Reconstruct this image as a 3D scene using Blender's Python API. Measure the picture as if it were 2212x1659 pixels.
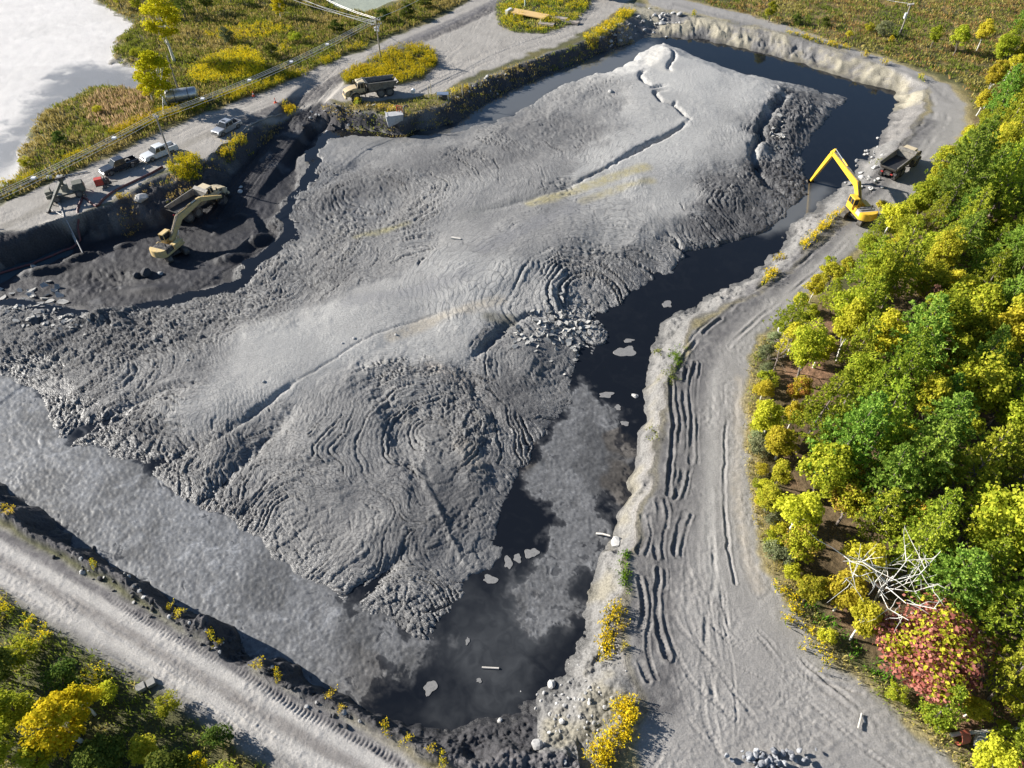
import bpy, bmesh, math, random, time
import numpy as np
from mathutils import Vector, Matrix, Euler
T0 = time.time()
for o in list(bpy.data.objects):
    bpy.data.objects.remove(o, do_unlink=True)
scene = bpy.context.scene
COL = scene.collection
R = math.radians

# ------------------------------------------------------------------ camera, sky, sun, exposure
CAM_H = 58.0
PITCH = R(45.3)                       # below the horizon
cam_d = bpy.data.cameras.new("camera")
cam_d.sensor_width = 36.0
cam_d.lens = 24.955
cam_d.clip_start = 0.5
cam_d.clip_end = 6000.0
cam = bpy.data.objects.new("camera", cam_d)
cam.location = (0, 0, CAM_H)
cam.rotation_euler = (R(90) - PITCH, 0, 0)
COL.objects.link(cam)
scene.camera = cam

SUN_EL = R(23.5)
SUN_AZ = math.atan2(0.31, -0.95)      # direction towards the sun in the ground plane
world = bpy.data.worlds.new("World")
scene.world = world
world.use_nodes = True
wn = world.node_tree
bg = wn.nodes["Background"]
sky = wn.nodes.new("ShaderNodeTexSky")
sky.sky_type = 'NISHITA'
sky.sun_disc = False
sky.sun_elevation = SUN_EL
sky.sun_rotation = R(90) - SUN_AZ
sky.air_density = 1.0
sky.dust_density = 0.2
sky.ozone_density = 3.0
wn.links.new(sky.outputs[0], bg.inputs[0])
bg.inputs[1].default_value = 0.055
sun_d = bpy.data.lights.new("sun", 'SUN')
sun_d.energy = 5.0
sun_d.angle = R(0.53)
sun_d.color = (1.0, 0.945, 0.86)
sun = bpy.data.objects.new("sun", sun_d)
sdir = Vector((math.cos(SUN_AZ) * math.cos(SUN_EL), math.sin(SUN_AZ) * math.cos(SUN_EL), math.sin(SUN_EL)))
sun.rotation_euler = sdir.to_track_quat('Z', 'Y').to_euler()
COL.objects.link(sun)
vs = scene.view_settings
vs.view_transform = 'Standard'
vs.look = 'None'
vs.gamma = 1.0
vs.exposure = 1.18
vs.use_curve_mapping = False
scene.cycles.max_bounces = 5
scene.cycles.diffuse_bounces = 2
scene.cycles.glossy_bounces = 3
scene.cycles.transmission_bounces = 3
scene.cycles.transparent_max_bounces = 6
scene.cycles.caustics_reflective = False
scene.cycles.caustics_refractive = False

# ------------------------------------------------------------------ survey: picture bearing -> point on the ground
SP, CP = math.sin(PITCH), math.cos(PITCH)
FD, CX, CY = 1533.35, 1106.0, 829.5


def U(px, py, z=0.0):
    t = (py - CY) / FD
    den = SP + t * CP
    dep = (CAM_H - z) / den
    return ((px - CX) / FD * dep, dep * (CP - t * SP))


def UL(pts, z=0.0):
    return np.array([U(p[0], p[1], z) for p in pts])


def ppm(py, z=0.0):                  # survey units per metre at that row
    return FD * (SP + (py - CY) / FD * CP) / (CAM_H - z)


# ------------------------------------------------------------------ numeric helpers
def h2(ix, iy, seed):
    with np.errstate(over='ignore'):
        h = ix.astype(np.uint32) * np.uint32(374761393) + iy.astype(np.uint32) * np.uint32(668265263) + np.uint32((seed * 1446651 + 77) & 0xffffffff)
        h = (h ^ (h >> np.uint32(13))) * np.uint32(1274126177)
        h = (h ^ (h >> np.uint32(15))) * np.uint32(2246822519)
        h = h ^ (h >> np.uint32(16))
    return (h & np.uint32(0xffffff)).astype(np.float32) / np.float32(16777215.0)


def vn(x, y, seed=0):
    fx, fy = np.floor(x), np.floor(y)
    ix, iy = fx.astype(np.int64), fy.astype(np.int64)
    u, v = (x - fx).astype(np.float32), (y - fy).astype(np.float32)
    u = u * u * u * (u * (u * 6 - 15) + 10)
    v = v * v * v * (v * (v * 6 - 15) + 10)
    a, b = h2(ix, iy, seed), h2(ix + 1, iy, seed)
    c, d = h2(ix, iy + 1, seed), h2(ix + 1, iy + 1, seed)
    return (a + (b - a) * u + (c - a) * v + (a - b - c + d) * u * v) * 2 - 1


def fbm(x, y, o=4, seed=0, g=0.5):
    s = np.zeros(np.shape(x), np.float32)
    a, n = 1.0, 0.0
    c, sn = 0.8, 0.6
    for i in range(o):
        s += a * vn(x, y, seed + i * 13)
        n += a
        a *= g
        x, y = (c * x - sn * y) * 2.03 + 17.3, (sn * x + c * y) * 2.03 - 9.1
    return s / n


def vor(s, t, seed=0, jit=0.9):
    ix, iy = np.floor(s).astype(np.int64), np.floor(t).astype(np.int64)
    F1 = np.full(s.shape, 9.0, np.float32)
    F2 = np.full(s.shape, 9.0, np.float32)
    ID = np.zeros(s.shape, np.float32)
    VX = np.zeros(s.shape, np.float32)
    VY = np.zeros(s.shape, np.float32)
    for dx in (-1, 0, 1):
        for dy in (-1, 0, 1):
            cx, cy = ix + dx, iy + dy
            vx = (s - cx).astype(np.float32) - (0.5 + (h2(cx, cy, seed) - 0.5) * jit)
            vy = (t - cy).astype(np.float32) - (0.5 + (h2(cx, cy, seed + 1) - 0.5) * jit)
            d = np.sqrt(vx * vx + vy * vy)
            near = d < F1
            F2 = np.where(near, F1, np.minimum(F2, d))
            F1 = np.where(near, d, F1)
            ID = np.where(near, h2(cx, cy, seed + 2), ID)
            VX = np.where(near, vx, VX)
            VY = np.where(near, vy, VY)
    return F1, F2, ID, VX, VY


def sst(a, b, x):
    t = np.clip((x - a) / (b - a), 0, 1)
    return t * t * (3 - 2 * t)


RX0, RY0, RS = -150.0, -20.0, 0.5
NXr, NYr = 601, 501
rgx, rgy = np.meshgrid(RX0 + np.arange(NXr) * RS, RY0 + np.arange(NYr) * RS)


def line_dist(X, Y, L, closed=False):
    n = len(L)
    D2 = np.full(X.shape, 1e9)
    for i in range(n if closed else n - 1):
        ax, ay = L[i]
        bx_, by_ = L[(i + 1) % n]
        ex, ey = bx_ - ax, by_ - ay
        q = np.clip(((X - ax) * ex + (Y - ay) * ey) / (ex * ex + ey * ey + 1e-9), 0, 1)
        dx, dy = X - ax - q * ex, Y - ay - q * ey
        D2 = np.minimum(D2, dx * dx + dy * dy)
    return np.sqrt(D2)


def inside(X, Y, L):
    r = np.zeros(X.shape, bool)
    n = len(L)
    for i in range(n):
        ax, ay = L[i]
        bx_, by_ = L[(i + 1) % n]
        if ay == by_:
            continue
        c = ((ay > Y) != (by_ > Y)) & (X < (bx_ - ax) * (Y - ay) / (by_ - ay) + ax)
        r ^= c
    return r


class Field:
    def __init__(self, A):
        self.A = A

    def __call__(self, x, y):
        u = np.clip((np.asarray(x) - RX0) / RS, 0, NXr - 1.001)
        v = np.clip((np.asarray(y) - RY0) / RS, 0, NYr - 1.001)
        i, j = u.astype(int), v.astype(int)
        a, b = u - i, v - j
        A = self.A
        return (A[j, i] * (1 - a) + A[j, i + 1] * a) * (1 - b) + (A[j + 1, i] * (1 - a) + A[j + 1, i + 1] * a) * b


def SD(pts, z=0.0):
    """signed distance raster, positive inside the outline"""
    L = UL(pts, z)
    d = line_dist(rgx, rgy, L, True)
    return Field(np.where(inside(rgx, rgy, L), d, -d))


def LD(pts, z=0.0):
    return Field(line_dist(rgx, rgy, UL(pts, z)))


def shepard(ctrl, z=0.0, p=2.0, eps=6.0):
    L = UL([c[:2] for c in ctrl], z)
    n = np.zeros(rgx.shape)
    w = np.zeros(rgx.shape)
    for (x, y), c in zip(L, ctrl):
        k = 1.0 / ((rgx - x) ** 2 + (rgy - y) ** 2 + eps) ** p
        n += k * c[2]
        w += k
    return Field(n / w)


def chaikin(pts, it=2):
    pts = [tuple(map(float, p[:2])) for p in pts]
    for _ in range(it):
        q = [pts[0]]
        for a, b in zip(pts, pts[1:]):
            q.append((a[0] * .75 + b[0] * .25, a[1] * .75 + b[1] * .25))
            q.append((a[0] * .25 + b[0] * .75, a[1] * .25 + b[1] * .75))
        q.append(pts[-1])
        pts = q
    return pts
# ------------------------------------------------------------------ plan of the place (outlines surveyed from the picture)
WATER = -2.4
DIGZ = -3.6
PUDZ = -3.82
MZ = -1.5
RIM = [(-300, 630), (0, 502), (60, 492), (150, 472), (225, 448), (290, 408), (350, 378), (420, 350), (480, 316), (560, 266), (640, 228),
       (690, 208), (735, 232), (800, 246), (870, 256), (960, 226), (1000, 194), (1100, 146), (1200, 112), (1270, 88), (1345, 58), (1370, 30),
       (1400, 22), (1500, 36), (1600, 56), (1750, 92), (1850, 122), (1960, 160), (2003, 185), (1995, 225), (1965, 290), (1885, 385),
       (1850, 430), (1795, 478), (1720, 556), (1620, 632), (1500, 694), (1455, 765), (1440, 840), (1405, 1000), (1380, 1100),
       (1362, 1180), (1345, 1260), (1332, 1350), (1342, 1440), (1372, 1545), (1340, 1610), (1270, 1650), (1010, 1650), (950, 1622), (830, 1588),
       (700, 1528), (560, 1448), (430, 1362), (290, 1272), (130, 1172), (0, 1098), (-400, 900)]
TOE = [(-290, 720), (0, 580), (80, 552), (160, 522), (240, 508), (330, 490), (400, 447), (470, 413), (530, 370), (590, 330), (650, 302),
       (700, 282), (760, 282), (870, 290), (940, 280), (990, 264), (1030, 234), (1100, 194), (1200, 154), (1330, 104), (1400, 84), (1450, 84),
       (1560, 96), (1700, 132), (1850, 178), (1925, 196), (1940, 220), (1918, 262), (1895, 300), (1868, 335), (1830, 380), (1800, 408), (1770, 425),
       (1745, 455), (1700, 495), (1680, 540), (1600, 600), (1500, 642), (1425, 690), (1402, 740), (1388, 850), (1382, 960), (1352, 1080),
       (1312, 1170), (1288, 1240), (1236, 1370), (1200, 1440), (1130, 1510), (1060, 1552), (960, 1562), (850, 1548), (700, 1484), (560, 1404), (420, 1314),
       (300, 1240), (200, 1176), (100, 1094), (0, 1042), (-380, 850)]
MUD = [(1430, 94), (1500, 128), (1600, 162), (1680, 174), (1760, 190), (1837, 212), (1790, 258), (1748, 300), (1738, 350), (1742, 390), (1735, 425), (1700, 470),
       (1660, 500), (1600, 512), (1560, 530), (1480, 545), (1455, 575), (1420, 605), (1340, 655), (1305, 672), (1312, 720), (1300, 755), (1285, 795), (1262, 842), (1230, 890),
       (1190, 930), (1150, 985), (1140, 1035), (1092, 1100), (1082, 1150), (1092, 1195), (1058, 1232), (1012, 1252), (1000, 1290), (962, 1342), (950, 1385),
       (915, 1388), (850, 1368), (780, 1340), (748, 1322), (718, 1288), (690, 1252), (640, 1238), (595, 1208), (540, 1162), (480, 1118), (430, 1100), (380, 1080),
       (330, 1042), (300, 1012), (230, 985), (150, 968), (120, 930), (92, 870), (80, 850), (40, 832), (0, 820), (-380, 830), (-300, 775), (0, 640), (60, 634), (130, 655), (230, 664),
       (330, 648), (400, 628), (495, 608), (500, 572), (560, 540), (590, 498), (570, 480), (600, 445), (640, 385), (645, 335), (690, 296), (760, 286), (860, 292), (920, 290),
       (985, 282), (1060, 262), (1140, 232), (1190, 196), (1250, 172), (1340, 150), (1385, 118)]
DIG = [(-270, 715), (-270, 770), (0, 645), (60, 638), (130, 660), (230, 668), (330, 652), (400, 632), (500, 612), (505, 575), (565, 545), (595, 500), (575, 482), (604, 448),
       (645, 388), (650, 335), (700, 285), (650, 302), (590, 330), (530, 370), (470, 413), (400, 447), (330, 490), (240, 508), (160, 522), (80, 552), (0, 580)]
PUDDLE = [(-200, 710), (-200, 685), (0, 582), (82, 556), (163, 522), (200, 514), (137, 560), (90, 571), (27, 600)]
RAMP = [(740, 172), (700, 205), (650, 255), (590, 318), (520, 395), (470, 450)]
ROAD_W = [(-200, 520), (0, 442), (100, 398), (200, 355), (300, 308), (400, 262), (500, 225), (600, 190), (680, 150), (760, 118), (850, 80), (950, 40), (1010, 5), (1050, -30), (1100, -70),
          (1420, -70), (1385, -20), (1345, 14), (1290, 54), (1200, 98), (1100, 132), (1010, 168), (960, 195), (880, 215), (740, 220), (690, 215), (640, 235), (560, 262), (500, 300), (440, 345), (340, 372),
          (260, 420), (150, 472), (60, 492), (0, 500), (-200, 560)]
ISLE_A = [(742, 182), (740, 163), (800, 130), (850, 106), (908, 100), (938, 112), (945, 140), (915, 168), (860, 184), (800, 178)]
ISLE_B = [(1073, 30), (1080, 55), (1110, 70), (1180, 72), (1240, 50), (1268, 20), (1280, -5), (1240, -45), (1090, -45)]
ROAD_E = [(1300, 1800), (1372, 1700), (1385, 1600), (1395, 1540), (1352, 1440), (1356, 1300), (1378, 1180), (1398, 1080), (1430, 950), (1456, 820), (1500, 715), (1625, 642), (1730, 566), (1830, 486), (1870, 400),
          (1950, 320), (2008, 240), (2010, 190), (1900, 138), (1750, 84), (1600, 48), (1500, 28), (1400, 12), (1380, -60), (1440, -60), (1475, 0), (1600, 28), (1700, 58), (1800, 92), (1900, 122),
          (1990, 156), (2050, 186), (2085, 222), (2078, 275), (2010, 380), (1930, 460), (1870, 520), (1800, 580), (1745, 630), (1690, 680), (1640, 730), (1614, 790), (1605, 900), (1608, 1020), (1625, 1130),
          (1650, 1230), (1700, 1310), (1790, 1420), (1900, 1520), (2000, 1600), (2100, 1700), (2180, 1800)]
ROAD_S = [(-200, 1010), (0, 1140), (150, 1225), (300, 1312), (450, 1398), (600, 1484), (750, 1562), (860, 1618), (1000, 1700), (1100, 1800), (800, 1800), (670, 1715), (545, 1632), (440, 1562), (322, 1480), (192, 1402),
          (92, 1336), (0, 1274), (-200, 1150)]
LAKE = [(-300, 560), (-60, 430), (20, 398), (40, 372), (32, 345), (62, 300), (78, 255), (120, 232), (200, 190), (250, 188), (318, 200), (318, 160), (240, 138), (236, 96), (290, 60), (270, 45), (205, 8), (185, -40), (150, -90), (-300, -90)]
LAKE_B = [(700, -30), (720, 20), (780, 26), (850, 0), (880, -30), (860, -80), (700, -80)]
NE_TAN = [(1330, 10), (1500, 28), (1750, 84), (1960, 155), (2010, 190), (1990, 240), (1930, 225), (1850, 185), (1700, 135), (1560, 100), (1420, 90)]

sd_rim, sd_toe, sd_mud = SD(RIM, 0.0), SD(TOE, WATER), SD(MUD, WATER)
sd_dig, sd_pud = SD(DIG, -3.4), SD(PUDDLE, PUDZ)
sd_rw, sd_ia, sd_ib, sd_re, sd_rs = SD(ROAD_W), SD(ISLE_A), SD(ISLE_B), SD(ROAD_E), SD(ROAD_S)
sd_lake, sd_lakeb, sd_tan = SD(LAKE, -1.0), SD(LAKE_B, -1.0), SD(NE_TAN, -1.0)
LAKE_Z = -1.0

MUD_H = [(1450, 140, .7), (1500, 180, .4), (1600, 210, .1), (1400, 220, .1), (1300, 220, -.6), (1200, 260, -.9), (1100, 300, -1.1), (950, 310, -1.5), (800, 320, -1.6), (700, 400, -1.3),
         (800, 450, -1.5), (900, 480, -1.0), (1050, 440, -.6), (1200, 400, -.4), (1400, 330, -.2), (1500, 320, -.1), (1600, 320, -.1), (1740, 240, -.9), (1800, 215, -1.6), (1690, 350, -1.2),
         (1560, 420, -.7), (1400, 450, -.4), (1200, 500, -.3), (1000, 600, -.2), (800, 700, -.1), (600, 780, -.2), (450, 850, -.4), (1320, 560, -1.1), (1260, 640, -1.5), (1150, 640, -.8),
         (1080, 600, -.3), (1250, 760, -1.6), (1100, 760, -.9), (1000, 720, -.3), (900, 800, -.6), (950, 900, -1.35), (1100, 900, -1.5), (800, 900, -.8), (700, 950, -.8), (550, 1000, -1.1),
         (400, 1000, -1.2), (200, 900, -1.3), (200, 780, -1.0), (100, 800, -1.4), (300, 700, -.7), (150, 690, -1.2), (450, 640, -1.2), (600, 600, -1.2), (750, 560, -1.1), (850, 1150, -1.1),
         (700, 1150, -1.4), (950, 1100, -1.3), (850, 1280, -1.5), (900, 1000, -1.0), (620, 480, -1.7), (580, 560, -1.6), (1640, 430, -1.3), (1700, 300, -1.1), (-200, 720, -1.2)]
f_mudh = shepard([(a_, b_, WATER + (c_ + 2.2) * 1.0) for a_, b_, c_ in MUD_H], MZ, 2.0, 5.0)
# how strongly the crust is broken into plates, 0 smooth .. 1 rubble
ROUGH = [(1450, 140, .12), (1500, 180, .06), (1600, 210, .12), (1560, 250, .12), (1400, 240, .15), (1300, 230, .5), (1200, 270, .5), (1100, 310, .4), (1000, 340, .5), (950, 300, .12), (820, 310, .1), (760, 400, .7), (850, 440, .8),
         (1050, 430, .22), (1180, 390, .3), (1300, 400, .12), (1420, 330, .1), (1500, 310, .1), (1600, 320, .25), (1740, 240, 1), (1700, 300, 1), (1690, 370, 1), (1640, 430, .8), (1600, 480, .7), (1400, 420, .12), (1300, 470, .2),
         (1150, 470, .15), (1050, 520, .15), (1000, 600, .07), (850, 660, .07), (700, 740, .1), (560, 810, .15), (480, 860, .25), (1300, 600, .8), (1250, 690, 1), (1150, 640, .4), (1050, 640, .2), (980, 720, .15), (880, 730, .12),
         (1230, 760, .6), (1120, 760, .5), (900, 850, .7), (1000, 880, .8), (1100, 870, .6), (800, 960, .5), (650, 930, .4), (560, 980, .7), (450, 1000, .8), (350, 1030, .9), (250, 930, .9), (150, 900, 1), (150, 800, .9), (280, 850, .8),
         (300, 720, 1), (150, 700, 1), (430, 700, .9), (560, 640, .9), (700, 580, .8), (650, 470, .9), (700, 520, .8), (840, 560, .5), (800, 1150, .5), (900, 1150, .6), (700, 1120, .45), (640, 1180, .5), (950, 1180, .4), (1020, 1180, .3),
         (850, 1280, .8), (920, 1340, .9), (1050, 1100, .45), (400, 830, .5), (-100, 720, .9), (600, 1050, .6), (480, 1080, .9)]
f_rough = shepard(ROUGH, MZ, 2.6, 3.0)
# dryness / lightness of the crust, 0 dark wet .. 1 pale dry
PALE = [(1450, 140, 1.0), (1500, 180, 1.0), (1600, 210, .9), (1400, 240, .85), (1300, 230, .6), (1200, 290, .42), (1100, 310, .4), (1000, 340, .38), (950, 300, .45), (820, 310, .5), (760, 400, .4), (850, 440, .55),
        (1050, 430, .55), (1180, 390, .5), (1300, 400, .85), (1420, 330, .9), (1500, 290, .9), (1600, 320, .75), (1740, 240, .4), (1700, 300, .35), (1690, 370, .28), (1640, 430, .35), (1600, 480, .3), (1400, 420, .8), (1300, 460, .65),
        (1150, 470, .5), (1050, 520, .55), (1000, 600, .75), (850, 660, .72), (700, 740, .85), (560, 810, .85), (480, 860, .75), (1300, 600, .5), (1250, 690, .75), (1150, 640, .7), (1050, 640, .85), (980, 720, .8), (880, 730, .8),
        (1230, 760, .4), (1120, 760, .5), (900, 850, .55), (1000, 880, .45), (1100, 870, .35), (800, 960, .5), (650, 930, .6), (560, 980, .5), (450, 1000, .5), (350, 1030, .45), (250, 930, .4), (150, 900, .45), (150, 800, .5), (280, 850, .6),
        (300, 720, .4), (150, 700, .45), (430, 700, .45), (560, 640, .5), (700, 580, .5), (650, 470, .4), (700, 520, .5), (840, 560, .55), (800, 1150, .5), (900, 1150, .4), (700, 1120, .5), (640, 1180, .5), (950, 1180, .42), (1020, 1180, .4),
        (850, 1280, .55), (920, 1340, .5), (1050, 1100, .35), (400, 830, .5), (-100, 720, .5), (600, 1050, .5), (480, 1080, .4), (1080, 1230, .45), (1000, 1000, .42)]
f_pale = shepard(PALE, MZ, 2.6, 3.0)

# ------------------------------------------------------------------ one graded lattice for all the ground in view
def grow(start, step, ratio, n):
    out, p = [], start
    for _ in range(n):
        step *= ratio
        p += step
        out.append(p)
    return out


GS = 2.25
cols = np.arange(-12, 1760, GS)
cols = np.concatenate([np.array(grow(-12, -GS, 1.25, 26))[::-1], cols, np.arange(cols[-1] + 4.6, 2300, 4.6)])
cols = np.concatenate([cols, np.array(grow(cols[-1], 4.6, 1.25, 22))])
rows_px = np.arange(-14, 1690, GS)
row_y = np.array([U(0, p)[1] for p in rows_px])
row_d = np.array([CAM_H / (SP + (p - CY) / FD * CP) for p in rows_px])
fy = np.array(grow(row_y[0], 0.6, 1.22, 32))
fd = fy / row_y[0] * row_d[0]
ny_ = np.array(grow(row_y[-1], -0.1, 1.3, 24))
nd_ = np.full(len(ny_), row_d[-1])
row_y = np.concatenate([fy[::-1], row_y, ny_])
row_d = np.concatenate([fd[::-1], row_d, nd_])
NC, NR = len(cols), len(row_y)
GX = (((cols - CX) / FD)[None, :] * row_d[:, None]).ravel()
GY = np.repeat(row_y, NC)
X, Y = GX, GY
N = len(X)


def stroke(H, pts, z, fn, reach, it=2):
    """apply fn(signed distance, run along line 0..1, metres along) to lattice points near a line"""
    L = UL(chaikin(pts, it), z)
    seg = np.hypot(*(L[1:] - L[:-1]).T)
    cum = np.concatenate([[0], np.cumsum(seg)])
    sel = np.nonzero((X > L[:, 0].min() - reach) & (X < L[:, 0].max() + reach) & (Y > L[:, 1].min() - reach) & (Y < L[:, 1].max() + reach))[0]
    x, y = X[sel], Y[sel]
    bd = np.full(len(sel), 1e9)
    bs = np.zeros(len(sel))
    bsign = np.ones(len(sel))
    for i in range(len(L) - 1):
        ex, ey = L[i + 1] - L[i]
        ll = ex * ex + ey * ey + 1e-12
        q = np.clip(((x - L[i, 0]) * ex + (y - L[i, 1]) * ey) / ll, 0, 1)
        dx, dy = x - L[i, 0] - q * ex, y - L[i, 1] - q * ey
        d = np.hypot(dx, dy)
        m = d < bd
        bd[m] = d[m]
        bs[m] = (cum[i] + q * seg[i])[m]
        bsign[m] = np.sign(ex * dy - ey * dx)[m]       # + left of the line's run
    k = bd < reach
    sel = sel[k]
    fn(sel, bd[k] * bsign[k], bs[k] / cum[-1], bs[k])


w1 = fbm(X * .35, Y * .35, 3, 5)
w2 = fbm(X * .35, Y * .35, 3, 9)
n_fine = fbm(X * 1.6, Y * 1.6, 3, 21)
n_big = fbm(X * .06, Y * .06, 3, 31)
n_mid = fbm(X * .25, Y * .25, 4, 41)
xw, yw = X + w1 * 1.1, Y + w2 * 1.1
drim, dtoe, dmud = sd_rim(xw, yw), sd_toe(xw, yw), sd_mud(xw + n_fine * .25, yw - n_fine * .25)
ddig, dpud = sd_dig(xw, yw), sd_pud(xw, yw)
drw, dre, drs = sd_rw(xw, yw), sd_re(xw, yw), sd_rs(X + w1 * .4, Y + w2 * .4)
dia, dib = sd_ia(xw, yw), sd_ib(xw, yw)
dlake = np.maximum(sd_lake(X + w1 * 2, Y + w2 * 2), sd_lakeb(X + w1 * 2, Y + w2 * 2))
dtan = sd_tan(xw, yw)
drw = np.minimum(np.minimum(drw, -dia), -dib)
droad = np.maximum(np.maximum(drw, dre), drs)

# ground
H = 0.25 * n_big + 0.10 * n_mid
onroad = sst(-.6, .6, droad)
H = H * (1 - onroad) + onroad * (.02 * n_mid + .015 * n_fine)
off = (1 - onroad) * sst(.5, 4, -droad) * sst(-1, 2, -drim)
H += off * (.35 * fbm(X * .18, Y * .18, 4, 77) + .12)
# lake basin
H = H + (LAKE_Z - .35 - H) * sst(-3.5, 1.0, dlake)
# low bank of spoil along the south road and round the far side
berm = np.exp(-((drim + .6) / 1.4) ** 2) * sst(.2, 1.2, -droad)
dsw = sst(0, 3, 10 - np.abs(drs + 3.5)) * (X < 5) * (Y < 60)
H += berm * dsw * (1.35 + .5 * n_mid + .25 * n_fine)
# pit banks
inpit = drim > 0
a = np.clip(drim, 0, None)
b = np.clip(-dtoe, 0, None)
k = np.where(dtoe > 0, 1.0, a / (a + b + 1e-6))
dign = sst(-3.0, 1.5, ddig) * (ddig > -3)
floor = WATER - .9
digf = DIGZ + .18 * n_mid + .1 * n_fine
kk = sst(0, 1, k) * .5 + k * .5
bankz = kk * (WATER - .15)
rough_bank = np.sin(np.pi * np.clip(k, 0, 1)) * inpit
bankz = bankz + rough_bank * (.5 * n_mid + .28 * n_fine + .38 * fbm(X * .7, Y * .7, 3, 55))
H = np.where(inpit, H * (1 - k) + bankz, H)
inn = dtoe > 0
fl = floor + (WATER - .15 - floor) * (1 - sst(0, 1.6, dtoe))
H = np.where(inn, fl, H)
H = np.where(inpit, H + (digf - H) * sst(-1.2, 1.0, ddig), H)

# ---- the mud body
M = dmud > -1.2
mi = np.nonzero(M)[0]
mx, my, md = X[mi], Y[mi], dmud[mi]
base = f_mudh(mx, my)
rg = np.clip(f_rough(mx + w1[mi] * 2, my + w2[mi] * 2) + .22 * n_mid[mi], 0.0, 1.2)
base = base + (.05 + .12 * rg) * n_mid[mi] + (.01 + .06 * rg) * n_fine[mi] + .55 * fbm(mx * .10, my * .10, 3, 61) * sst(.05, .5, rg)
edge0 = np.where(ddig[mi] > -3.5, DIGZ + .05, WATER - .35)
prof = np.clip((md + .3) / 7.5, 0, 1) ** .8 * .78 + sst(-.35, .6, md) * .22
mh = edge0 + (base - edge0) * prof
# crust broken along arcs that ring sunken centres; neighbouring lobes meet in valleys
LOBES = [((945, 960), .46, 9.0, .20), ((1285, 645), .85, 9.0, .36), ((1655, 458), .62, 7.0, .24), ((800, 415), .55, 8.0, .18), ((470, 560), .50, 8.0, .15), ((650, 1160), .44, 8.0, .13), ((275, 1015), .46, 7.0, .14), ((850, 1345), .36, 5.0, .12),
         ((1040, 1035), .36, 4.0, .14), ((1175, 800), .44, 5.0, .18), ((1200, 150), .42, 7.0, .10), ((130, 810), .46, 6.0, .13), ((640, 520), .42, 4.0, .12), ((1740, 300), .6, 4.0, .2), ((1000, 1150), .36, 4.5, .10), ((60, 690), .45, 4.0, .14), ((1450, 150), .6, 4.0, .05), ((560, 760), .4, 1.0, .06)]
qx = mx + 3.0 * fbm(mx * .10, my * .10, 3, 105) + .16 * fbm(mx * .9, my * .9, 2, 101)
qy = my + 3.0 * fbm(mx * .10, my * .10, 3, 107) + .16 * fbm(mx * .9, my * .9, 2, 103)
best = np.full(len(mi), 1e9)
lr, lth, llam, ldrop = (np.zeros(len(mi)) for _ in range(4))
lk = np.zeros(len(mi), np.int64)
for k_, (cpx, lam, wgt, drop) in enumerate(LOBES):
    cx, cy = U(cpx[0], cpx[1], MZ)
    dx, dy = qx - cx, qy - cy
    rr = np.hypot(dx, dy)
    m_ = rr - wgt < best
    best = np.where(m_, rr - wgt, best)
    lr = np.where(m_, rr, lr)
    lth = np.where(m_, np.arctan2(dy, dx), lth)
    llam = np.where(m_, lam, llam)
    ldrop = np.where(m_, drop, ldrop)
    lk = np.where(m_, k_, lk)
q = (lr + .30 * fbm(mx * .45, my * .45, 3, 130)) / llam + .20 * fbm(mx * 3.0, my * 3.0, 2, 137)
qi = np.floor(q)
f = q - qi
ii = qi.astype(np.int64)
row = h2(ii, lk, 17)
tt = lth * (qi + .5) / 1.9 + row * 37 + .35 * fbm(mx * 1.6, my * 1.6, 2, 139)
tj = np.floor(tt)
tg = tt - tj
ID = h2(ii * 911 + tj.astype(np.int64), lk, 23)
cut = .5 + .3 * (h2(ii * 577 + tj.astype(np.int64), lk, 29) - .5)
d_ring = np.minimum(f, 1 - f) * llam
d_cross = np.abs(tg - cut) * llam * 1.9
crack = np.maximum(1 - sst(.02, .10, d_ring), .8 * (1 - sst(.02, .09, d_cross)))
arcn = fbm(mx * .16, my * .16, 3, 141)
bold = sst(.55, .95, row + .45 * arcn) * sst(.15, .6, rg)
tl = (ID * 7.13) % 1 - .5
plate = rg * ((ID - .5) * .13 + tl * (f - .5) * .16) + ldrop * (.5 - f) * (.25 + 1.6 * bold) * np.clip(.25 + rg, 0, 1) - crack * (.010 + .10 * rg) - sst(.70, .92, f) * bold * ldrop * 1.3
fs, ft = qx * .85 + qy * .53, (-qx * .53 + qy * .85)
F1, F2, ID2, VX, VY = vor(fs * 1.9, ft * 2.4, 3)
eye = 1 - sst(1.8, 5.0, lr + 2.0 * arcn)
plate = plate * (1 - .85 * eye)
rub = np.maximum(sst(.72, 1.02, rg + .2 * arcn), eye * .55 * sst(.1, .5, rg))
rplate = (ID2 - .5) * .24 + (((ID2 * 7.13) % 1 - .5) * VX + ((ID2 * 17.7) % 1 - .5) * VY) * .4 - (1 - sst(.02, .2, F2 - F1)) * .18
F1b, F2b, IDb, _, _ = vor(fs * .6 + 31, ft * .8 + 7, 8)
rplate = rplate + (IDb - .5) * .32 - (1 - sst(.02, .12, F2b - F1b)) * .25
plate = plate * (1 - .75 * rub) + rub * .75 * rplate
plate *= sst(-.3, .8, md)
arcmask = bold
mh = mh + plate
low = np.minimum(H[mi], mh)
H[mi] = np.where(md > -.3, np.maximum(H[mi], mh), H[mi])
H[mi] = np.where((ddig[mi] < -1.0) & (md > .4), mh, H[mi])


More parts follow.
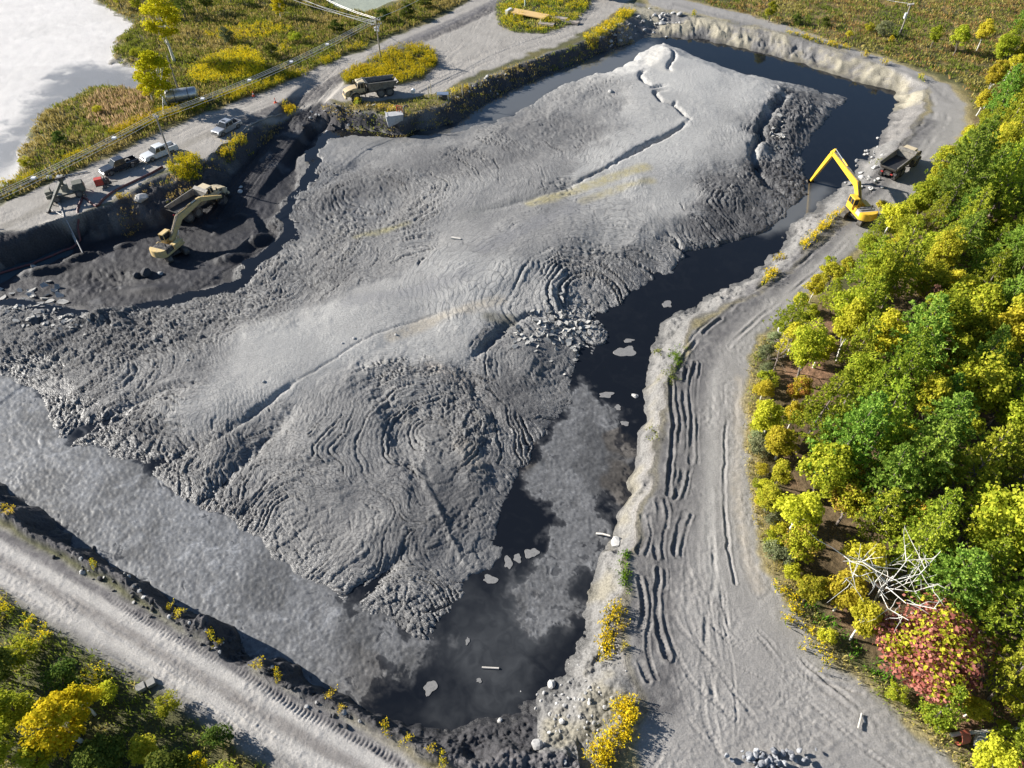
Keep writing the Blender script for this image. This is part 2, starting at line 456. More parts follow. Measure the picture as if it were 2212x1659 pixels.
def groove(pts, depth, width, scarp=0.0, z=0.0, taper=True, it=2, wob=.55):
    def fn(sel, d, u, s):
        d = d + wob * (fbm(X[sel] * .9, Y[sel] * .9, 2, 200) + .6 * fbm(X[sel] * 2.4, Y[sel] * 2.4, 2, 203)) * max(abs(width), .4)
        t = np.sin(np.pi * np.clip(u, .02, .98)) ** .6 if taper else 1.0
        H[sel] += -depth * t * np.exp(-(d / width) ** 2)
        if scarp:
            H[sel] += -scarp * t * sst(-width * .4, width * .4, d) * np.exp(-(np.clip(d, 0, None) / (width * 6)) ** 2)
    stroke(H, pts, MZ + z * .8 + .6, fn, abs(width) * (14 if scarp else 4) + 1, it)


# faults and crevices (run so that the low side lies left of the line when a scarp is given)
groove([(1200, 422), (1300, 372), (1380, 332), (1430, 306), (1465, 286), (1492, 262)], .5, .26, -0.0, z=-.3)
groove([(1340, 350), (1400, 318), (1440, 300), (1480, 276)], .9, .45, z=-.3)
groove([(1020, 466), (1120, 446), (1230, 410)], .18, .5, z=-.5)
groove([(1452, 108), (1458, 130), (1440, 152), (1448, 160)], .8, .35, z=.5)
groove([(1395, 160), (1378, 166), (1392, 182), (1405, 190)], .9, .4, z=.2)
groove([(1405, 196), (1432, 190), (1440, 192)], .7, .3, z=.2)
groove([(1440, 200), (1410, 203), (1422, 216), (1428, 226)], .9, .33, z=.2)
groove([(1425, 224), (1455, 232), (1470, 246), (1490, 262)], .7, .3, z=.1)
groove([(1460, 226), (1452, 234), (1470, 240)], .6, .3, z=.1)
groove([(500, 926), (560, 886), (640, 830), (700, 795), (760, 755), (800, 735), (870, 710), (930, 690), (1010, 660)], .16, .11, .0, z=-.2, wob=.4)
groove([(440, 960), (500, 926), (560, 886), (640, 830)], .4, .4, z=-.4)
groove([(1700, 205), (1680, 228), (1655, 255), (1640, 285), (1650, 300), (1622, 322), (1630, 350), (1655, 388), (1702, 412)], 1.5, .75, z=-.5)
groove([(1690, 262), (1682, 282), (1660, 296)], .5, .5, z=-.6)
groove([(1110, 700), (1085, 715), (1055, 745), (1020, 780)], .6, .5, z=-.5)
groove([(1110, 702), (1150, 680), (1200, 700)], .5, .5, z=-.8)
groove([(1000, 800), (1040, 860), (1080, 910), (1130, 950)], .35, .8, z=-1)
groove([(1265, 740), (1260, 790), (1245, 840)], .9, .6, z=-1.4)
for pts, dpt, wd in (([(130, 945), (200, 918), (260, 885), (330, 862), (420, 848)], .6, 1.0), ([(430, 1090), (480, 1040), (540, 985), (590, 935), (650, 880)], .5, .8), ([(300, 1010), (360, 985), (440, 955)], .35, .8),
                     ([(745, 1318), (780, 1270), (830, 1225), (900, 1185)], .55, .7), ([(800, 800), (850, 900), (890, 1000), (920, 1090)], .5, 1.2), ([(560, 1030), (650, 1010), (760, 1020)], .25, 1.2),
                     ([(20, 720), (90, 690), (160, 660)], .4, .9), ([(0, 775), (80, 770), (170, 785)], .35, .8), ([(200, 640), (280, 690), (330, 720)], .5, 1.2)):
    groove(pts, dpt, wd, z=-1.0)
for pts, ht, wd in (([(880, 970), (905, 1020), (950, 1110), (1000, 1215), (1040, 1240)], .22, .3), ([(480, 1112), (560, 1060), (620, 1030)], .2, .4), ([(700, 1240), (780, 1160), (880, 1120)], .3, 1.2),
                    ([(690, 860), (760, 830), (850, 780)], .3, 1.6), ([(1010, 920), (1000, 1000), (1040, 1080)], .35, 1.4), ([(560, 900), (480, 960), (420, 1040)], .3, 1.6), ([(240, 700), (290, 690)], .7, 1.6),
                    ([(200, 850), (300, 800), (400, 780)], .3, 2.2), ([(1740, 225), (1700, 300), (1700, 370)], .35, 1.2), ([(660, 520), (560, 600), (480, 650)], .35, 1.4)):
    groove(pts, -ht, wd, z=-1.0)

# ---- working floor: ramp, puddle, heaps
def ramp_fn(sel, d, u, s):
    hw = 3.0
    zz = 0.05 + u * (DIGZ - .05)
    m = 1 - sst(hw - .4, hw + 1.3, np.abs(d))
    rut = -.10 * np.exp(-((np.abs(d) - 1.1) / .28) ** 2) - .06 * np.exp(-((np.abs(d) - 2.2) / .2) ** 2) + .05 * np.sin(d * 9 + n_mid[sel] * 3)
    H[sel] = H[sel] * (1 - m) + (zz + rut + .05 * n_fine[sel]) * m


stroke(H, RAMP, -2.0, ramp_fn, 5.0)
H = np.where(dpud > -1, H + (PUDZ - .3 - H) * sst(-.6, .7, dpud), H)


def heap(px, py, z, r, h, sx=1.0, rot=0.0):
    x0, y0 = U(px, py, z)
    c, s = math.cos(rot), math.sin(rot)
    u, v = (X - x0) * c + (Y - y0) * s, -(X - x0) * s + (Y - y0) * c
    q = np.sqrt((u / (r * sx)) ** 2 + (v / r) ** 2)
    m = q < 1.3
    H[m] += h * (1 - sst(.0, 1.2, q[m] + .22 * n_fine[m] + .12 * n_mid[m]))


heap(235, 690, -2.8, 2.6, 1.7, 1.6, .4)
heap(95, 590, -3.9, 1.2, .9, 4.0, .35)
heap(180, 560, -3.9, 1.0, .9, 4.0, .45)
heap(270, 535, -3.9, .8, .6, 2.5, .5)
heap(560, 520, -3.6, 1.6, 1.3, 1.6, .5)
heap(500, 560, -3.6, 1.4, 1.0, 2.2, .3)
heap(520, 475, -4.1, .9, .5, 1.5, .2)
heap(470, 510, -4.1, .8, .35, 1.4, .8)
heap(330, 632, -4.2, 1.2, .5, 3.0, .1)
heap(230, 610, -4.1, 2.5, -.5, 1.7, .2)
heap(150, 520, -3, 1.6, .5, 2, .3)
heap(730, 262, -2.5, 1.5, .7, 1.8, 0)
heap(660, 300, -4, 1.2, .5, 2.4, -.5)
heap(1250, 1560, -2, 2.2, .55, 1.5, .3)
heap(1180, 1600, -2, 1.4, .5, 1.2, .3)
heap(1320, 1480, -.5, 1.2, .6, 1.5, -.4)

# ---- wheel ruts, tread marks, graded lines on the roads
def rut(pts, depth=.12, width=.28, lip=.07, tread=0.0, z=0.0, pitch=.36, it=2):
    def fn(sel, d, u, s):
        d = d + .10 * fbm(X[sel] * 1.2, Y[sel] * 1.2, 2, 300) + .45 * fbm(X[sel] * .16, Y[sel] * .16, 2, 301)
        brk = np.clip(.55 + 1.3 * fbm(X[sel] * .3 + depth * 90, Y[sel] * .3, 2, 305), .0, 1.3)
        H[sel] += brk * (-depth * np.exp(-(d / width) ** 4) + lip * np.exp(-((np.abs(d) - width * 1.5) / (width * .45)) ** 2))
        if tread:
            H[sel] += tread * brk * np.sin(2 * np.pi * s / pitch + np.abs(d) * 2.5) * np.exp(-(d / (width * 1.2)) ** 4)
    stroke(H, pts, z, fn, width * 3 + .3, it)


def shift(pts, m):
    L = UL(pts)
    out = []
    for i in range(len(L)):
        t = L[min(i + 1, len(L) - 1)] - L[max(i - 1, 0)]
        t = t / (np.hypot(*t) + 1e-9)
        x, y = L[i][0] - t[1] * m, L[i][1] + t[0] * m
        zc = y * CP + CAM_H * SP
        out.append((CX + FD * x / zc, CY + FD * (CAM_H * CP - y * SP) / zc))
    return out


rng = random.Random(4)
for pts, dp in (([(1449, 822), (1451, 931), (1443, 1068)], .28), ([(1482, 795), (1476, 877), (1484, 959), (1471, 1041), (1457, 1076)], .3), ([(1501, 784), (1488, 931), (1492, 1000)], .2),
                ([(1392, 1117), (1397, 1163), (1383, 1193)], .22), ([(1424, 1081), (1435, 1109), (1419, 1171), (1421, 1204)], .22), ([(1479, 1109), (1462, 1177), (1460, 1196)], .2),
                ([(1465, 800), (1500, 735), (1560, 690)], .22), ([(1378, 1250), (1390, 1330), (1380, 1400), (1400, 1470)], .2), ([(1420, 1230), (1412, 1320), (1440, 1420)], .16)):
    rut(pts, dp * .7, .24, .09, .03)
    rut(shift(pts, .7), dp * .25, .16, .05, .02)
EAST = [(1480, 1100), (1500, 950), (1520, 840), (1560, 740), (1640, 665), (1740, 585), (1830, 505), (1890, 430), (1960, 350), (2025, 270), (2035, 220), (1990, 175), (1880, 135), (1740, 90), (1580, 48), (1450, 12)]
for off_m, dp, tr in ((-1.0, .035, .015), (1.5, .12, .03), (2.5, .10, .02)):
    rut(shift(EAST[3:10], off_m), dp, .24, .08, tr)
for off_m in (-1.2, 1.0):
    rut(shift(EAST[8:], off_m), .07, .35, .04)
rut([(1545, 860), (1532, 960), (1530, 1100), (1545, 1250)], .03, .35, .02)
rut([(1572, 830), (1562, 960), (1560, 1100), (1590, 1260)], .08, .16, .04)
rut([(1590, 850), (1583, 1000), (1590, 1150), (1630, 1280)], .02, .25, .015)
for i in range(26):                                   # crossing machine tracks in the turning area
    x0 = rng.uniform(1400, 1560)
    y0 = rng.uniform(1120, 1480)
    if rng.random() < .55:
        p = [(x0, y0), (x0 + rng.uniform(-10, 25), y0 + 110), (x0 + rng.uniform(20, 90), y0 + 210), (x0 + rng.uniform(150, 330), y0 + rng.uniform(280, 380))]
    else:
        p = [(x0, y0), (x0 + rng.uniform(-15, 15), y0 + 90), (x0 + rng.uniform(-30, 40), y0 + 190), (x0 + rng.uniform(-50, 60), y0 + 320)]
    rut(p, rng.uniform(.01, .045), rng.uniform(.12, .24), .015, rng.uniform(.004, .018))
for i in range(9):
    o = rng.uniform(-1, 1)
    rut([(1640, 1350 + o * 40), (1720, 1440 + o * 50), (1830, 1540 + o * 50), (1960, 1640 + o * 50)], rng.uniform(.015, .05), .18, .02, rng.uniform(.006, .02))
SOUTH = [(-60, 1150), (0, 1190), (150, 1277), (300, 1362), (450, 1450), (600, 1538), (720, 1605), (860, 1690)]
for off_m, dp, wd, tr in ((1.15, .07, .26, .05), (.78, .03, .15, .03), (-.5, .05, .2, .01), (-.95, .05, .2, .012), (-1.25, .02, .14, .02), (-2.35, .03, .15, .02), (-2.8, .04, .2, .012)):
    rut(shift(SOUTH, off_m), dp, wd, .06, tr)
WEST = [(-40, 486), (100, 425), (200, 382), (300, 336), (400, 292), (500, 250), (600, 210), (700, 160), (800, 115), (900, 72), (1000, 30), (1060, 0)]
for off_m, dp, wd in ((-1.3, .05, .35), (1.2, .05, .35), (-2.4, .04, .2), (0.2, .03, .3)):
    rut(shift(WEST, off_m), dp, wd, .03)
for off_m in (2.4, 3.4, 4.4, 5.2):
    rut(shift(WEST[6:], -off_m), .10, .3, .07, .03)
JN = [(1000, 160), (960, 130), (980, 95), (1040, 60), (1075, 20)]
for i in range(9):
    rut(shift([(870, 200), (960, 165), (1050, 120), (1140, 95), (1230, 68), (1300, 25)], rng.uniform(-2.5, 2.5)), rng.uniform(.03, .09), .28, .04, .02)
    rut(shift([(940, 175), (985, 130), (1040, 85), (1060, 40), (1100, -5)], rng.uniform(-4, 4)), rng.uniform(.03, .06), .25, .03)
H += onroad * (.05 * fbm(X * 3.1, Y * 3.1, 2, 333) * sst(-.2, .6, n_mid + .3) + .03 * np.clip(fbm(X * 1.4, Y * 1.4, 3, 334), 0, 1))
H += (1 - onroad) * sst(-.5, 1, -drim) * sst(-2, 0, -dlake) * .05 * fbm(X * 2.2, Y * 2.2, 2, 340)
# broken clods on spoil banks
clodm = np.clip(berm * dsw * 1.4 + rough_bank * sst(0, 3, b) * .8, 0, 1)
ci = np.nonzero(clodm > .05)[0]
c1, c2_, cid, cvx, cvy = vor(X[ci] * 2.6 + w1[ci], Y[ci] * 2.6 + w2[ci], 41)
H[ci] += clodm[ci] * ((cid - .5) * .22 - c1 * .22)

def gzv(x, y):
    """height of the built ground at points (bilinear on the lattice)"""
    x, y = np.atleast_1d(np.asarray(x, float)), np.atleast_1d(np.asarray(y, float))
    r = np.interp(-y, -row_y, np.arange(NR))
    r0 = np.clip(np.floor(r).astype(int), 0, NR - 2)
    fr = r - r0
    dep = row_d[r0] * (1 - fr) + row_d[r0 + 1] * fr
    c = np.interp(x / dep * FD + CX, cols, np.arange(NC))
    c0 = np.clip(np.floor(c).astype(int), 0, NC - 2)
    fc = c - c0
    g = lambda i, j: H[i * NC + j]
    return (g(r0, c0) * (1 - fc) + g(r0, c0 + 1) * fc) * (1 - fr) + (g(r0 + 1, c0) * (1 - fc) + g(r0 + 1, c0 + 1) * fc) * fr


def ground_z(x, y):
    return float(gzv(x, y)[0])


def GP(px, py, z=0.0, it=4):
    """where the sight line at a survey point meets the built ground"""
    for _ in range(it):
        x, y = U(px, py, z)
        z = ground_z(x, y)
    return x, y, z


# ------------------------------------------------------------------ what the ground is made of (albedo), wetness
C3 = lambda *c: np.array(c, np.float32)
ALB = np.tile(C3(.085, .085, .035), (N, 1))
WET = np.zeros(N, np.float32)


def lay(c, m, var=0.0, nz=None):
    global ALB
    m = np.clip(m, 0, 1).astype(np.float32)[:, None]
    cc = np.asarray(c, np.float32)
    if cc.ndim == 1:
        cc = cc[None, :]
    if var:
        cc = cc * (1 + var * (n_mid if nz is None else nz))[:, None].astype(np.float32)
    ALB = ALB * (1 - m) + cc * m


grassn = sst(-.25, .35, n_big + .5 * n_mid)
lay((.16, .13, .05), grassn * .8)
# far field: rust and straw
sd_field = SD([(1480, -60), (1520, 20), (1700, 75), (1850, 110), (1980, 150), (2120, 170), (2400, 80), (2400, -90)])
lay((.17, .125, .05), sst(0, 8, sd_field(X, Y)) * sst(-.2, .3, n_mid + .2), .3)
# forest floor
sd_for = SD([(2085, 240), (2010, 390), (1930, 470), (1800, 590), (1690, 690), (1620, 800), (1610, 1000), (1625, 1120), (1650, 1230), (1700, 1310), (1800, 1420), (1930, 1535), (2080, 1700), (2700, 1700), (2500, 150)])
lay((.12, .085, .045), sst(0, 2.5, sd_for(X, Y) - 1.2 + n_mid * 2), .35)
lay((.24, .14, .085), sst(.15, .5, fbm(X * .15, Y * .15, 3, 371)) * sst(0, 2.5, sd_for(X, Y) - 2), .2)
lay((.30, .25, .13), np.exp(-((dre + .5) / .8) ** 2) * (X > 5) * .8, .2)
# banks
lay((.20, .19, .18), sst(-1.0, .3, drim), .25)
lay((.11, .105, .108), clodm * dsw, .3)
lay((.05, .049, .053), sst(-.6, .4, drim) * (X < 2) * (Y < 62), .35)  # dark soil, its tone also painted to widen the bank's shadow strip
lay((.19, .185, .178), sst(0, .6, drim) * (X > 2) * (Y < 118) * (1 - sst(-.1, .5, n_mid) * .45), .2)
lay((.20, .185, .15), sst(.3, 1.2, drim) * (X > 2) * (Y < 60) * sst(.05, .4, n_mid + .5 * n_big), .2)
lay((.29, .265, .205), sst(-.4, .8, dtan) * sst(-.35, .25, n_mid + .4 * n_fine), .25)
lay((.20, .195, .19), sst(-.4, .8, dtan) * sst(.05, .5, -n_mid), .25)
nb = sst(0, .5, drim) * (X < 24) * (Y > 85)
lay((.06, .057, .06), nb * sst(-.7, .0, n_mid + .1), .3)
# roads
dust = fbm(X * .5, Y * .5, 4, 411)
lay((.31, .29, .265), sst(-.5, .5, drw), .16, dust)
lay((.27, .258, .245), sst(-.5, .5, dre), .14, dust)
lay((.33, .315, .30), sst(-.5, .5, drs), .10, dust)


def band(pts, half, c, amt, z=0.0, soft=.5, nzs=.5):
    def fn(sel, d, u, s):
        global ALB
        m = (1 - sst(half - soft, half + soft, np.abs(d) + .5 * n_mid[sel])) * amt * np.clip(.8 + nzs * n_fine[sel], 0, 1)
        ALB[sel] = ALB[sel] * (1 - m[:, None]) + np.asarray(c, np.float32) * m[:, None]
    stroke(H, pts, z, fn, half + soft + 1)


band(shift(SOUTH, 1.2), .40, (.10, .095, .10), .9, soft=.25)
band(shift(SOUTH, .3), .38, (.44, .42, .395), .85, soft=.3)
band(shift(SOUTH, -.72), .42, (.17, .155, .145), .75, soft=.35)
band(shift(SOUTH, -1.75), .5, (.44, .42, .395), .85, soft=.3)
band(shift(SOUTH, -2.9), .5, (.15, .145, .14), .75)
band([(1545, 800), (1530, 950), (1528, 1120), (1545, 1280)], .5, (.36, .345, .325), .8)
band([(1598, 820), (1590, 1000), (1600, 1160), (1640, 1270)], .5, (.38, .34, .29), .8)
band(shift(EAST[2:10], 1.7), 1.7, (.10, .097, .10), .85, soft=.8)
band([(1475, 790), (1468, 950), (1450, 1090), (1412, 1200), (1410, 1330), (1420, 1430), (1430, 1500)], 1.9, (.085, .082, .084), .85, soft=1.0)
band([(1510, 780), (1500, 950), (1490, 1090), (1455, 1250)], 1.3, (.15, .145, .143), .7, soft=.8)
band(shift(EAST[10:], -1.4), .8, (.17, .165, .16), .6)
band(shift(WEST[5:], -3.6), 1.6, (.05, .048, .055), .85)
band(shift(WEST[8:], -1.5), 1.3, (.07, .07, .085), .7)
band(shift(WEST[:6], -3.0), 1.0, (.18, .165, .14), .6)
lay((.085, .08, .04), sst(-.5, .6, dia) + sst(-.5, .6, dib))
# pale silt flats round the lake
lay((.30, .29, .28), sst(-1.6, -.2, dlake + n_mid * .8), .1)
# mud
pal = np.zeros(N, np.float32)
pv = f_pale(mx + w1[mi] * 2.5, my + w2[mi] * 2.5)
pal[mi] = np.clip((pv - .45) * 1.35 + .42 - .13 * np.clip(rg, 0, 1) + .16 * n_mid[mi] + .10 * arcn + .05 * n_fine[mi] + (ID - .5) * .3 * rg, 0, 1.1)
brk_ = np.zeros(N, np.float32)
brk_[mi] = np.clip(rg, 0, 1)
flow = np.zeros((N, 3), np.float32)
flow[mi, 0] = lr / llam * 1.7
flow[mi, 1] = lth * 9.0 / llam
mudc = C3(.075, .075, .079)[None] * (1 - pal[:, None]) + C3(.35, .345, .333)[None] * pal[:, None]
mudm = sst(-.6, .2, dmud)
lay(mudc, mudm)
for pts, c, hw, am in (([(1150, 445), (1230, 420), (1310, 392), (1390, 368)], (.36, .31, .14), 1.1, .7), ([(1260, 440), (1330, 415), (1400, 395)], (.34, .29, .13), .9, .6), ([(700, 395), (780, 352)], (.3, .3, .3), .6, .3),
                       ([(770, 505), (850, 490), (880, 480)], (.30, .27, .12), .5, .7), ([(1060, 690), (1100, 692)], (.13, .125, .10), 1.0, .9), ([(850, 735), (960, 690), (1080, 650)], (.42, .36, .27), .9, .5),
                       ([(1000, 470), (1150, 425), (1300, 375)], (.17, .17, .165), .9, .7), ([(1000, 600), (900, 640), (760, 660)], (.21, .21, .22), 1.2, .5), ([(1280, 440), (1150, 490), (1050, 540)], (.2, .2, .21), 1.4, .5),
                       ([(1420, 110), (1400, 150), (1440, 165)], (.50, .48, .44), 1.6, .8), ([(1000, 960), (1030, 1000)], (.33, .30, .26), .9, .7), ([(930, 790), (1000, 820)], (.36, .32, .28), .8, .5)):
    band(pts, hw, c, am, z=MZ + .4, soft=.7)
blk = sst(-1.0, .6, ddig + .6 * n_mid)
rampd = Field(line_dist(rgx, rgy, UL(chaikin(RAMP), -2.0)))(X, Y)
blk = np.maximum(blk, (1 - sst(2.2, 3.6, rampd + .5 * n_mid)) * sst(-1, 1.0, drim))
lay((.020, .020, .025), blk, .4)  # black mud, darkened further to paint in bank shadow beyond the cast one
lay((.13, .13, .135), blk * sst(.3, .55, fbm(X * .3, Y * .3, 4, 515)) * .4)
WET = np.maximum(WET, blk * .5)
bd_w = sst(-.25, .0, -(H - (WATER + .35))) * inpit * (ddig < -2)
lay(ALB * .62, bd_w * (1 - mudm))
WET = np.maximum(WET, bd_w)

# ------------------------------------------------------------------ materials for ground
def new_mat(name):
    m = bpy.data.materials.new(name)
    m.use_nodes = True
    nt = m.node_tree
    return m, nt, nt.nodes["Principled BSDF"]


def ground_mat(name, scale=6.0, bump=.35, rough=.92, var=.35, plates=False):
    m, nt, b = new_mat(name)
    at = nt.nodes.new("ShaderNodeAttribute"); at.attribute_name = "albedo"
    wt = nt.nodes.new("ShaderNodeAttribute"); wt.attribute_name = "wet"
    tc = nt.nodes.new("ShaderNodeTexCoord")
    n1 = nt.nodes.new("ShaderNodeTexNoise"); n1.inputs["Scale"].default_value = scale; n1.inputs["Detail"].default_value = 5
    n2 = nt.nodes.new("ShaderNodeTexNoise"); n2.inputs["Scale"].default_value = scale * 3.7; n2.inputs["Detail"].default_value = 3
    nt.links.new(tc.outputs["Object"], n1.inputs["Vector"]); nt.links.new(tc.outputs["Object"], n2.inputs["Vector"])
    mr = nt.nodes.new("ShaderNodeMapRange")
    mr.inputs[1].default_value = .25; mr.inputs[2].default_value = .75; mr.inputs[3].default_value = 1 - var; mr.inputs[4].default_value = 1 + var
    nt.links.new(n1.outputs[0], mr.inputs[0])
    mx_ = nt.nodes.new("ShaderNodeVectorMath"); mx_.operation = 'SCALE'
    nt.links.new(at.outputs["Color"], mx_.inputs[0]); nt.links.new(mr.outputs[0], mx_.inputs["Scale"])
    out_c = mx_.outputs[0]
    if plates:
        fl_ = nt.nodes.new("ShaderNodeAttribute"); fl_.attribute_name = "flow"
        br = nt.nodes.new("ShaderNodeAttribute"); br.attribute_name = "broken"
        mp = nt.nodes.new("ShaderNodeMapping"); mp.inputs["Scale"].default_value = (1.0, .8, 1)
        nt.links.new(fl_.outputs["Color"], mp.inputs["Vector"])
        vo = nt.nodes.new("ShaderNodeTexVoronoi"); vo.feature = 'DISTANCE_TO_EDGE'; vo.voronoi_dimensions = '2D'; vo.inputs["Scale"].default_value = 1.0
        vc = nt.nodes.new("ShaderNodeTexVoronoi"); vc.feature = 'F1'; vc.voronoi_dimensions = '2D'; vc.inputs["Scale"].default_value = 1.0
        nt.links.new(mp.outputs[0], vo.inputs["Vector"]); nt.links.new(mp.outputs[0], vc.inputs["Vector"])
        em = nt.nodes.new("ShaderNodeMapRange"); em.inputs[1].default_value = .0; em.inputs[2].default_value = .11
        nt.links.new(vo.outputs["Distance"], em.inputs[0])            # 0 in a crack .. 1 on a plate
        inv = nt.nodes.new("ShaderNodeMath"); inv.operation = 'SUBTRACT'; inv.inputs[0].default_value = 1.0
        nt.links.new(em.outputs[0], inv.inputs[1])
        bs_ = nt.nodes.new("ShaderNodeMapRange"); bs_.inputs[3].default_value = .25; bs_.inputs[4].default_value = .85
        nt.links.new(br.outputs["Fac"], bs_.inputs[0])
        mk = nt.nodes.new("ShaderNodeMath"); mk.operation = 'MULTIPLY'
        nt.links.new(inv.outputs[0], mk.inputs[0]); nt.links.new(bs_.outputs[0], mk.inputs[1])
        mc = nt.nodes.new("ShaderNodeMix"); mc.data_type = 'RGBA'; mc.inputs["B"].default_value = (.05, .049, .052, 1)   # moist mud between dry plates, crack shade painted in with it
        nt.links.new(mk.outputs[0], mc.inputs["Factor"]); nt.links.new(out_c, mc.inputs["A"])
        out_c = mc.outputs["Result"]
    nt.links.new(out_c, b.inputs["Base Color"])
    rr = nt.nodes.new("ShaderNodeMapRange"); rr.inputs[3].default_value = rough; rr.inputs[4].default_value = .42
    nt.links.new(wt.outputs["Fac"], rr.inputs[0]); nt.links.new(rr.outputs[0], b.inputs["Roughness"])
    ad = nt.nodes.new("ShaderNodeMath"); ad.operation = 'ADD'
    nt.links.new(n1.outputs[0], ad.inputs[0]); nt.links.new(n2.outputs[0], ad.inputs[1])
    bp = nt.nodes.new("ShaderNodeBump"); bp.inputs["Strength"].default_value = bump; bp.inputs["Distance"].default_value = .12
    nt.links.new(ad.outputs[0], bp.inputs["Height"])
    if plates:
        sp = nt.nodes.new("ShaderNodeSeparateColor"); nt.links.new(vc.outputs["Color"], sp.inputs[0])
        hh = nt.nodes.new("ShaderNodeMath"); hh.operation = 'MULTIPLY_ADD'; hh.inputs[1].default_value = .8
        nt.links.new(sp.outputs[0], hh.inputs[0]); nt.links.new(em.outputs[0], hh.inputs[2])
        b2 = nt.nodes.new("ShaderNodeBump"); b2.inputs["Distance"].default_value = .10
        b3 = nt.nodes.new("ShaderNodeMapRange"); b3.inputs[3].default_value = .12; b3.inputs[4].default_value = .8
        nt.links.new(br.outputs["Fac"], b3.inputs[0]); nt.links.new(b3.outputs[0], b2.inputs["Strength"])
        nt.links.new(hh.outputs[0], b2.inputs["Height"]); nt.links.new(bp.outputs[0], b2.inputs["Normal"])
        bp = b2
    nt.links.new(bp.outputs[0], b.inputs["Normal"])
    b.inputs["Specular IOR Level"].default_value = .3
    return m


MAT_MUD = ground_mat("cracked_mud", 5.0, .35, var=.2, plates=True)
MAT_BANK = ground_mat("spoil_bank", 5.0, .6, var=.4)
MAT_ROAD = ground_mat("haul_road_dust", 7.0, .45, var=.22)
MAT_GROUND = ground_mat("meadow_soil", 4.0, .6, var=.45)


def lattice_mesh(name, facemask, Zv, mat, attrs):
    r, c = np.nonzero(facemask)
    v0 = r * NC + c
    F = np.stack([v0, v0 + NC, v0 + NC + 1, v0 + 1], 1)
    uq, inv = np.unique(F.ravel(), return_inverse=True)
    me = bpy.data.meshes.new(name)
    nv, nf = len(uq), len(F)
    me.vertices.add(nv)
    co = np.stack([X[uq], Y[uq], Zv[uq]], 1).astype(np.float32)
    me.vertices.foreach_set("co", co.ravel())
    me.loops.add(nf * 4)
    me.loops.foreach_set("vertex_index", inv.astype(np.int32).ravel())
    me.polygons.add(nf)
    me.polygons.foreach_set("loop_start", np.arange(0, nf * 4, 4, dtype=np.int32))
    me.polygons.foreach_set("use_smooth", np.ones(nf, bool))
    for an, av in attrs.items():
        if av.ndim == 2:
            at = me.attributes.new(an, 'FLOAT_COLOR', 'POINT')
            at.data.foreach_set("color", np.concatenate([av[uq], np.ones((nv, 1))], 1).astype(np.float32).ravel())
        else:
            at = me.attributes.new(an, 'FLOAT', 'POINT')
            at.data.foreach_set("value", av[uq].astype(np.float32))
    me.materials.append(mat)
    me.update(calc_edges=True)
    o = bpy.data.objects.new(name, me)
    COL.objects.link(o)
    o["kind"] = "structure"
    return o


def fmean(A):
    A = A.reshape(NR, NC)
    return (A[:-1, :-1] + A[1:, :-1] + A[1:, 1:] + A[:-1, 1:]) * .25


def fmax(A):
    A = A.reshape(NR, NC)
    return np.maximum(np.maximum(A[:-1, :-1], A[1:, :-1]), np.maximum(A[1:, 1:], A[:-1, 1:]))


fz = fmax(H)
f_rim, f_dig, f_road, f_mud, f_lake = fmean(drim), fmean(ddig), fmean(droad), fmean(dmud), fmean(dlake)
sunk = ((fz < WATER - .3) & (f_dig < -2.5) & (f_rim > 1)) | ((fz < LAKE_Z - .3) & (f_lake > 2))
zm = (f_mud > 0) | (f_dig > 0)
z_bank = (f_rim > 0) & ~zm
z_road = (f_road > 0) & ~zm & ~z_bank
z_gnd = ~(zm | z_bank | z_road)
AT = {"albedo": ALB, "wet": WET}
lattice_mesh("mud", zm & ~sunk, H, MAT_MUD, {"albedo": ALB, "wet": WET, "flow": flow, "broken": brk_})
lattice_mesh("pit_bank", z_bank & ~sunk, H, MAT_BANK, AT)
lattice_mesh("dirt_road", z_road, H, MAT_ROAD, AT)
lattice_mesh("ground", z_gnd & ~sunk, H, MAT_GROUND, AT)

# ------------------------------------------------------------------ water
SCUM_A = [(-380, 760), (0, 790), (60, 820), (120, 880), (160, 950), (260, 970), (350, 1030), (460, 1090), (560, 1150), (660, 1225), (730, 1260), (770, 1320), (850, 1360), (930, 1390), (890, 1430), (820, 1450), (780, 1500),
          (690, 1500), (550, 1420), (400, 1330), (280, 1255), (80, 1108), (-20, 1056), (-380, 880)]
SCUM_B = [(1265, 838), (1300, 870), (1330, 910), (1352, 960), (1372, 985), (1370, 1020), (1345, 1070), (1300, 1085), (1312, 1120), (1308, 1170), (1280, 1200), (1262, 1215), (1225, 1220), (1190, 1185), (1180, 1160), (1212, 1130),
          (1205, 1090), (1160, 1055), (1140, 1040), (1150, 985), (1190, 930), (1240, 870)]
SCUM_C = [(1170, 1205), (1222, 1230), (1232, 1255), (1200, 1290), (1240, 1310), (1235, 1345), (1190, 1365), (1145, 1355), (1120, 1330), (1105, 1300), (1150, 1262), (1160, 1220)]
SILT = [(1400, 85), (1330, 105), (1200, 155), (1100, 195), (1030, 235), (980, 275), (920, 285), (1000, 290), (1150, 235), (1200, 195), (1340, 155), (1420, 100)]
SHOAL = [(1690, 490), (1650, 500), (1735, 420), (1780, 405), (1760, 440), (1720, 480)]
TURB_S = [(940, 1560), (1010, 1500), (900, 1400), (960, 1360), (1010, 1290), (1100, 1240), (1290, 1220), (1240, 1370), (1130, 1515), (1060, 1560)]
sa, sb, sc_ = SD(SCUM_A, WATER), SD(SCUM_B, WATER), SD(SCUM_C, WATER)
ssilt, sshoal, sturb = SD(SILT, WATER), SD(SHOAL, WATER), SD(TURB_S, WATER)
nw = fbm(X * .45, Y * .45, 5, 611, .6)
nw2 = fbm(X * 1.1 + w1 * 2, Y * 1.1 + w2 * 2, 4, 615, .6)
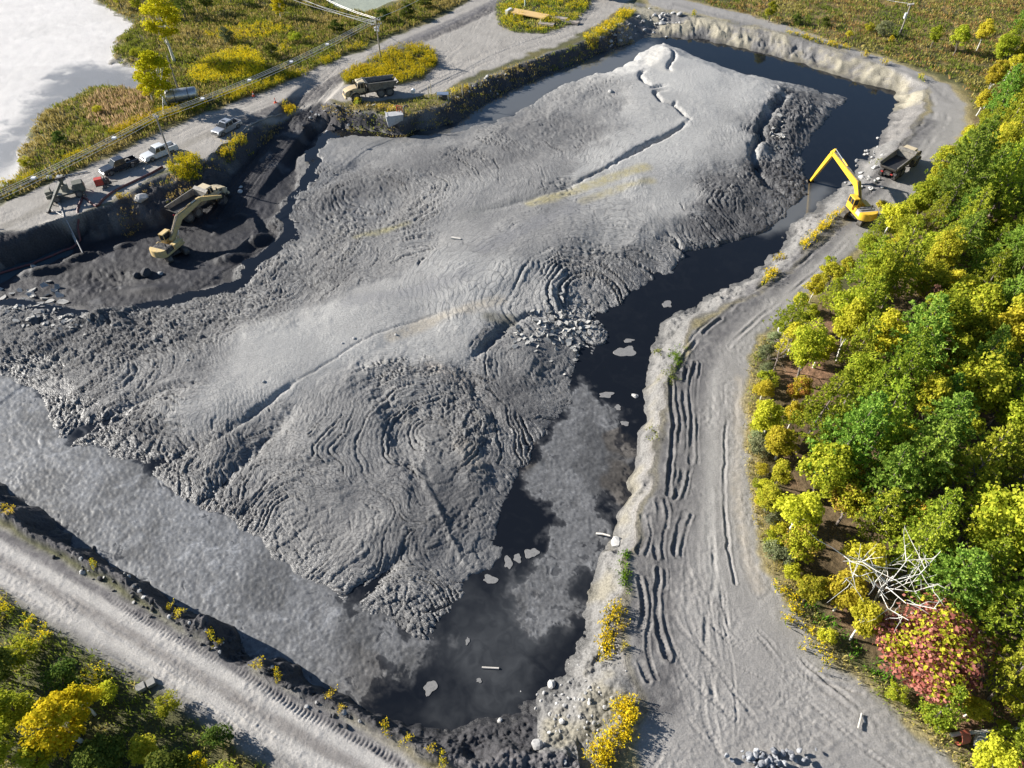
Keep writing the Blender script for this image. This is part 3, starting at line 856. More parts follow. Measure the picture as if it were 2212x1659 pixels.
raw = np.maximum(np.maximum(sa(X, Y), sb(X, Y)), sc_(X, Y))
edge = raw + 2.6 * nw + 1.0 * nw2
edge = np.maximum(edge, sa(X, Y) + 1.6 * nw - .2)
scum = sst(-.08, .12, edge)
holes = sst(.46, .54, nw2 + .3 * nw) * (1 - sst(1.0, 3, raw) * .8)
scum = np.clip(scum - holes, 0, 1)
film = .42 * sst(-1.6, .4, edge + .6 * nw2)
scum_h = scum
scum = np.maximum(scum, film)
silt = np.maximum(sst(-3, 2, ssilt(X, Y) + nw), sst(-2.5, .5, sshoal(X, Y) + nw))
swirl = fbm(X * .25 + 2.5 * w1, Y * .25 + 2.5 * w2, 4, 650, .6)
silt = np.maximum(silt, (.34 + .22 * swirl) * sst(-3, 4, sturb(X, Y) + 2 * nw))
silt = np.clip(silt + .04 * swirl, 0, 1)
sh_deep = np.zeros(N)
Zw = np.full(N, WATER) + scum_h * (.03 + .035 * np.clip(nw2, -1, 1) + .02 * n_fine + .035 * fbm(X * 3.4, Y * 3.4, 2, 622))
scol = C3(.108, .109, .112)[None] * (1 + .30 * nw2 + .22 * n_fine)[:, None].astype(np.float32)
sp_ = sst(.55, .8, fbm(X * 4, Y * 4, 2, 620))
scol = scol * (1 + .5 * sp_[:, None])
gx_ = sst(-.1, .45, fbm(X * .22 + 40, Y * .22 + w1, 4, 630))
scol = scol * (1.12 - .42 * gx_[:, None])
streak = sst(.25, .5, fbm(X * .5 + Y * .35 + 2 * w1, Y * 1.6 - X * 1.1 + 2 * w2, 4, 633, .6))
scol = scol * (1 + .45 * streak[:, None])
brn = sst(.3, .5, fbm(X * .16 + 9, Y * .16, 3, 640)) * sst(-6, 6, X + 12)
scol = scol * (1 - brn[:, None] * np.array([[.25, .32, .40]], np.float32))
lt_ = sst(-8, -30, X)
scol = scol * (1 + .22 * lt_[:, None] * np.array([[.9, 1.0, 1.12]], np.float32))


def water_mat():
    m, nt, b = new_mat("slurry_water")
    at = nt.nodes.new("ShaderNodeAttribute"); at.attribute_name = "scum"
    si = nt.nodes.new("ShaderNodeAttribute"); si.attribute_name = "silt"
    sc0 = nt.nodes.new("ShaderNodeAttribute"); sc0.attribute_name = "scum_colour"
    tc = nt.nodes.new("ShaderNodeTexCoord")
    mx1 = nt.nodes.new("ShaderNodeMix"); mx1.data_type = 'RGBA'
    mx1.inputs["A"].default_value = (.007, .0085, .012, 1); mx1.inputs["B"].default_value = (.105, .11, .115, 1)
    nt.links.new(si.outputs["Fac"], mx1.inputs["Factor"])
    nz = nt.nodes.new("ShaderNodeTexNoise"); nz.inputs["Scale"].default_value = 3.2; nz.inputs["Detail"].default_value = 6; nz.inputs["Roughness"].default_value = .7
    nt.links.new(tc.outputs["Object"], nz.inputs["Vector"])
    mr = nt.nodes.new("ShaderNodeMapRange"); mr.inputs[1].default_value = .3; mr.inputs[2].default_value = .7; mr.inputs[3].default_value = .7; mr.inputs[4].default_value = 1.3
    nt.links.new(nz.outputs[0], mr.inputs[0])
    scl = nt.nodes.new("ShaderNodeVectorMath"); scl.operation = 'SCALE'
    nt.links.new(sc0.outputs["Color"], scl.inputs[0]); nt.links.new(mr.outputs[0], scl.inputs["Scale"])
    mx2 = nt.nodes.new("ShaderNodeMix"); mx2.data_type = 'RGBA'
    nt.links.new(at.outputs["Fac"], mx2.inputs["Factor"]); nt.links.new(mx1.outputs["Result"], mx2.inputs["A"]); nt.links.new(scl.outputs[0], mx2.inputs["B"])
    nt.links.new(mx2.outputs["Result"], b.inputs["Base Color"])
    rr = nt.nodes.new("ShaderNodeMapRange"); rr.inputs[3].default_value = .06; rr.inputs[4].default_value = .5
    nt.links.new(at.outputs["Fac"], rr.inputs[0]); nt.links.new(rr.outputs[0], b.inputs["Roughness"])
    b.inputs["IOR"].default_value = 1.33
    bp = nt.nodes.new("ShaderNodeBump"); bp.inputs["Distance"].default_value = .05
    bs = nt.nodes.new("ShaderNodeMapRange"); bs.inputs[3].default_value = .03; bs.inputs[4].default_value = .3
    nt.links.new(at.outputs["Fac"], bs.inputs[0]); nt.links.new(bs.outputs[0], bp.inputs["Strength"])
    nt.links.new(nz.outputs[0], bp.inputs["Height"]); nt.links.new(bp.outputs[0], b.inputs["Normal"])
    return m


fmin_z = -fmax(-H)
wmask = (f_rim > .3) & (f_dig < -1.5) & (fmin_z < WATER + .05)
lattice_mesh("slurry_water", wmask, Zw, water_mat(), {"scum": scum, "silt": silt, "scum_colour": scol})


def plain_water(name, col, rough):
    m, nt, b = new_mat(name)
    b.inputs["Base Color"].default_value = (*col, 1)
    b.inputs["Roughness"].default_value = rough
    b.inputs["IOR"].default_value = 1.33
    return m


lattice_mesh("puddle", (fmean(dpud) > -1.2), np.full(N, PUDZ), plain_water("puddle_water", (.05, .075, .09), .08), {})
# tailings lake: settled silt with sun glare painted into its white, wet grey channels
ln = fbm(X * .12 + w1, Y * .3 + w2, 4, 711)
sd_ch = SD([(-20, 320), (60, 250), (110, 165), (180, 150), (330, 165), (330, 215), (200, 200), (120, 240), (70, 310), (20, 360), (-20, 380)], -1)
chan = sst(-4, 2, sd_ch(X, Y) + 5 * ln)
lcol = C3(.56, .54, .525)[None] * (1 - chan[:, None]) + C3(.20, .205, .22)[None] * chan[:, None]
lfine = fbm(X * .9, Y * .9, 4, 730, .65)
lcol = lcol * (1 + .22 * lfine[:, None] * sst(60, 130, 190 - Y)[:, None])
lakeb_m = sst(-6, 0, sd_lakeb(X, Y))
lcol = lcol * (1 - lakeb_m[:, None]) + C3(.30, .33, .27)[None] * lakeb_m[:, None]
lcol = lcol * (1 + .10 * ln[:, None])
lz = LAKE_Z + (.05 * fbm(X * .5, Y * .5, 3, 720) + .12 * lfine * sst(60, 120, 190 - Y)) * (1 - .7 * chan)
lattice_mesh("tailings_lake", (f_lake > -2.5), lz, MAT_ROAD, {"albedo": lcol.astype(np.float32), "wet": (.3 + .6 * chan).astype(np.float32)})
print("terrain", N, round(time.time() - T0, 1))
# ------------------------------------------------------------------ building kit
_mats = {}


def paint(name, col, rough=.5, metal=0.0, dirt=.25, dirt_col=(.20, .18, .16), scale=2.5, coat=0.0):
    if name in _mats:
        return _mats[name]
    m, nt, b = new_mat(name)
    tc = nt.nodes.new("ShaderNodeTexCoord")
    nz = nt.nodes.new("ShaderNodeTexNoise"); nz.inputs["Scale"].default_value = scale; nz.inputs["Detail"].default_value = 6; nz.inputs["Roughness"].default_value = .65
    nt.links.new(tc.outputs["Object"], nz.inputs["Vector"])
    mr = nt.nodes.new("ShaderNodeMapRange"); mr.inputs[1].default_value = .42; mr.inputs[2].default_value = .68; mr.inputs[3].default_value = 0; mr.inputs[4].default_value = min(1, dirt * 2.2)
    nt.links.new(nz.outputs[0], mr.inputs[0])
    mx = nt.nodes.new("ShaderNodeMix"); mx.data_type = 'RGBA'
    mx.inputs["A"].default_value = (*col, 1); mx.inputs["B"].default_value = (*dirt_col, 1)
    nt.links.new(mr.outputs[0], mx.inputs["Factor"]); nt.links.new(mx.outputs["Result"], b.inputs["Base Color"])
    b.inputs["Roughness"].default_value = rough
    b.inputs["Metallic"].default_value = metal
    b.inputs["Coat Weight"].default_value = coat
    _mats[name] = m
    return m


def rock_mat(name, c1, c2, scale=3.0):
    if name in _mats:
        return _mats[name]
    m, nt, b = new_mat(name)
    tc = nt.nodes.new("ShaderNodeTexCoord")
    oi = nt.nodes.new("ShaderNodeObjectInfo")
    nz = nt.nodes.new("ShaderNodeTexNoise"); nz.inputs["Scale"].default_value = scale; nz.inputs["Detail"].default_value = 7
    nt.links.new(tc.outputs["Object"], nz.inputs["Vector"])
    ad = nt.nodes.new("ShaderNodeMath"); ad.operation = 'MULTIPLY_ADD'; ad.inputs[1].default_value = .5
    nt.links.new(oi.outputs["Random"], ad.inputs[0]); nt.links.new(nz.outputs[0], ad.inputs[2])
    mr = nt.nodes.new("ShaderNodeMapRange"); mr.inputs[1].default_value = .35; mr.inputs[2].default_value = 1.05
    nt.links.new(ad.outputs[0], mr.inputs[0])
    mx = nt.nodes.new("ShaderNodeMix"); mx.data_type = 'RGBA'
    mx.inputs["A"].default_value = (*c1, 1); mx.inputs["B"].default_value = (*c2, 1)
    nt.links.new(mr.outputs[0], mx.inputs["Factor"]); nt.links.new(mx.outputs["Result"], b.inputs["Base Color"])
    bp = nt.nodes.new("ShaderNodeBump"); bp.inputs["Strength"].default_value = .5; bp.inputs["Distance"].default_value = .05
    nt.links.new(nz.outputs[0], bp.inputs["Height"]); nt.links.new(bp.outputs[0], b.inputs["Normal"])
    b.inputs["Roughness"].default_value = .85
    _mats[name] = m
    return m


class MB:
    def __init__(self):
        self.v, self.f = [], []

    def hexa(self, p):
        """8 corners: bottom ring 0-3, top ring 4-7 (counter-clockwise from above)"""
        n = len(self.v)
        self.v += [tuple(q) for q in p]
        self.f += [tuple(n + i for i in q) for q in ((3, 2, 1, 0), (4, 5, 6, 7), (0, 1, 5, 4), (1, 2, 6, 5), (2, 3, 7, 6), (3, 0, 4, 7))]
        return self

    def box(self, x0, x1, y0, y1, z0, z1, tx=(0, 0), ty=0.0):
        """axis box; tx = how far the top is drawn in at the (rear, front), ty = drawn in at both sides"""
        return self.hexa([(x0, y0, z0), (x1, y0, z0), (x1, y1, z0), (x0, y1, z0),
                          (x0 + tx[0], y0 + ty, z1), (x1 - tx[1], y0 + ty, z1), (x1 - tx[1], y1 - ty, z1), (x0 + tx[0], y1 - ty, z1)])

    def prism(self, prof, y0, y1, inset=0.0):
        """side profile [(x,z)..] clockwise or not, run from y0 to y1"""
        n, k = len(self.v), len(prof)
        a = sum(prof[i][0] * prof[(i + 1) % k][1] - prof[(i + 1) % k][0] * prof[i][1] for i in range(k))
        if a < 0:
            prof = prof[::-1]
        self.v += [(x, y0, z) for x, z in prof] + [(x, y1, z) for x, z in prof]
        self.f.append(tuple(n + i for i in range(k)))
        self.f.append(tuple(n + k + i for i in range(k))[::-1])
        for i in range(k):
            j = (i + 1) % k
            self.f.append((n + j, n + i, n + k + i, n + k + j))
        return self

    def cyl(self, p0, p1, r0, r1=None, n=14, caps=True):
        r1 = r0 if r1 is None else r1
        p0, p1 = Vector(p0), Vector(p1)
        d = (p1 - p0).normalized()
        u = d.orthogonal().normalized()
        w = d.cross(u)
        b = len(self.v)
        for p, r in ((p0, r0), (p1, r1)):
            for i in range(n):
                t = 2 * math.pi * i / n
                self.v.append(tuple(p + u * (math.cos(t) * r) + w * (math.sin(t) * r)))
        for i in range(n):
            j = (i + 1) % n
            self.f.append((b + i, b + j, b + n + j, b + n + i))
        if caps:
            self.f.append(tuple(b + i for i in range(n))[::-1])
            self.f.append(tuple(b + n + i for i in range(n)))
        return self

    def tube(self, pts, r, n=8, r_end=None):
        pts = [Vector(p) for p in pts]
        b = len(self.v)
        u = None
        for i, p in enumerate(pts):
            d = (pts[min(i + 1, len(pts) - 1)] - pts[max(i - 1, 0)]).normalized()
            u = d.orthogonal().normalized() if u is None else (u - d * u.dot(d)).normalized()
            w = d.cross(u)
            rr = r if r_end is None else r + (r_end - r) * i / (len(pts) - 1)
            for k in range(n):
                t = 2 * math.pi * k / n
                self.v.append(tuple(p + u * (math.cos(t) * rr) + w * (math.sin(t) * rr)))
        for i in range(len(pts) - 1):
            for k in range(n):
                j = (k + 1) % n
                self.f.append((b + i * n + k, b + i * n + j, b + (i + 1) * n + j, b + (i + 1) * n + k))
        self.f.append(tuple(b + k for k in range(n))[::-1])
        self.f.append(tuple(b + (len(pts) - 1) * n + k for k in range(n)))
        return self

    def beam(self, p0, p1, w0, h0, w1=None, h1=None, up=(0, 0, 1)):
        """tapered rectangular bar between two points"""
        w1, h1 = w0 if w1 is None else w1, h0 if h1 is None else h1
        p0, p1 = Vector(p0), Vector(p1)
        d = (p1 - p0).normalized()
        s = d.cross(Vector(up))
        s = s.normalized() if s.length > 1e-4 else d.orthogonal().normalized()
        t = s.cross(d).normalized()
        q = []
        for p, w, h in ((p0, w0, h0), (p1, w1, h1)):
            q += [p - s * w / 2 - t * h / 2, p + s * w / 2 - t * h / 2, p + s * w / 2 + t * h / 2, p - s * w / 2 + t * h / 2]
        n = len(self.v)
        self.v += [tuple(a) for a in q]
        self.f += [tuple(n + i for i in a) for a in ((0, 1, 2, 3), (7, 6, 5, 4), (0, 4, 5, 1), (1, 5, 6, 2), (2, 6, 7, 3), (3, 7, 4, 0))]
        return self

    def mesh(self, name, mat, bevel=0.0, sharp=40):
        me = bpy.data.meshes.new(name)
        me.from_pydata(self.v, [], self.f)
        me.update()
        bm = bmesh.new()
        bm.from_mesh(me)
        bmesh.ops.recalc_face_normals(bm, faces=bm.faces)
        if bevel:
            bmesh.ops.bevel(bm, geom=[e for e in bm.edges if e.is_manifold and e.calc_face_angle(0) > .5], offset=bevel, segments=2, affect='EDGES', clamp_overlap=True)
        for f in bm.faces:
            f.smooth = True
        bm.to_mesh(me)
        bm.free()
        me.set_sharp_from_angle(angle=R(sharp))
        me.materials.append(mat)
        return me

    def build(self, name, mat, parent=None, bevel=0.0, loc=None, sharp=40):
        o = bpy.data.objects.new(name, self.mesh(name, mat, bevel, sharp))
        COL.objects.link(o)
        if parent is not None:
            o.parent = parent
        if loc is not None:
            o.location = loc
        return o


def tag(o, label, cat, group=None):
    o["label"] = label
    o["category"] = cat
    if group:
        o["group"] = group
    return o


def thing(name, label, cat, loc=(0, 0, 0), rz=0.0, group=None):
    o = bpy.data.objects.new(name, None)
    o.empty_display_size = .3
    COL.objects.link(o)
    o.location = loc
    o.rotation_euler = (0, 0, rz)
    return tag(o, label, cat, group)


def copy_tree(o, parent=None):
    c = o.copy()
    COL.objects.link(c)
    if parent is not None:
        c.parent = parent
    for ch in list(o.children):
        copy_tree(ch, c)
    return c


def place(root, pxa, la, pxb, lb, z=None):
    """set a vehicle down by two of its wheel contacts: survey points and their local positions"""
    A, B = GP(*pxa), GP(*pxb)
    if z is not None:
        A, B = (*U(pxa[0], pxa[1], z), z), (*U(pxb[0], pxb[1], z), z)
    ang = math.atan2(B[1] - A[1], B[0] - A[0]) - math.atan2(lb[1] - la[1], lb[0] - la[0])
    mx_, my_ = (la[0] + lb[0]) / 2, (la[1] + lb[1]) / 2
    c, s = math.cos(ang), math.sin(ang)
    x = (A[0] + B[0]) / 2 - (mx_ * c - my_ * s)
    y = (A[1] + B[1]) / 2 - (mx_ * s + my_ * c)
    zz = z if z is not None else sum(ground_z(x + dx, y + dy) for dx in (-1.5, 0, 1.5) for dy in (-1.5, 0, 1.5)) / 9
    root.location = (x, y, zz)
    root.rotation_euler = (0, 0, ang)
    return root


def flatten(x, y, r, z=None):
    pass


M_TYRE = paint("rubber_tyre", (.028, .028, .030), .85, 0, .5, (.12, .11, .10))
M_RIM = paint("wheel_rim_grey", (.16, .155, .15), .6, .2, .4)
M_GLASS = paint("vehicle_glass", (.02, .025, .03), .12, 0, .25, (.06, .06, .06))
M_GLASS.node_tree.nodes["Principled BSDF"].inputs["Specular IOR Level"].default_value = .25
M_DARK = paint("dark_steel", (.035, .035, .037), .6, .3, .4)
M_TAN = paint("dusty_tan_paint", (.52, .40, .22), .5, 0, .45, (.36, .30, .22))
M_CREAM = paint("dusty_cream_paint", (.62, .51, .33), .5, 0, .3, (.42, .36, .27))
M_BODYGREY = paint("worn_dump_body", (.24, .22, .19), .65, .1, .5, (.10, .095, .09))
M_BLACKMUD = paint("black_mud_liner", (.016, .016, .018), .7, 0, .3, (.04, .04, .04))
M_YEL = paint("bright_yellow_paint", (.78, .48, .03), .4, 0, .12, (.40, .30, .12), coat=.2)
M_EXY = paint("faded_yellow_paint", (.66, .48, .20), .5, 0, .35, (.40, .33, .22))
M_TRACK = paint("muddy_track_steel", (.075, .068, .06), .75, .2, .6, (.17, .15, .13))
M_CHROME = paint("bare_steel_rod", (.6, .6, .6), .25, 1.0, .1)


def wheel(parent, x, y, r, w, out, name="wheel", rimr=.55, lug=True):
    """tyre as the part, rim and hub as its pieces; out = +1/-1 side that faces outward"""
    mb = MB()
    n = 26
    prof = [(-w / 2, r * .62), (-w / 2, r * .86), (-w * .40, r * .97), (w * .40, r * .97), (w / 2, r * .86), (w / 2, r * .62)]
    b = len(mb.v)
    for i in range(n):
        t = 2 * math.pi * i / n
        k = 1.0 + (.035 if (lug and i % 2) else 0)
        for (yy, rr) in prof:
            q = rr * (k if rr > r * .9 else 1)
            mb.v.append((x + math.cos(t) * q, y + yy, r + math.sin(t) * q))
    m = len(prof)
    for i in range(n):
        j = (i + 1) % n
        for q in range(m - 1):
            mb.f.append((b + i * m + q, b + j * m + q, b + j * m + q + 1, b + i * m + q + 1))
        mb.f.append((b + i * m + m - 1, b + j * m + m - 1, b + j * m, b + i * m))
    ty = mb.build(name, M_TYRE, parent)
    rb = MB()
    yo = y + out * w * .5
    rb.cyl((x, y - out * w * .3, r), (x, yo - out * w * .10, r), r * rimr * 1.12, r * rimr * 1.12, 18)
    rb.cyl((x, yo - out * w * .10, r), (x, yo + out * .01, r), r * .24, r * .2, 12)
    rb.build("rim", M_RIM, ty)
    return ty


# ------------------------------------------------------------------ articulated dump truck  (+x forward)
def dump_truck(label, front_mat, body_mat, group):
    t = thing("dump_truck", label, "dump truck", group=group)
    for (x, s) in ((3.15, 1), (3.15, -1), (-1.75, 1), (-1.75, -1), (-3.45, 1), (-3.45, -1)):
        wheel(t, x, s * 1.12, .84, .66, s)
    mb = MB().box(1.0, 4.7, -.45, .45, .75, 1.2).cyl((3.15, -1.1, .84), (3.15, 1.1, .84), .17)
    mb.box(-4.6, .7, -.5, .5, .95, 1.35).cyl((-1.75, -1.1, .84), (-1.75, 1.1, .84), .17).cyl((-3.45, -1.1, .84), (-3.45, 1.1, .84), .17)
    mb.cyl((.85, 0, .8), (.85, 0, 1.7), .34, .34, 12).box(.2, 1.4, -.7, .7, 1.25, 1.55)
    mb.build("chassis", M_DARK, t)
    hood = MB().prism([(2.55, 1.25), (2.55, 2.42), (3.3, 2.38), (4.35, 2.12), (4.95, 1.86), (5.05, 1.45), (5.0, .95), (4.2, .95), (4.2, 1.45), (4.0, 1.72), (2.7, 1.72)], -.98, .98).build("hood", front_mat, t, .05)
    MB().box(5.03, 5.09, -.6, .6, 1.15, 1.75).build("grille", M_DARK, hood)
    for s in (-1, 1):
        MB().box(3.55, 4.1, s * .985 - .02, s * .985 + .02, 1.8, 2.08).build("side_vent", M_DARK, hood)
        MB().box(4.98, 5.08, s * .82 - .13, s * .82 + .13, 1.5, 1.68).build("headlight", paint("lamp_glass", (.7, .7, .66), .2, 0, .2), hood)
        f = MB()
        for i in range(7):
            a0, a1 = math.pi * (i / 7 * .95 + .02), math.pi * ((i + 1) / 7 * .95 + .02)
            c0, c1 = (3.15 + math.cos(a0) * 1.04, .9 + math.sin(a0) * 1.0), (3.15 + math.cos(a1) * 1.04, .9 + math.sin(a1) * 1.0)
            f.prism([c0, c1, (c1[0] * .97 + 3.15 * .03, c1[1] * .95 + .045), (c0[0] * .97 + 3.15 * .03, c0[1] * .95 + .045)], s * 1.5 if s < 0 else .82, -.82 if s < 0 else 1.5)
        f.build("mudguard", front_mat, t)
        MB().beam((1.25, s * 1.2, .6), (1.55, s * 1.25, 1.7), .5, .06).beam((1.9, s * 1.25, 1.2), (1.9, s * 1.42, 1.2), .5, .05).build("step", M_DARK, t)
        MB().beam((2.5, s * .95, 2.9), (2.75, s * 1.45, 2.9), .04, .04).box(2.68, 2.78, s * 1.45 - .12, s * 1.45 + .12, 2.5, 3.0).build("mirror", M_DARK, t)
    MB().box(4.75, 5.2, -1.25, 1.25, .72, 1.12, (0, .1), .05).build("bumper", front_mat, t, .04)
    cab = MB().box(1.15, 2.6, -.95, .95, 1.35, 2.2).box(1.15, 1.3, -.9, .9, 2.2, 3.2).build("cab", front_mat, t, .04)
    for (x, y, dx) in ((2.55, .9, -.22), (2.55, -.9, -.22), (1.95, .9, 0), (1.95, -.9, 0)):
        MB().beam((x, y, 2.15), (x + dx, y * .94, 3.2), .1, .1).build("window_pillar", front_mat, cab)
    g = MB().hexa([(1.34, -.88, 2.2), (2.5, -.88, 2.2), (2.5, .88, 2.2), (1.34, .88, 2.2), (1.34, -.83, 3.16), (2.3, -.83, 3.16), (2.3, .83, 3.16), (1.34, .83, 3.16)])
    g.build("window", M_GLASS, cab)
    MB().box(1.02, 2.5, -1.02, 1.02, 3.17, 3.36, (.06, .12), .08).build("roof", M_CREAM if front_mat is M_TAN else front_mat, cab, .05)
    MB().cyl((.95, -.75, 1.4), (.95, -.75, 3.15), .11, .1, 10).build("exhaust", M_DARK, t)
    MB().box(.75, 1.12, .15, .95, 1.5, 2.3).cyl((.95, .3, 2.3), (.95, .3, 2.85), .2, .2, 10).build("air_cleaner", M_DARK, t, .03)
    # open body: raked headboard, flared sides, rising tail
    def wall(s):
        o0, o1, i0, i1 = 1.2, 1.48, 1.12, 1.40
        return MB().hexa([(-4.3, s * o0, 1.75), (.35, s * o0, 1.5), (.35, s * i0, 1.5), (-4.3, s * i0, 1.75), (-5.15, s * o1, 2.75), (.55, s * o1, 3.0), (.55, s * i1, 3.0), (-5.15, s * i1, 2.75)])
    body = MB()
    body.hexa([(-4.3, -1.2, 1.6), (.35, -1.2, 1.42), (.35, 1.2, 1.42), (-4.3, 1.2, 1.6), (-4.3, -1.2, 1.72), (.35, -1.2, 1.52), (.35, 1.2, 1.52), (-4.3, 1.2, 1.72)])
    body.hexa([(-5.25, -1.3, 2.42), (-4.25, -1.2, 1.58), (-4.25, 1.2, 1.58), (-5.25, 1.3, 2.42), (-5.3, -1.32, 2.52), (-4.2, -1.2, 1.72), (-4.2, 1.2, 1.72), (-5.3, 1.32, 2.52)])
    body.hexa([(.25, -1.22, 1.45), (.40, -1.22, 1.45), (.40, 1.22, 1.45), (.25, 1.22, 1.45), (.62, -1.46, 3.1), (.74, -1.46, 3.1), (.74, 1.46, 3.1), (.62, 1.46, 3.1)])
    bo = body.build("dump_body", body_mat, t)
    for s in (-1, 1):
        wall(s).build("side_wall", body_mat, bo)
        r = MB()
        r.beam((-5.15, s * 1.47, 2.78), (.6, s * 1.47, 3.04), .16, .12)
        for x in (-3.6, -2.2, -.8):
            r.beam((x, s * 1.24, 1.7), (x, s * 1.5, 2.85), .1, .16)
        r.build("rib", body_mat, bo)
        MB().beam((.2, s * .62, 1.2), (-1.6, s * .8, 1.95), .16, .16).build("hoist_ram", M_DARK, t)
    MB().hexa([(.55, -1.46, 3.02), (1.15, -1.46, 3.28), (1.15, 1.46, 3.28), (.55, 1.46, 3.02), (.55, -1.46, 3.12), (1.12, -1.46, 3.38), (1.12, 1.46, 3.38), (.55, 1.46, 3.12)]).build("canopy_lip", body_mat, bo)
    MB().hexa([(-4.5, -1.13, 1.76), (.3, -1.13, 1.54), (.3, 1.13, 1.54), (-4.5, 1.13, 1.76), (-4.9, -1.3, 2.25), (.44, -1.25, 2.1), (.44, 1.25, 2.1), (-4.9, 1.3, 2.25)]).build("mud_load", M_BLACKMUD, bo)
    for s in (-1, 1):
        MB().box(-4.75, -4.6, s * .8 - .18, s * .8 + .18, 1.2, 1.36).build("tail_light", paint("red_lamp", (.4, .02, .02), .3, 0, .2), t)
    return t


GT = "articulated dump trucks at the pit"
t1 = dump_truck("tan articulated dump truck parked side-on beside the goldenrod island, shadow to its right", M_TAN, M_BODYGREY, GT)
place(t1, (771, 219), (3.15, 1.12), (842, 207), (-3.45, 1.12))
t2 = copy_tree(t1)
t2["label"] = "mud-streaked cream dump truck being loaded by the excavator on the pit floor"
place(t2, (473, 441), (3.15, -1.12), (419, 475), (-3.45, -1.12), DIGZ)
for o_ in t2.children_recursive:
    if o_.type == 'MESH' and o_.data.materials and o_.data.materials[0] is M_TAN:
        o_.data = o_.data.copy()
        o_.data.materials[0] = M_CREAM
t3 = copy_tree(t1)
t3["label"] = "dump truck with black empty body half hidden by trees on the east bank"
place(t3, (1968, 347), (3.15, 0), (1907, 390), (-3.45, 0))
t4 = copy_tree(t1)
t4["label"] = "dump truck driving off in dust at the top edge, seen from behind"
place(t4, (1316, -28), (3.15, 0), (1298, 4), (-3.45, 0))


# ------------------------------------------------------------------ excavators
def ray_plane(px, py, p0, hd):
    """point on the vertical plane through p0 with heading hd that the survey sight line meets"""
    t = (py - CY) / FD
    d = Vector(((px - CX) / FD, CP - t * SP, -SP - t * CP))
    n = Vector((-math.sin(hd), math.cos(hd), 0))
    c = Vector((0, 0, CAM_H))
    k = (Vector(p0) - c).dot(n) / d.dot(n)
    return c + d * k


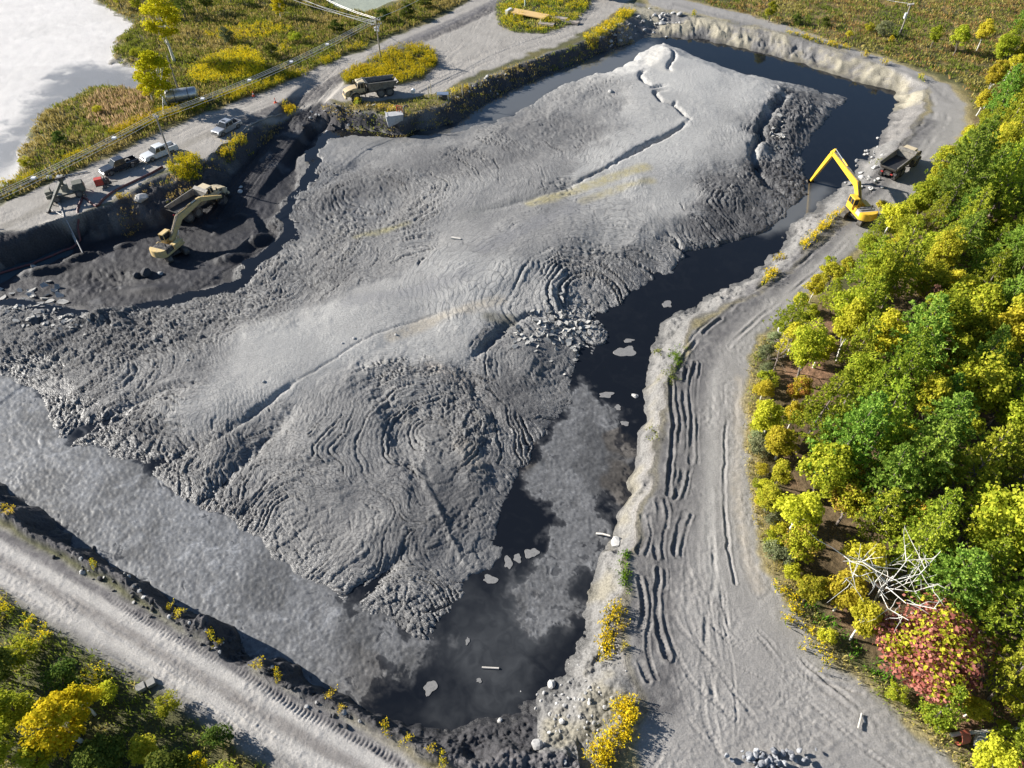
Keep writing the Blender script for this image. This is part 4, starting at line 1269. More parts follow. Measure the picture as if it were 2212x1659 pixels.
def excavator(label, loc, heading, track_turn, paint_m, hood_m, bend, tip, stick_end, bw, group, sc=1.0):
    """bend, tip, stick_end: boom knee, boom tip and stick end as (forward, up) from the slew centre at ground level"""
    t = thing("excavator", label, "excavator", loc, heading, group)
    # tracks
    ca, sa_ = math.cos(track_turn), math.sin(track_turn)
    def tr(p):
        return (p[0] * ca - p[1] * sa_, p[0] * sa_ + p[1] * ca, p[2])
    for s in (-1, 1):
        prof = []
        for i in range(9):
            a_ = -math.pi / 2 + math.pi * i / 8
            prof.append((1.85 + math.cos(a_) * .46, .5 + math.sin(a_) * .46))
        for i in range(9):
            a_ = math.pi / 2 + math.pi * i / 8
            prof.append((-1.85 + math.cos(a_) * .46, .5 + math.sin(a_) * .46))
        mb = MB().prism(prof, s * 1.35 - .32, s * 1.35 + .32)
        mb.v = [tr(v) for v in mb.v]
        k = mb.build("track", M_TRACK, t)
        sh = MB()
        for i in range(26):
            x = -1.95 + 3.9 * i / 25
            sh.box(x - .03, x + .03, s * 1.35 - .33, s * 1.35 + .33, .95, 1.01)
        sh.v = [tr(v) for v in sh.v]
        so = sh.build("track_shoes", M_TRACK, k)
        w = MB()
        for x in (-1.85, -1.1, -.35, .4, 1.15, 1.85):
            w.cyl((x, s * 1.35 + s * .30, .5 if abs(x) > 1.8 else .26), (x, s * 1.35 + s * .36, .5 if abs(x) > 1.8 else .26), .36 if abs(x) > 1.8 else .18, None, 12)
        w.v = [tr(v) for v in w.v]
        w.build("roller", M_DARK, k)
    u = MB().box(-1.3, 1.3, -1.1, 1.1, .4, .85)
    u.v = [tr(v) for v in u.v]
    u.cyl((0, 0, .8), (0, 0, 1.12), .75, .75, 20)
    u.build("undercarriage", M_DARK, t)
    deck = MB().box(-2.2, 1.75, -1.42, 1.42, 1.1, 1.42).build("deck", paint_m, t, .05)
    # rounded counterweight
    pr = []
    for i in range(9):
        a_ = math.pi / 2 + math.pi * i / 8
        pr.append((-2.0 + math.cos(a_) * .95, math.sin(a_) * 1.45))
    cw = MB()
    n = len(pr)
    cw.v = [(x, y, 1.15) for x, y in pr] + [(x * .99, y * .98, 2.25) for x, y in pr]
    cw.f = [tuple(range(n))[::-1], tuple(range(n, 2 * n))] + [(i, (i + 1) % n, n + (i + 1) % n, n + i) for i in range(n)]
    cw.build("counterweight", paint_m, t, .06)
    eh = MB().box(-2.0, -.35, -1.35, 1.35, 1.42, 2.1, (.05, .1), .1).build("engine_cover", hood_m, t, .05)
    MB().box(-1.6, -1.3, -1.0, .9, 2.1, 2.16).box(-1.0, -.7, -1.0, .9, 2.1, 2.16).build("vent", M_DARK, eh)
    MB().cyl((-1.2, -.75, 2.05), (-1.2, -.75, 2.75), .09, .09, 10).build("exhaust", M_DARK, t)
    MB().box(-.3, 1.6, -1.4, -.55, 1.42, 2.0).build("tool_box", paint_m, t, .05)
    MB().box(-.9, -.4, .55, 1.38, 1.42, 2.1).build("fuel_tank", paint_m, t, .05)
    # cab on the left side
    cab = MB().box(.1, 1.75, .52, 1.42, 1.42, 2.05).build("cab", paint_m, t, .04)
    for (x, y) in ((.15, .57), (.15, 1.37), (1.68, .57), (1.68, 1.37), (.85, 1.38)):
        MB().beam((x, y, 2.0), (x - (.12 if x > 1.5 else 0), y, 2.95), .09, .09).build("window_pillar", paint_m, cab)
    MB().box(.18, 1.64, .60, 1.34, 2.03, 2.93, (0, .1), .0).build("window", M_GLASS, cab)
    MB().box(.05, 1.72, .5, 1.44, 2.94, 3.08, (.03, .08), .04).build("roof", paint_m, cab, .04)
    # boom, stick, rams
    foot = (.75, 1.75)
    P = lambda q, y=0.0: (q[0], y, q[1])
    b = MB()
    d1 = Vector((bend[0] - foot[0], bend[1] - foot[1])).normalized()
    b.beam(P(foot), P(bend), bw * .8, bw * 1.2, bw, bw * 1.65, up=(-d1.y, 0, d1.x))
    d2 = Vector((tip[0] - bend[0], tip[1] - bend[1])).normalized()
    b.beam(P((bend[0] - d2.x * .15, bend[1] - d2.y * .15)), P(tip), bw, bw * 1.6, bw * .8, bw * .95, up=(-d2.y, 0, d2.x))
    b.cyl((bend[0], -bw * .52, bend[1]), (bend[0], bw * .52, bend[1]), bw * .8, None, 16)
    b.cyl((tip[0], -bw * .55, tip[1]), (tip[0], bw * .55, tip[1]), bw * .5, None, 12)
    bo = b.build("boom", paint_m, t, .02)
    hs = MB()
    for y in (-.12, .05, .18):
        hs.tube([(foot[0], y, foot[1] + bw), (bend[0] - .2 * d1.x, y, bend[1] + bw * .95), (tip[0] - d2.x * .5, y, tip[1] + bw * .62)], .035, 6)
    hs.build("hydraulic_hose", M_DARK, bo)
    s_ = MB()
    d3 = Vector((stick_end[0] - tip[0], stick_end[1] - tip[1])).normalized()
    back = (tip[0] - d3.x * .9, tip[1] - d3.y * .9)
    s_.beam(P(back), P(tip), bw * .5, bw * .5, bw * .7, bw * 1.2, up=(d3.y, 0, -d3.x))
    s_.beam(P((tip[0] - d3.x * .1, tip[1] - d3.y * .1)), P(stick_end), bw * .68, bw * 1.15, bw * .55, bw * .62, up=(d3.y, 0, -d3.x))
    so = s_.build("stick", paint_m, t, .02)
    for y in (-.45, .45):
        q = (bend[0] * .55 + foot[0] * .45, bend[1] * .55 + foot[1] * .45 - bw * .3)
        MB().cyl((1.35, y, 1.35), (1.35 * .45 + q[0] * .55, y, 1.35 * .45 + q[1] * .55), .11, None, 10).build("ram", paint_m, t)
        MB().cyl((1.35 * .45 + q[0] * .55, y, 1.35 * .45 + q[1] * .55), (q[0], y, q[1]), .065, None, 8).build("ram_rod", M_CHROME, t)
    r0 = (bend[0] * .55 + tip[0] * .45 - d2.y * bw * .9, bend[1] * .55 + tip[1] * .45 + d2.x * bw * .9)
    r1 = (back[0] * .4 + r0[0] * .6, back[1] * .4 + r0[1] * .6)
    MB().cyl(P(r0), P(r1), .12, None, 10).build("ram", paint_m, t)
    MB().cyl(P(r1), P(back), .07, None, 8).build("ram_rod", M_CHROME, t)
    r2 = (tip[0] + d3.x * .5 - d3.y * -bw * .7, tip[1] + d3.y * .5 + d3.x * -bw * .7)
    L3 = math.hypot(stick_end[0] - tip[0], stick_end[1] - tip[1])
    nrm = (d3.y, -d3.x) if d3.x * 0 + d3.y < 0 else (-d3.y, d3.x)
    nrm = (-nrm[0], -nrm[1]) if nrm[0] < 0 else nrm
    ra = (tip[0] + d3.x * L3 * .15 + nrm[0] * bw * .75, tip[1] + d3.y * L3 * .15 + nrm[1] * bw * .75)
    rb = (tip[0] + d3.x * L3 * .8 + nrm[0] * bw * .55, tip[1] + d3.y * L3 * .8 + nrm[1] * bw * .55)
    MB().cyl(P(ra), P(rb), .08, None, 8).build("bucket_ram", paint_m, so)
    bu = MB()
    e = stick_end
    bu.prism([(e[0] + .15, e[1] + .15), (e[0] + .55, e[1] - .25), (e[0] + .5, e[1] - .85), (e[0] + .1, e[1] - 1.15), (e[0] - .55, e[1] - 1.05), (e[0] - .1, e[1] - .9), (e[0] + .25, e[1] - .65), (e[0] + .3, e[1] - .3)], -.55, .55)
    bu.prism([(e[0] + .15, e[1] + .15), (e[0] + .55, e[1] - .25), (e[0] + .5, e[1] - .85), (e[0] + .1, e[1] - 1.15), (e[0] - .55, e[1] - 1.05), (e[0] - .2, e[1] - .2)], -.6, -.55)
    bu.prism([(e[0] + .15, e[1] + .15), (e[0] + .55, e[1] - .25), (e[0] + .5, e[1] - .85), (e[0] + .1, e[1] - 1.15), (e[0] - .55, e[1] - 1.05), (e[0] - .2, e[1] - .2)], .55, .6)
    for y in (-.45, -.15, .15, .45):
        bu.beam((e[0] - .5, y, e[1] - 1.05), (e[0] - .8, y, e[1] - 1.0), .12, .1, .05, .04)
    bu.build("bucket", M_DARK, t, .015)
    MB().beam((-.2, 1.4, 1.42), (-.2, 1.4, 2.3), .04, .04).beam((-2.0, -1.35, 1.42), (-2.0, -1.35, 2.3), .04, .04).beam((-2.0, -1.35, 2.3), (-.4, -1.35, 2.3), .04, .04).build("handrail", M_DARK, t)
    return t


def boom_geom(base_px, zg, tip_px, bend_px, apex_px, end_px, end_z):
    """heading and joint positions from sight lines, with the stick end at a known height"""
    bx_, by_ = U(base_px[0], base_px[1], zg)
    ex, ey = U(end_px[0], end_px[1], end_z)
    hd = math.atan2(ey - by_, ex - bx_)
    def lc(px):
        q = ray_plane(px[0], px[1], (bx_, by_, 0), hd)
        return ((q.x - bx_) * math.cos(hd) + (q.y - by_) * math.sin(hd), q.z - zg)
    return (bx_, by_, zg), hd, lc(bend_px), lc(apex_px), (math.hypot(ex - bx_, ey - by_), end_z - zg)


GE = "excavators working the pit"
bz = GP(1852, 466)[2]
loc, hd, bend, apex, send = boom_geom((1852, 470), bz, None, (1852, 397), (1800, 330), (1752, 390), WATER + .25)
print("east excavator", loc, math.degrees(hd), bend, apex, send)
excavator("bright yellow long-reach excavator dipping its stick into the water on the east bank", loc, hd, -1.0, M_YEL, paint("grey_engine_cover", (.35, .35, .34), .5, .1, .3), bend, apex, send, .62, GE)
gz = GP(378, 548)[2]
loc, hd, bend, apex, send = boom_geom((372, 548), gz, None, (386, 470), (432, 430), (478, 424), -1.2)
print("dig excavator", loc, math.degrees(hd), bend, apex, send)
excavator("faded yellow excavator reaching over the dump truck it loads on the pit floor", loc, hd, -1.9, M_EXY, M_DARK, bend, apex, send, .62, GE)


# ------------------------------------------------------------------ pickup trucks (+x forward)
def pickup(label, col, group, L=5.9, sunroof=False, service=False):
    t = thing("pickup_truck", label, "pickup", group=group)
    body_m = col
    hx = L / 2
    wb0, wb1 = -1.75, 1.85
    r = .41
    for (x, s) in ((wb1, 1), (wb1, -1), (wb0, 1), (wb0, -1)):
        wheel(t, x, s * .84, r, .27, s, lug=False)
    W = .98
    # lower shell with wheel arches
    def arch(cx):
        return [(cx - .52 * math.cos(a_), .42 + .52 * math.sin(a_)) for a_ in [i * math.pi / 6 for i in range(7)]]
    prof = [(-hx, .5), (-hx, 1.12), (-1.0, 1.12), (-1.0, 1.14), (1.15, 1.14), (1.25, 1.16), (2.6, 1.06), (hx, .92), (hx, .45)]
    under = [(hx - .2, .42)] + arch(wb1)[::-1] + [(wb1 - .6, .36)] + [(wb0 + .6, .36)] + arch(wb0)[::-1] + [(-hx + .1, .45)]
    sh = MB()
    for s in (-1, 1):                                   # two side panels with arches, floor and hood between
        sh.prism(prof + under, s * W - .06 * (s > 0) * 2 + (.0 if s > 0 else 0), s * W + .06 * (s < 0) * 2)
    sh.prism([(.9, .5), (.9, 1.16), (1.25, 1.17), (2.6, 1.09), (hx - .05, .95), (hx, .5)], -W + .1, W - .1)
    sh.box(-1.0, .95, -W + .1, W - .1, .45, 1.13)
    sh.box(-hx, -1.0, -W + .1, W - .1, .55, .68).box(-hx, -hx + .08, -W + .1, W - .1, .6, 1.11).box(-1.08, -1.0, -W + .1, W - .1, .6, 1.11)
    so = sh.build("body", body_m, t, .025)
    MB().box(-hx + .09, -1.09, -W + .11, W - .11, .685, .70).build("bed_liner", M_BLACKMUD, t)
    gh = MB().hexa([(-.98, -.92, 1.13), (1.22, -.92, 1.13), (1.22, .92, 1.13), (-.98, .92, 1.13), (-.84, -.76, 1.90), (.62, -.76, 1.90), (.62, .76, 1.90), (-.84, .76, 1.90)])
    cab = gh.build("cab", body_m, t, .03)
    MB().box(-.90, .68, -.80, .80, 1.902, 1.97, (.06, .1), .05).build("roof", body_m, cab, .025)
    if sunroof:
        MB().box(.0, .48, -.45, .45, 1.97, 1.985).build("sunroof", M_GLASS, cab)
    MB().hexa([(.64, -.68, 1.85), (1.21, -.84, 1.17), (1.21, .84, 1.17), (.64, .68, 1.85), (.67, -.68, 1.87), (1.25, -.84, 1.18), (1.25, .84, 1.18), (.67, .68, 1.87)]).build("windshield", M_GLASS, cab)
    MB().hexa([(-.99, -.80, 1.2), (-.97, -.80, 1.2), (-.97, .80, 1.2), (-.99, .80, 1.2), (-.88, -.66, 1.82), (-.85, -.66, 1.82), (-.85, .66, 1.82), (-.88, .66, 1.82)]).build("rear_window", M_GLASS, cab)
    for s in (-1, 1):
        for (x0, x1, d0, d1) in ((.10, 1.02, 0, .42), (-.84, .02, .08, 0)):
            MB().hexa([(x0, s * .908, 1.2), (x1, s * .908, 1.2), (x1, s * .932, 1.2), (x0, s * .932, 1.2), (x0 + d0, s * .782, 1.80), (x1 - d1, s * .782, 1.80), (x1 - d1, s * .806, 1.80), (x0 + d0, s * .806, 1.80)]).build("side_window", M_GLASS, cab)
        MB().box(hx - .06, hx + .02, s * .74 - .2, s * .74 + .2, .68, .88).build("headlight", paint("lamp_glass", (.7, .7, .66), .2, 0, .2), t, .02)
        MB().box(-hx - .02, -hx + .03, s * .88 - .08, s * .88 + .08, .75, 1.05).build("tail_light", paint("red_lamp", (.4, .02, .02), .3, 0, .2), t)
        MB().box(.98, 1.14, s * 1.1 - .09, s * 1.1 + .09, 1.15, 1.38).beam((1.05, s * .92, 1.2), (1.05, s * 1.08, 1.22), .05, .05).build("mirror", M_DARK, t)
        MB().box(-.05, .07, s * .985 - .012, s * .985 + .012, .98, 1.02).build("door_handle", M_DARK, t)
        if service:
            MB().box(-hx + .05, -1.12, s * .86 - .14, s * .86 + .14, .72, 1.36).build("tool_locker", body_m, t, .02)
    MB().box(hx - .03, hx + .16, -.95, .95, .42, .66).build("bumper", M_CHROME if not sunroof else M_RIM, t, .03)
    MB().box(hx - .02, hx + .03, -.52, .52, .68, .9).build("grille", M_DARK, t, .01)
    MB().box(-hx - .16, -hx + .03, -.9, .9, .45, .62).build("rear_bumper", M_RIM, t, .03)
    MB().box(-hx + .3, hx - .4, -.5, .5, .3, .46).build("frame_rail", M_DARK, t)
    return t


M_WHITE = paint("white_car_paint", (.58, .60, .62), .25, 0, .15, (.45, .43, .40), coat=.5)
M_BLACKP = paint("black_car_paint", (.018, .019, .024), .2, 0, .12, (.10, .095, .09), coat=.6)
M_SILVER = paint("silver_car_paint", (.42, .44, .47), .3, .5, .15, (.30, .29, .28), coat=.4)
GPK = "pickups parked along the west road"
p1 = pickup("white crew-cab pickup with tool lockers parked behind the leaning utility pole", M_WHITE, GPK, service=True)
place(p1, (327, 351), (1.85, .84), (377, 331), (-1.75, .84))
p2 = pickup("black pickup with open black bed parked next to the red generator", M_BLACKP, GPK)
place(p2, (240, 380), (1.85, .84), (291, 360), (-1.75, .84))
p3 = pickup("silver pickup with a sunroof parked alone nearest the ramp", M_SILVER, GPK, L=5.6, sunroof=True)
place(p3, (487, 292), (1.85, .84), (511, 279), (-1.75, .84))
# ------------------------------------------------------------------ utility poles and lines
M_WOOD = paint("weathered_pole_wood", (.34, .31, .27), .85, 0, .3, (.18, .15, .12), 1.2)
M_WIRE = paint("bare_cable", (.62, .62, .63), .5, .1, .1)
M_PORC = paint("white_insulator", (.75, .76, .78), .3, 0, .1)
M_BLACKHOSE = paint("black_hose", (.03, .03, .035), .6, 0, .3)


def pole_height(b, top):
    x, y, z = GP(*b)
    t = (top[1] - CY) / FD
    return (x, y, z), CAM_H - y * (SP + t * CP) / (CP - t * SP) - z


def utility_pole(b, top, label, arms=(), extras=()):
    (x, y, z), h = pole_height(b, top)
    t = thing("utility_pole", label, "utility pole", (x, y, z), 0, "utility poles round the pit")
    MB().cyl((0, 0, -.4), (0, 0, h), .17, .12, 12).build("pole", M_WOOD, t)
    for (dz, ang, ln) in arms:
        c, s = math.cos(ang), math.sin(ang)
        a = MB().beam((-c * ln / 2, -s * ln / 2, h - dz), (c * ln / 2, s * ln / 2, h - dz), .14, .16).build("crossarm", M_WOOD, t)
        for k in (-.46, -.2, .2, .46):
            MB().cyl((c * ln * k, s * ln * k, h - dz + .08), (c * ln * k, s * ln * k, h - dz + .34), .07, .05, 8).build("insulator", M_PORC, a)
    return t, (x, y, z + h)


WDIR = math.atan2(-1, -.62)
u1, top1 = utility_pole((376, 359), (336, 248), "bare wooden utility pole rising from goldenrod beside the white pickup", ((.35, WDIR + math.pi / 2, 1.2),))
u2, top2 = utility_pole((823, 131), (811, 38), "utility pole with crowded white crossarms standing on the goldenrod island", ((.3, WDIR + math.pi / 2, 2.4), (1.3, .3, 2.2), (1.9, .9, 1.6)))
for k, (dx, dy, dz) in enumerate(((-.35, .2, 2.6), (.3, -.25, 2.5), (.1, .35, 2.5))):
    MB().cyl((dx, dy, top2[2] - u2.location.z - dz), (dx, dy, top2[2] - u2.location.z - dz + .75), .18, .18, 10).build("transformer", M_PORC, u2)
u3, top3 = utility_pole((1943, 76), (1968, 8), "utility pole with white transformer standing in the rust-coloured field", ((.25, .4, 1.8),))
MB().cyl((-.35, -.2, 3.6), (-.35, -.2, 4.7), .3, .3, 14).build("transformer", M_PORC, u3)
MB().cyl((0, 0, -.2), (0, 0, 1.3), .3, .26, 12).build("base_sleeve", M_DARK, u3)
u4, top4 = utility_pole((386, 196), (363, 121), "pale wooden pole poking out above the yellow tree by the tank")
u5, top5 = utility_pole((371, 200), (344, 122), "dark pole with slack guy cable beside the yellow tree")


def wire_pts(a, b, sag, n=14):
    a, b = Vector(a), Vector(b)
    return [a.lerp(b, i / n) - Vector((0, 0, sag * 4 * (i / n) * (1 - i / n))) for i in range(n + 1)]


pl = thing("power_line", "bundle of sagging pale cables strung along the west road between the poles", "power line", (top1[0], top1[1], 0))
MB().mesh
d12 = Vector((top2[0] - top1[0], top2[1] - top1[1], 0)).normalized()
nrm = Vector((-d12.y, d12.x, 0))
base = Vector((top1[0], top1[1], 0))
off_left = Vector(top1) - d12 * 55 + Vector((0, 0, .2))
for k, (o_, dz) in enumerate(((-.45, .05), (-.12, -.25), (.15, .0), (.48, .1), (.0, -.7))):
    for a, b, sg in ((Vector(top1), Vector(top2), 1.0), (off_left, Vector(top1), 1.0)):
        MB().tube([p - base for p in wire_pts(a + nrm * o_ + Vector((0, 0, dz - .1)), b + nrm * o_ + Vector((0, 0, dz - .1)), sg)], .024, 5).build("wire", M_WIRE, pl)
for f in (.17, .36, .55, .73):
    p = Vector(top1).lerp(Vector(top2), f) - Vector((0, 0, 4 * f * (1 - f) + .15)) - base
    MB().box(p.x - .28, p.x + .28, p.y - .28, p.y + .28, p.z - .12, p.z + .12).build("spacer", M_PORC, pl)
for f in (.62, .86):
    p = off_left.lerp(Vector(top1), f) - Vector((0, 0, 4 * f * (1 - f) + .15)) - base
    MB().box(p.x - .28, p.x + .28, p.y - .28, p.y + .28, p.z - .12, p.z + .12).build("spacer", M_PORC, pl)
pl2 = thing("power_line", "thin cables running off the island pole towards the top edge", "power line", (top2[0], top2[1], 0))
b2 = Vector((top2[0], top2[1], 0))
for (px, py, z, dz) in ((640, -40, 8.5, 0), (655, -30, 8.5, -.2), (545, -45, 8.0, -.7), (560, -30, 8.0, -.9), (600, -30, 7.4, -1.4), (1000, -60, 10, -.2)):
    e = Vector((*U(px, py, z), z))
    MB().tube([p - b2 for p in wire_pts(Vector(top2) + Vector((0, 0, dz)), e, .8)], .03, 5).build("wire", M_WIRE, pl2)
pl3 = thing("power_line", "single cable leaving the field pole at the top right", "power line", (top3[0], top3[1], 0))
MB().tube([p - Vector((top3[0], top3[1], 0)) for p in wire_pts(Vector(top3), Vector((*U(1820, -30, 6.5), 6.5)), .5)], .03, 5).build("wire", M_WIRE, pl3)
g = GP(353, 262)
tag(MB().tube([Vector(p) for p in wire_pts(Vector(top5), Vector(g), .3)], .018, 5).build("guy_cable", M_WIRE), "pale guy cable hanging from the dark pole down to the goldenrod strip", "cable")

# ------------------------------------------------------------------ crane carrier, generator, tank, hopper and other yard things
M_OLIVE = paint("olive_drab_paint", (.085, .09, .065), .6, 0, .4, (.16, .15, .13))
M_OLIVE2 = paint("pale_olive_deck", (.24, .235, .19), .7, 0, .4, (.15, .14, .12))
x, y, z = GP(150, 425)
ex, ey, ez = GP(108, 458)
hd = math.atan2(U(125, 415)[1] - U(185, 412)[1] - 2.0, U(125, 415)[0] - U(185, 412)[0])
cr = thing("mobile_crane", "old olive drab mobile crane with boom lowered to the ground at the pit edge", "crane", (x, y, z), hd)
for (wx_, s) in ((1.7, 1), (1.7, -1), (-1.5, 1), (-1.5, -1)):
    wheel(cr, wx_, s * 1.0, .56, .42, s)
MB().box(-2.6, 2.9, -.9, .9, .75, 1.02).box(-2.5, 2.8, -.35, .35, .45, .75).build("chassis", M_OLIVE, cr, .03)
MB().box(-.8, 1.9, -1.1, 1.1, 1.02, 1.1).build("deck", M_OLIVE2, cr, .02)
MB().box(-2.7, -.95, -1.0, 1.0, 1.02, 2.05, (.15, .1), .18).build("engine_cover", M_OLIVE, cr, .08)
MB().box(2.0, 2.9, -.95, .1, 1.02, 1.55).box(2.0, 2.1, -.9, .05, 1.55, 2.0).build("operator_station", M_OLIVE2, cr, .03)
MB().beam((1.9, .4, 1.05), (2.9, .9, 1.05), .1, .5).build("step_plate", M_OLIVE2, cr)
MB().cyl((.1, 0, 1.05), (.1, 0, 1.55), .6, .5, 16).box(-.45, .5, -.4, .4, 1.5, 2.1).build("turntable", M_OLIVE2, cr, .03)
c, s = math.cos(-hd), math.sin(-hd)
ft = ((ex - x) * c - (ey - y) * s, (ex - x) * s + (ey - y) * c, ez - z + .35)
pv = Vector((.0, 0, 2.9))
fv = Vector(ft)
bdir = (fv - pv).normalized()
bo = MB().beam(pv - bdir * .8, pv.lerp(fv, .55), .42, .5, .36, .42).beam(pv.lerp(fv, .5), fv, .3, .34, .26, .28).build("boom", M_OLIVE, cr, .02)
MB().beam(fv - bdir * .1, fv + bdir * .5, .45, .5).build("boom_head", M_DARK, bo)
MB().beam((.1, 0, 1.6), pv, .34, .3).build("mast", M_OLIVE, cr)
MB().box(-.7, .7, -.22, .22, 3.1, 3.35).build("counter_block", M_DARK, cr, .03)
MB().cyl((.6, 0, 1.6), pv + bdir * 1.8, .1, .08, 8).build("lift_ram", M_CHROME, cr)
for k, s_ in ((2.4, 1), (2.4, -1), (-2.3, 1), (-2.3, -1)):
    MB().beam((k, s_ * .8, .85), (k, s_ * 1.5, .5), .14, .14).cyl((k, s_ * 1.5, 0), (k, s_ * 1.5, .6), .07, None, 8).build("outrigger", M_OLIVE, cr)

M_RED = paint("red_machine_paint", (.50, .05, .03), .45, 0, .25, (.25, .12, .09))
x, y, z = GP(226, 403)
gn = thing("generator", "red generator on a two-wheel trailer in front of the black pickup", "generator", (x, y, z), R(28))
MB().box(-1.1, .1, -.55, .55, .55, 1.55, (0, 0), .03).build("housing", M_RED, gn, .05)
MB().box(.15, 1.0, -.42, .42, .55, 1.25).cyl((.4, .1, 1.25), (.4, .1, 1.75), .07, None, 8).cyl((.75, -.1, 1.2), (.75, -.1, 1.5), .16, None, 10).build("engine", paint("oily_engine", (.07, .045, .04), .6, .2, .4), gn, .02)
MB().box(-1.15, 1.2, -.5, .5, .42, .54).beam((1.2, 0, .48), (2.1, 0, .4), .1, .1).build("trailer_frame", M_DARK, gn)
for s_ in (-1, 1):
    wheel(gn, .1, s_ * .68, .32, .2, s_, lug=False)

# silver tank
M_TANK = paint("dull_aluminium", (.50, .52, .54), .38, .7, .2, (.25, .25, .25))
x, y, z = GP(398, 222)
tk = thing("storage_tank", "silver cylindrical storage tank lying behind the yellow tree", "tank", (x, y, z), math.atan2(.35, 1))
n = 22
mb = MB()
prof = [(-2.9, .05), (-2.85, .6), (-2.7, .95), (-2.5, 1.12), (-.6, 1.15), (.6, 1.15), (2.5, 1.12), (2.7, .95), (2.85, .6), (2.9, .05)]
for (xx, rr) in prof:
    for i in range(n):
        a = 2 * math.pi * i / n
        mb.v.append((xx, math.cos(a) * rr, 1.55 + math.sin(a) * rr))
for k in range(len(prof) - 1):
    for i in range(n):
        j = (i + 1) % n
        mb.f.append((k * n + i, k * n + j, (k + 1) * n + j, (k + 1) * n + i))
mb.build("shell", M_TANK, tk)
for xx in (1.2, -1.2):
    MB().cyl((xx - .06, 0, 1.55), (xx + .06, 0, 1.55), 1.175, None, 24).build("strap", M_DARK, tk)
    MB().box(xx - .18, xx + .18, -.95, .95, -.2, .7).build("saddle", paint("old_concrete", (.30, .29, .27), .9, 0, .3, (.16, .155, .15)), tk)
M_CONC = paint("old_concrete", (.30, .29, .27))

# concrete hopper by the ramp with rusty rack and pipe
x, y, z = GP(852, 256)
hp = thing("concrete_hopper", "pale concrete hopper block with wedge front on the bank edge", "hopper", (x, y, z - .3), R(12))
MB().hexa([(-1.3, -1.2, -.6), (1.5, -.4, 0), (1.5, .9, 0), (-1.5, .9, 0), (-1.5, -1.1, 1.35), (1.7, -.75, 1.35), (1.6, .95, 1.35), (-1.5, .95, 1.35)]).build("block", paint("pale_concrete", (.42, .43, .44), .85, 0, .3, (.25, .25, .25)), hp, .04)
MB().box(-1.2, -1.05, -.9, -.75, 1.35, 2.0).build("post", paint("pale_concrete", (.42, .43, .44)), hp)
rk = thing("steel_rack", "small rusty red steel rack standing on the concrete hopper", "rack", (x + .95, y + .75, z + 1.05), R(-20))
for (a_, b_) in ((-.5, 0), (0, 0), (.5, 0)):
    MB().beam((a_, b_, 0), (a_, b_, 1.1), .1, .1).build("post", M_RED, rk)
for zz in (.55, 1.08):
    MB().beam((-.6, 0, zz), (.6, 0, zz), .1, .1).build("rail", M_RED, rk)
tag(MB().tube([(x + 1.7, y + .7, z + .3), (x + 1.75, y + .8, z + 1.7), (x + 1.9, y + .9, z + 2.1), (x + 2.3, y + 1.0, z + 2.15), (x + 2.6, y + 1.0, z + 1.8)], .13, 10).build("bent_pipe", M_DARK), "dark hooked pipe rising beside the rusty rack on the hopper", "pipe")
x, y, z = GP(812, 262)
tag(MB().beam((x - .4, y, z + .2), (x + .3, y + .25, z + .35), .3, .12).build("concrete_scrap", M_CONC), "small pale concrete scrap at the bank foot left of the hopper", "rubble")

# pump enclosure and posts east of the parked truck
x, y, z = GP(957, 213)
sh = thing("pump_shed", "low open pump shed with blue-grey sheet roof near the fence posts", "shed", (x, y, z), R(4))
MB().box(-1.1, 1.1, -.7, .7, .95, 1.02).build("roof", paint("blue_grey_sheet", (.18, .24, .34), .4, .3, .2), sh)
for (a_, b_) in ((-1, -.6), (1, -.6), (-1, .6), (1, .6)):
    MB().box(a_ - .04, a_ + .04, b_ - .04, b_ + .04, -.1, .95).build("post", M_PORC, sh)
MB().box(-.8, .8, -.4, .4, 0, .5).build("pump", M_DARK, sh, .04)
for i, (px, py, hh, lab) in enumerate(((926, 213, 2.4, "tall pale fence post left of the pump shed"), (931, 205, 2.2, "pale post right behind the tallest left post of the pump shed"), (999, 212, 2.7, "tallest pale post right of the pump shed, in yellow weeds"), (974, 212, 1.2, "short grey post just right of the pump shed"))):
    x, y, z = GP(px, py)
    tag(MB().cyl((x, y, z - .2), (x + .06, y, z + hh), .09, .07, 8).build("fence_post", paint("pale_post", (.55, .48, .34), .8, 0, .2)), lab, "post", "posts by the pump shed")
x, y, z = GP(893, 212)
br = thing("barrel", "white drum on a stake in the shadow behind the parked truck", "barrel", (x, y, z))
MB().cyl((0, 0, 1.2), (.1, .5, 1.3), .42, .42, 16).build("drum", M_PORC, br)
MB().cyl((0, .2, -.2), (0, .2, 1.2), .06, None, 8).build("stake", M_WOOD, br)
# marker stakes on the island
for i, (px, py, dx) in enumerate(((846, 152, -.3), (852, 152, .25), (1102 - 40 * 0, 178, .2))):
    pass
for px, py, lean, lab in ((764, 160, .25, "yellow marker stake at the left end of the goldenrod island"), (771, 156, .3, "taller yellow marker stake at the left end of the goldenrod island"), (848, 148, -.3, "yellow marker stake right of the island utility pole"), (858, 150, -.35, "second yellow stake further right of the island utility pole")):
    x, y, z = GP(px, py)
    tag(MB().cyl((x, y, z - .1), (x + lean, y, z + 2.3), .05, .05, 6).build("marker_stake", paint("yellow_stake", (.62, .50, .12), .7, 0, .1)), lab, "stake", "marker stakes on the goldenrod island")

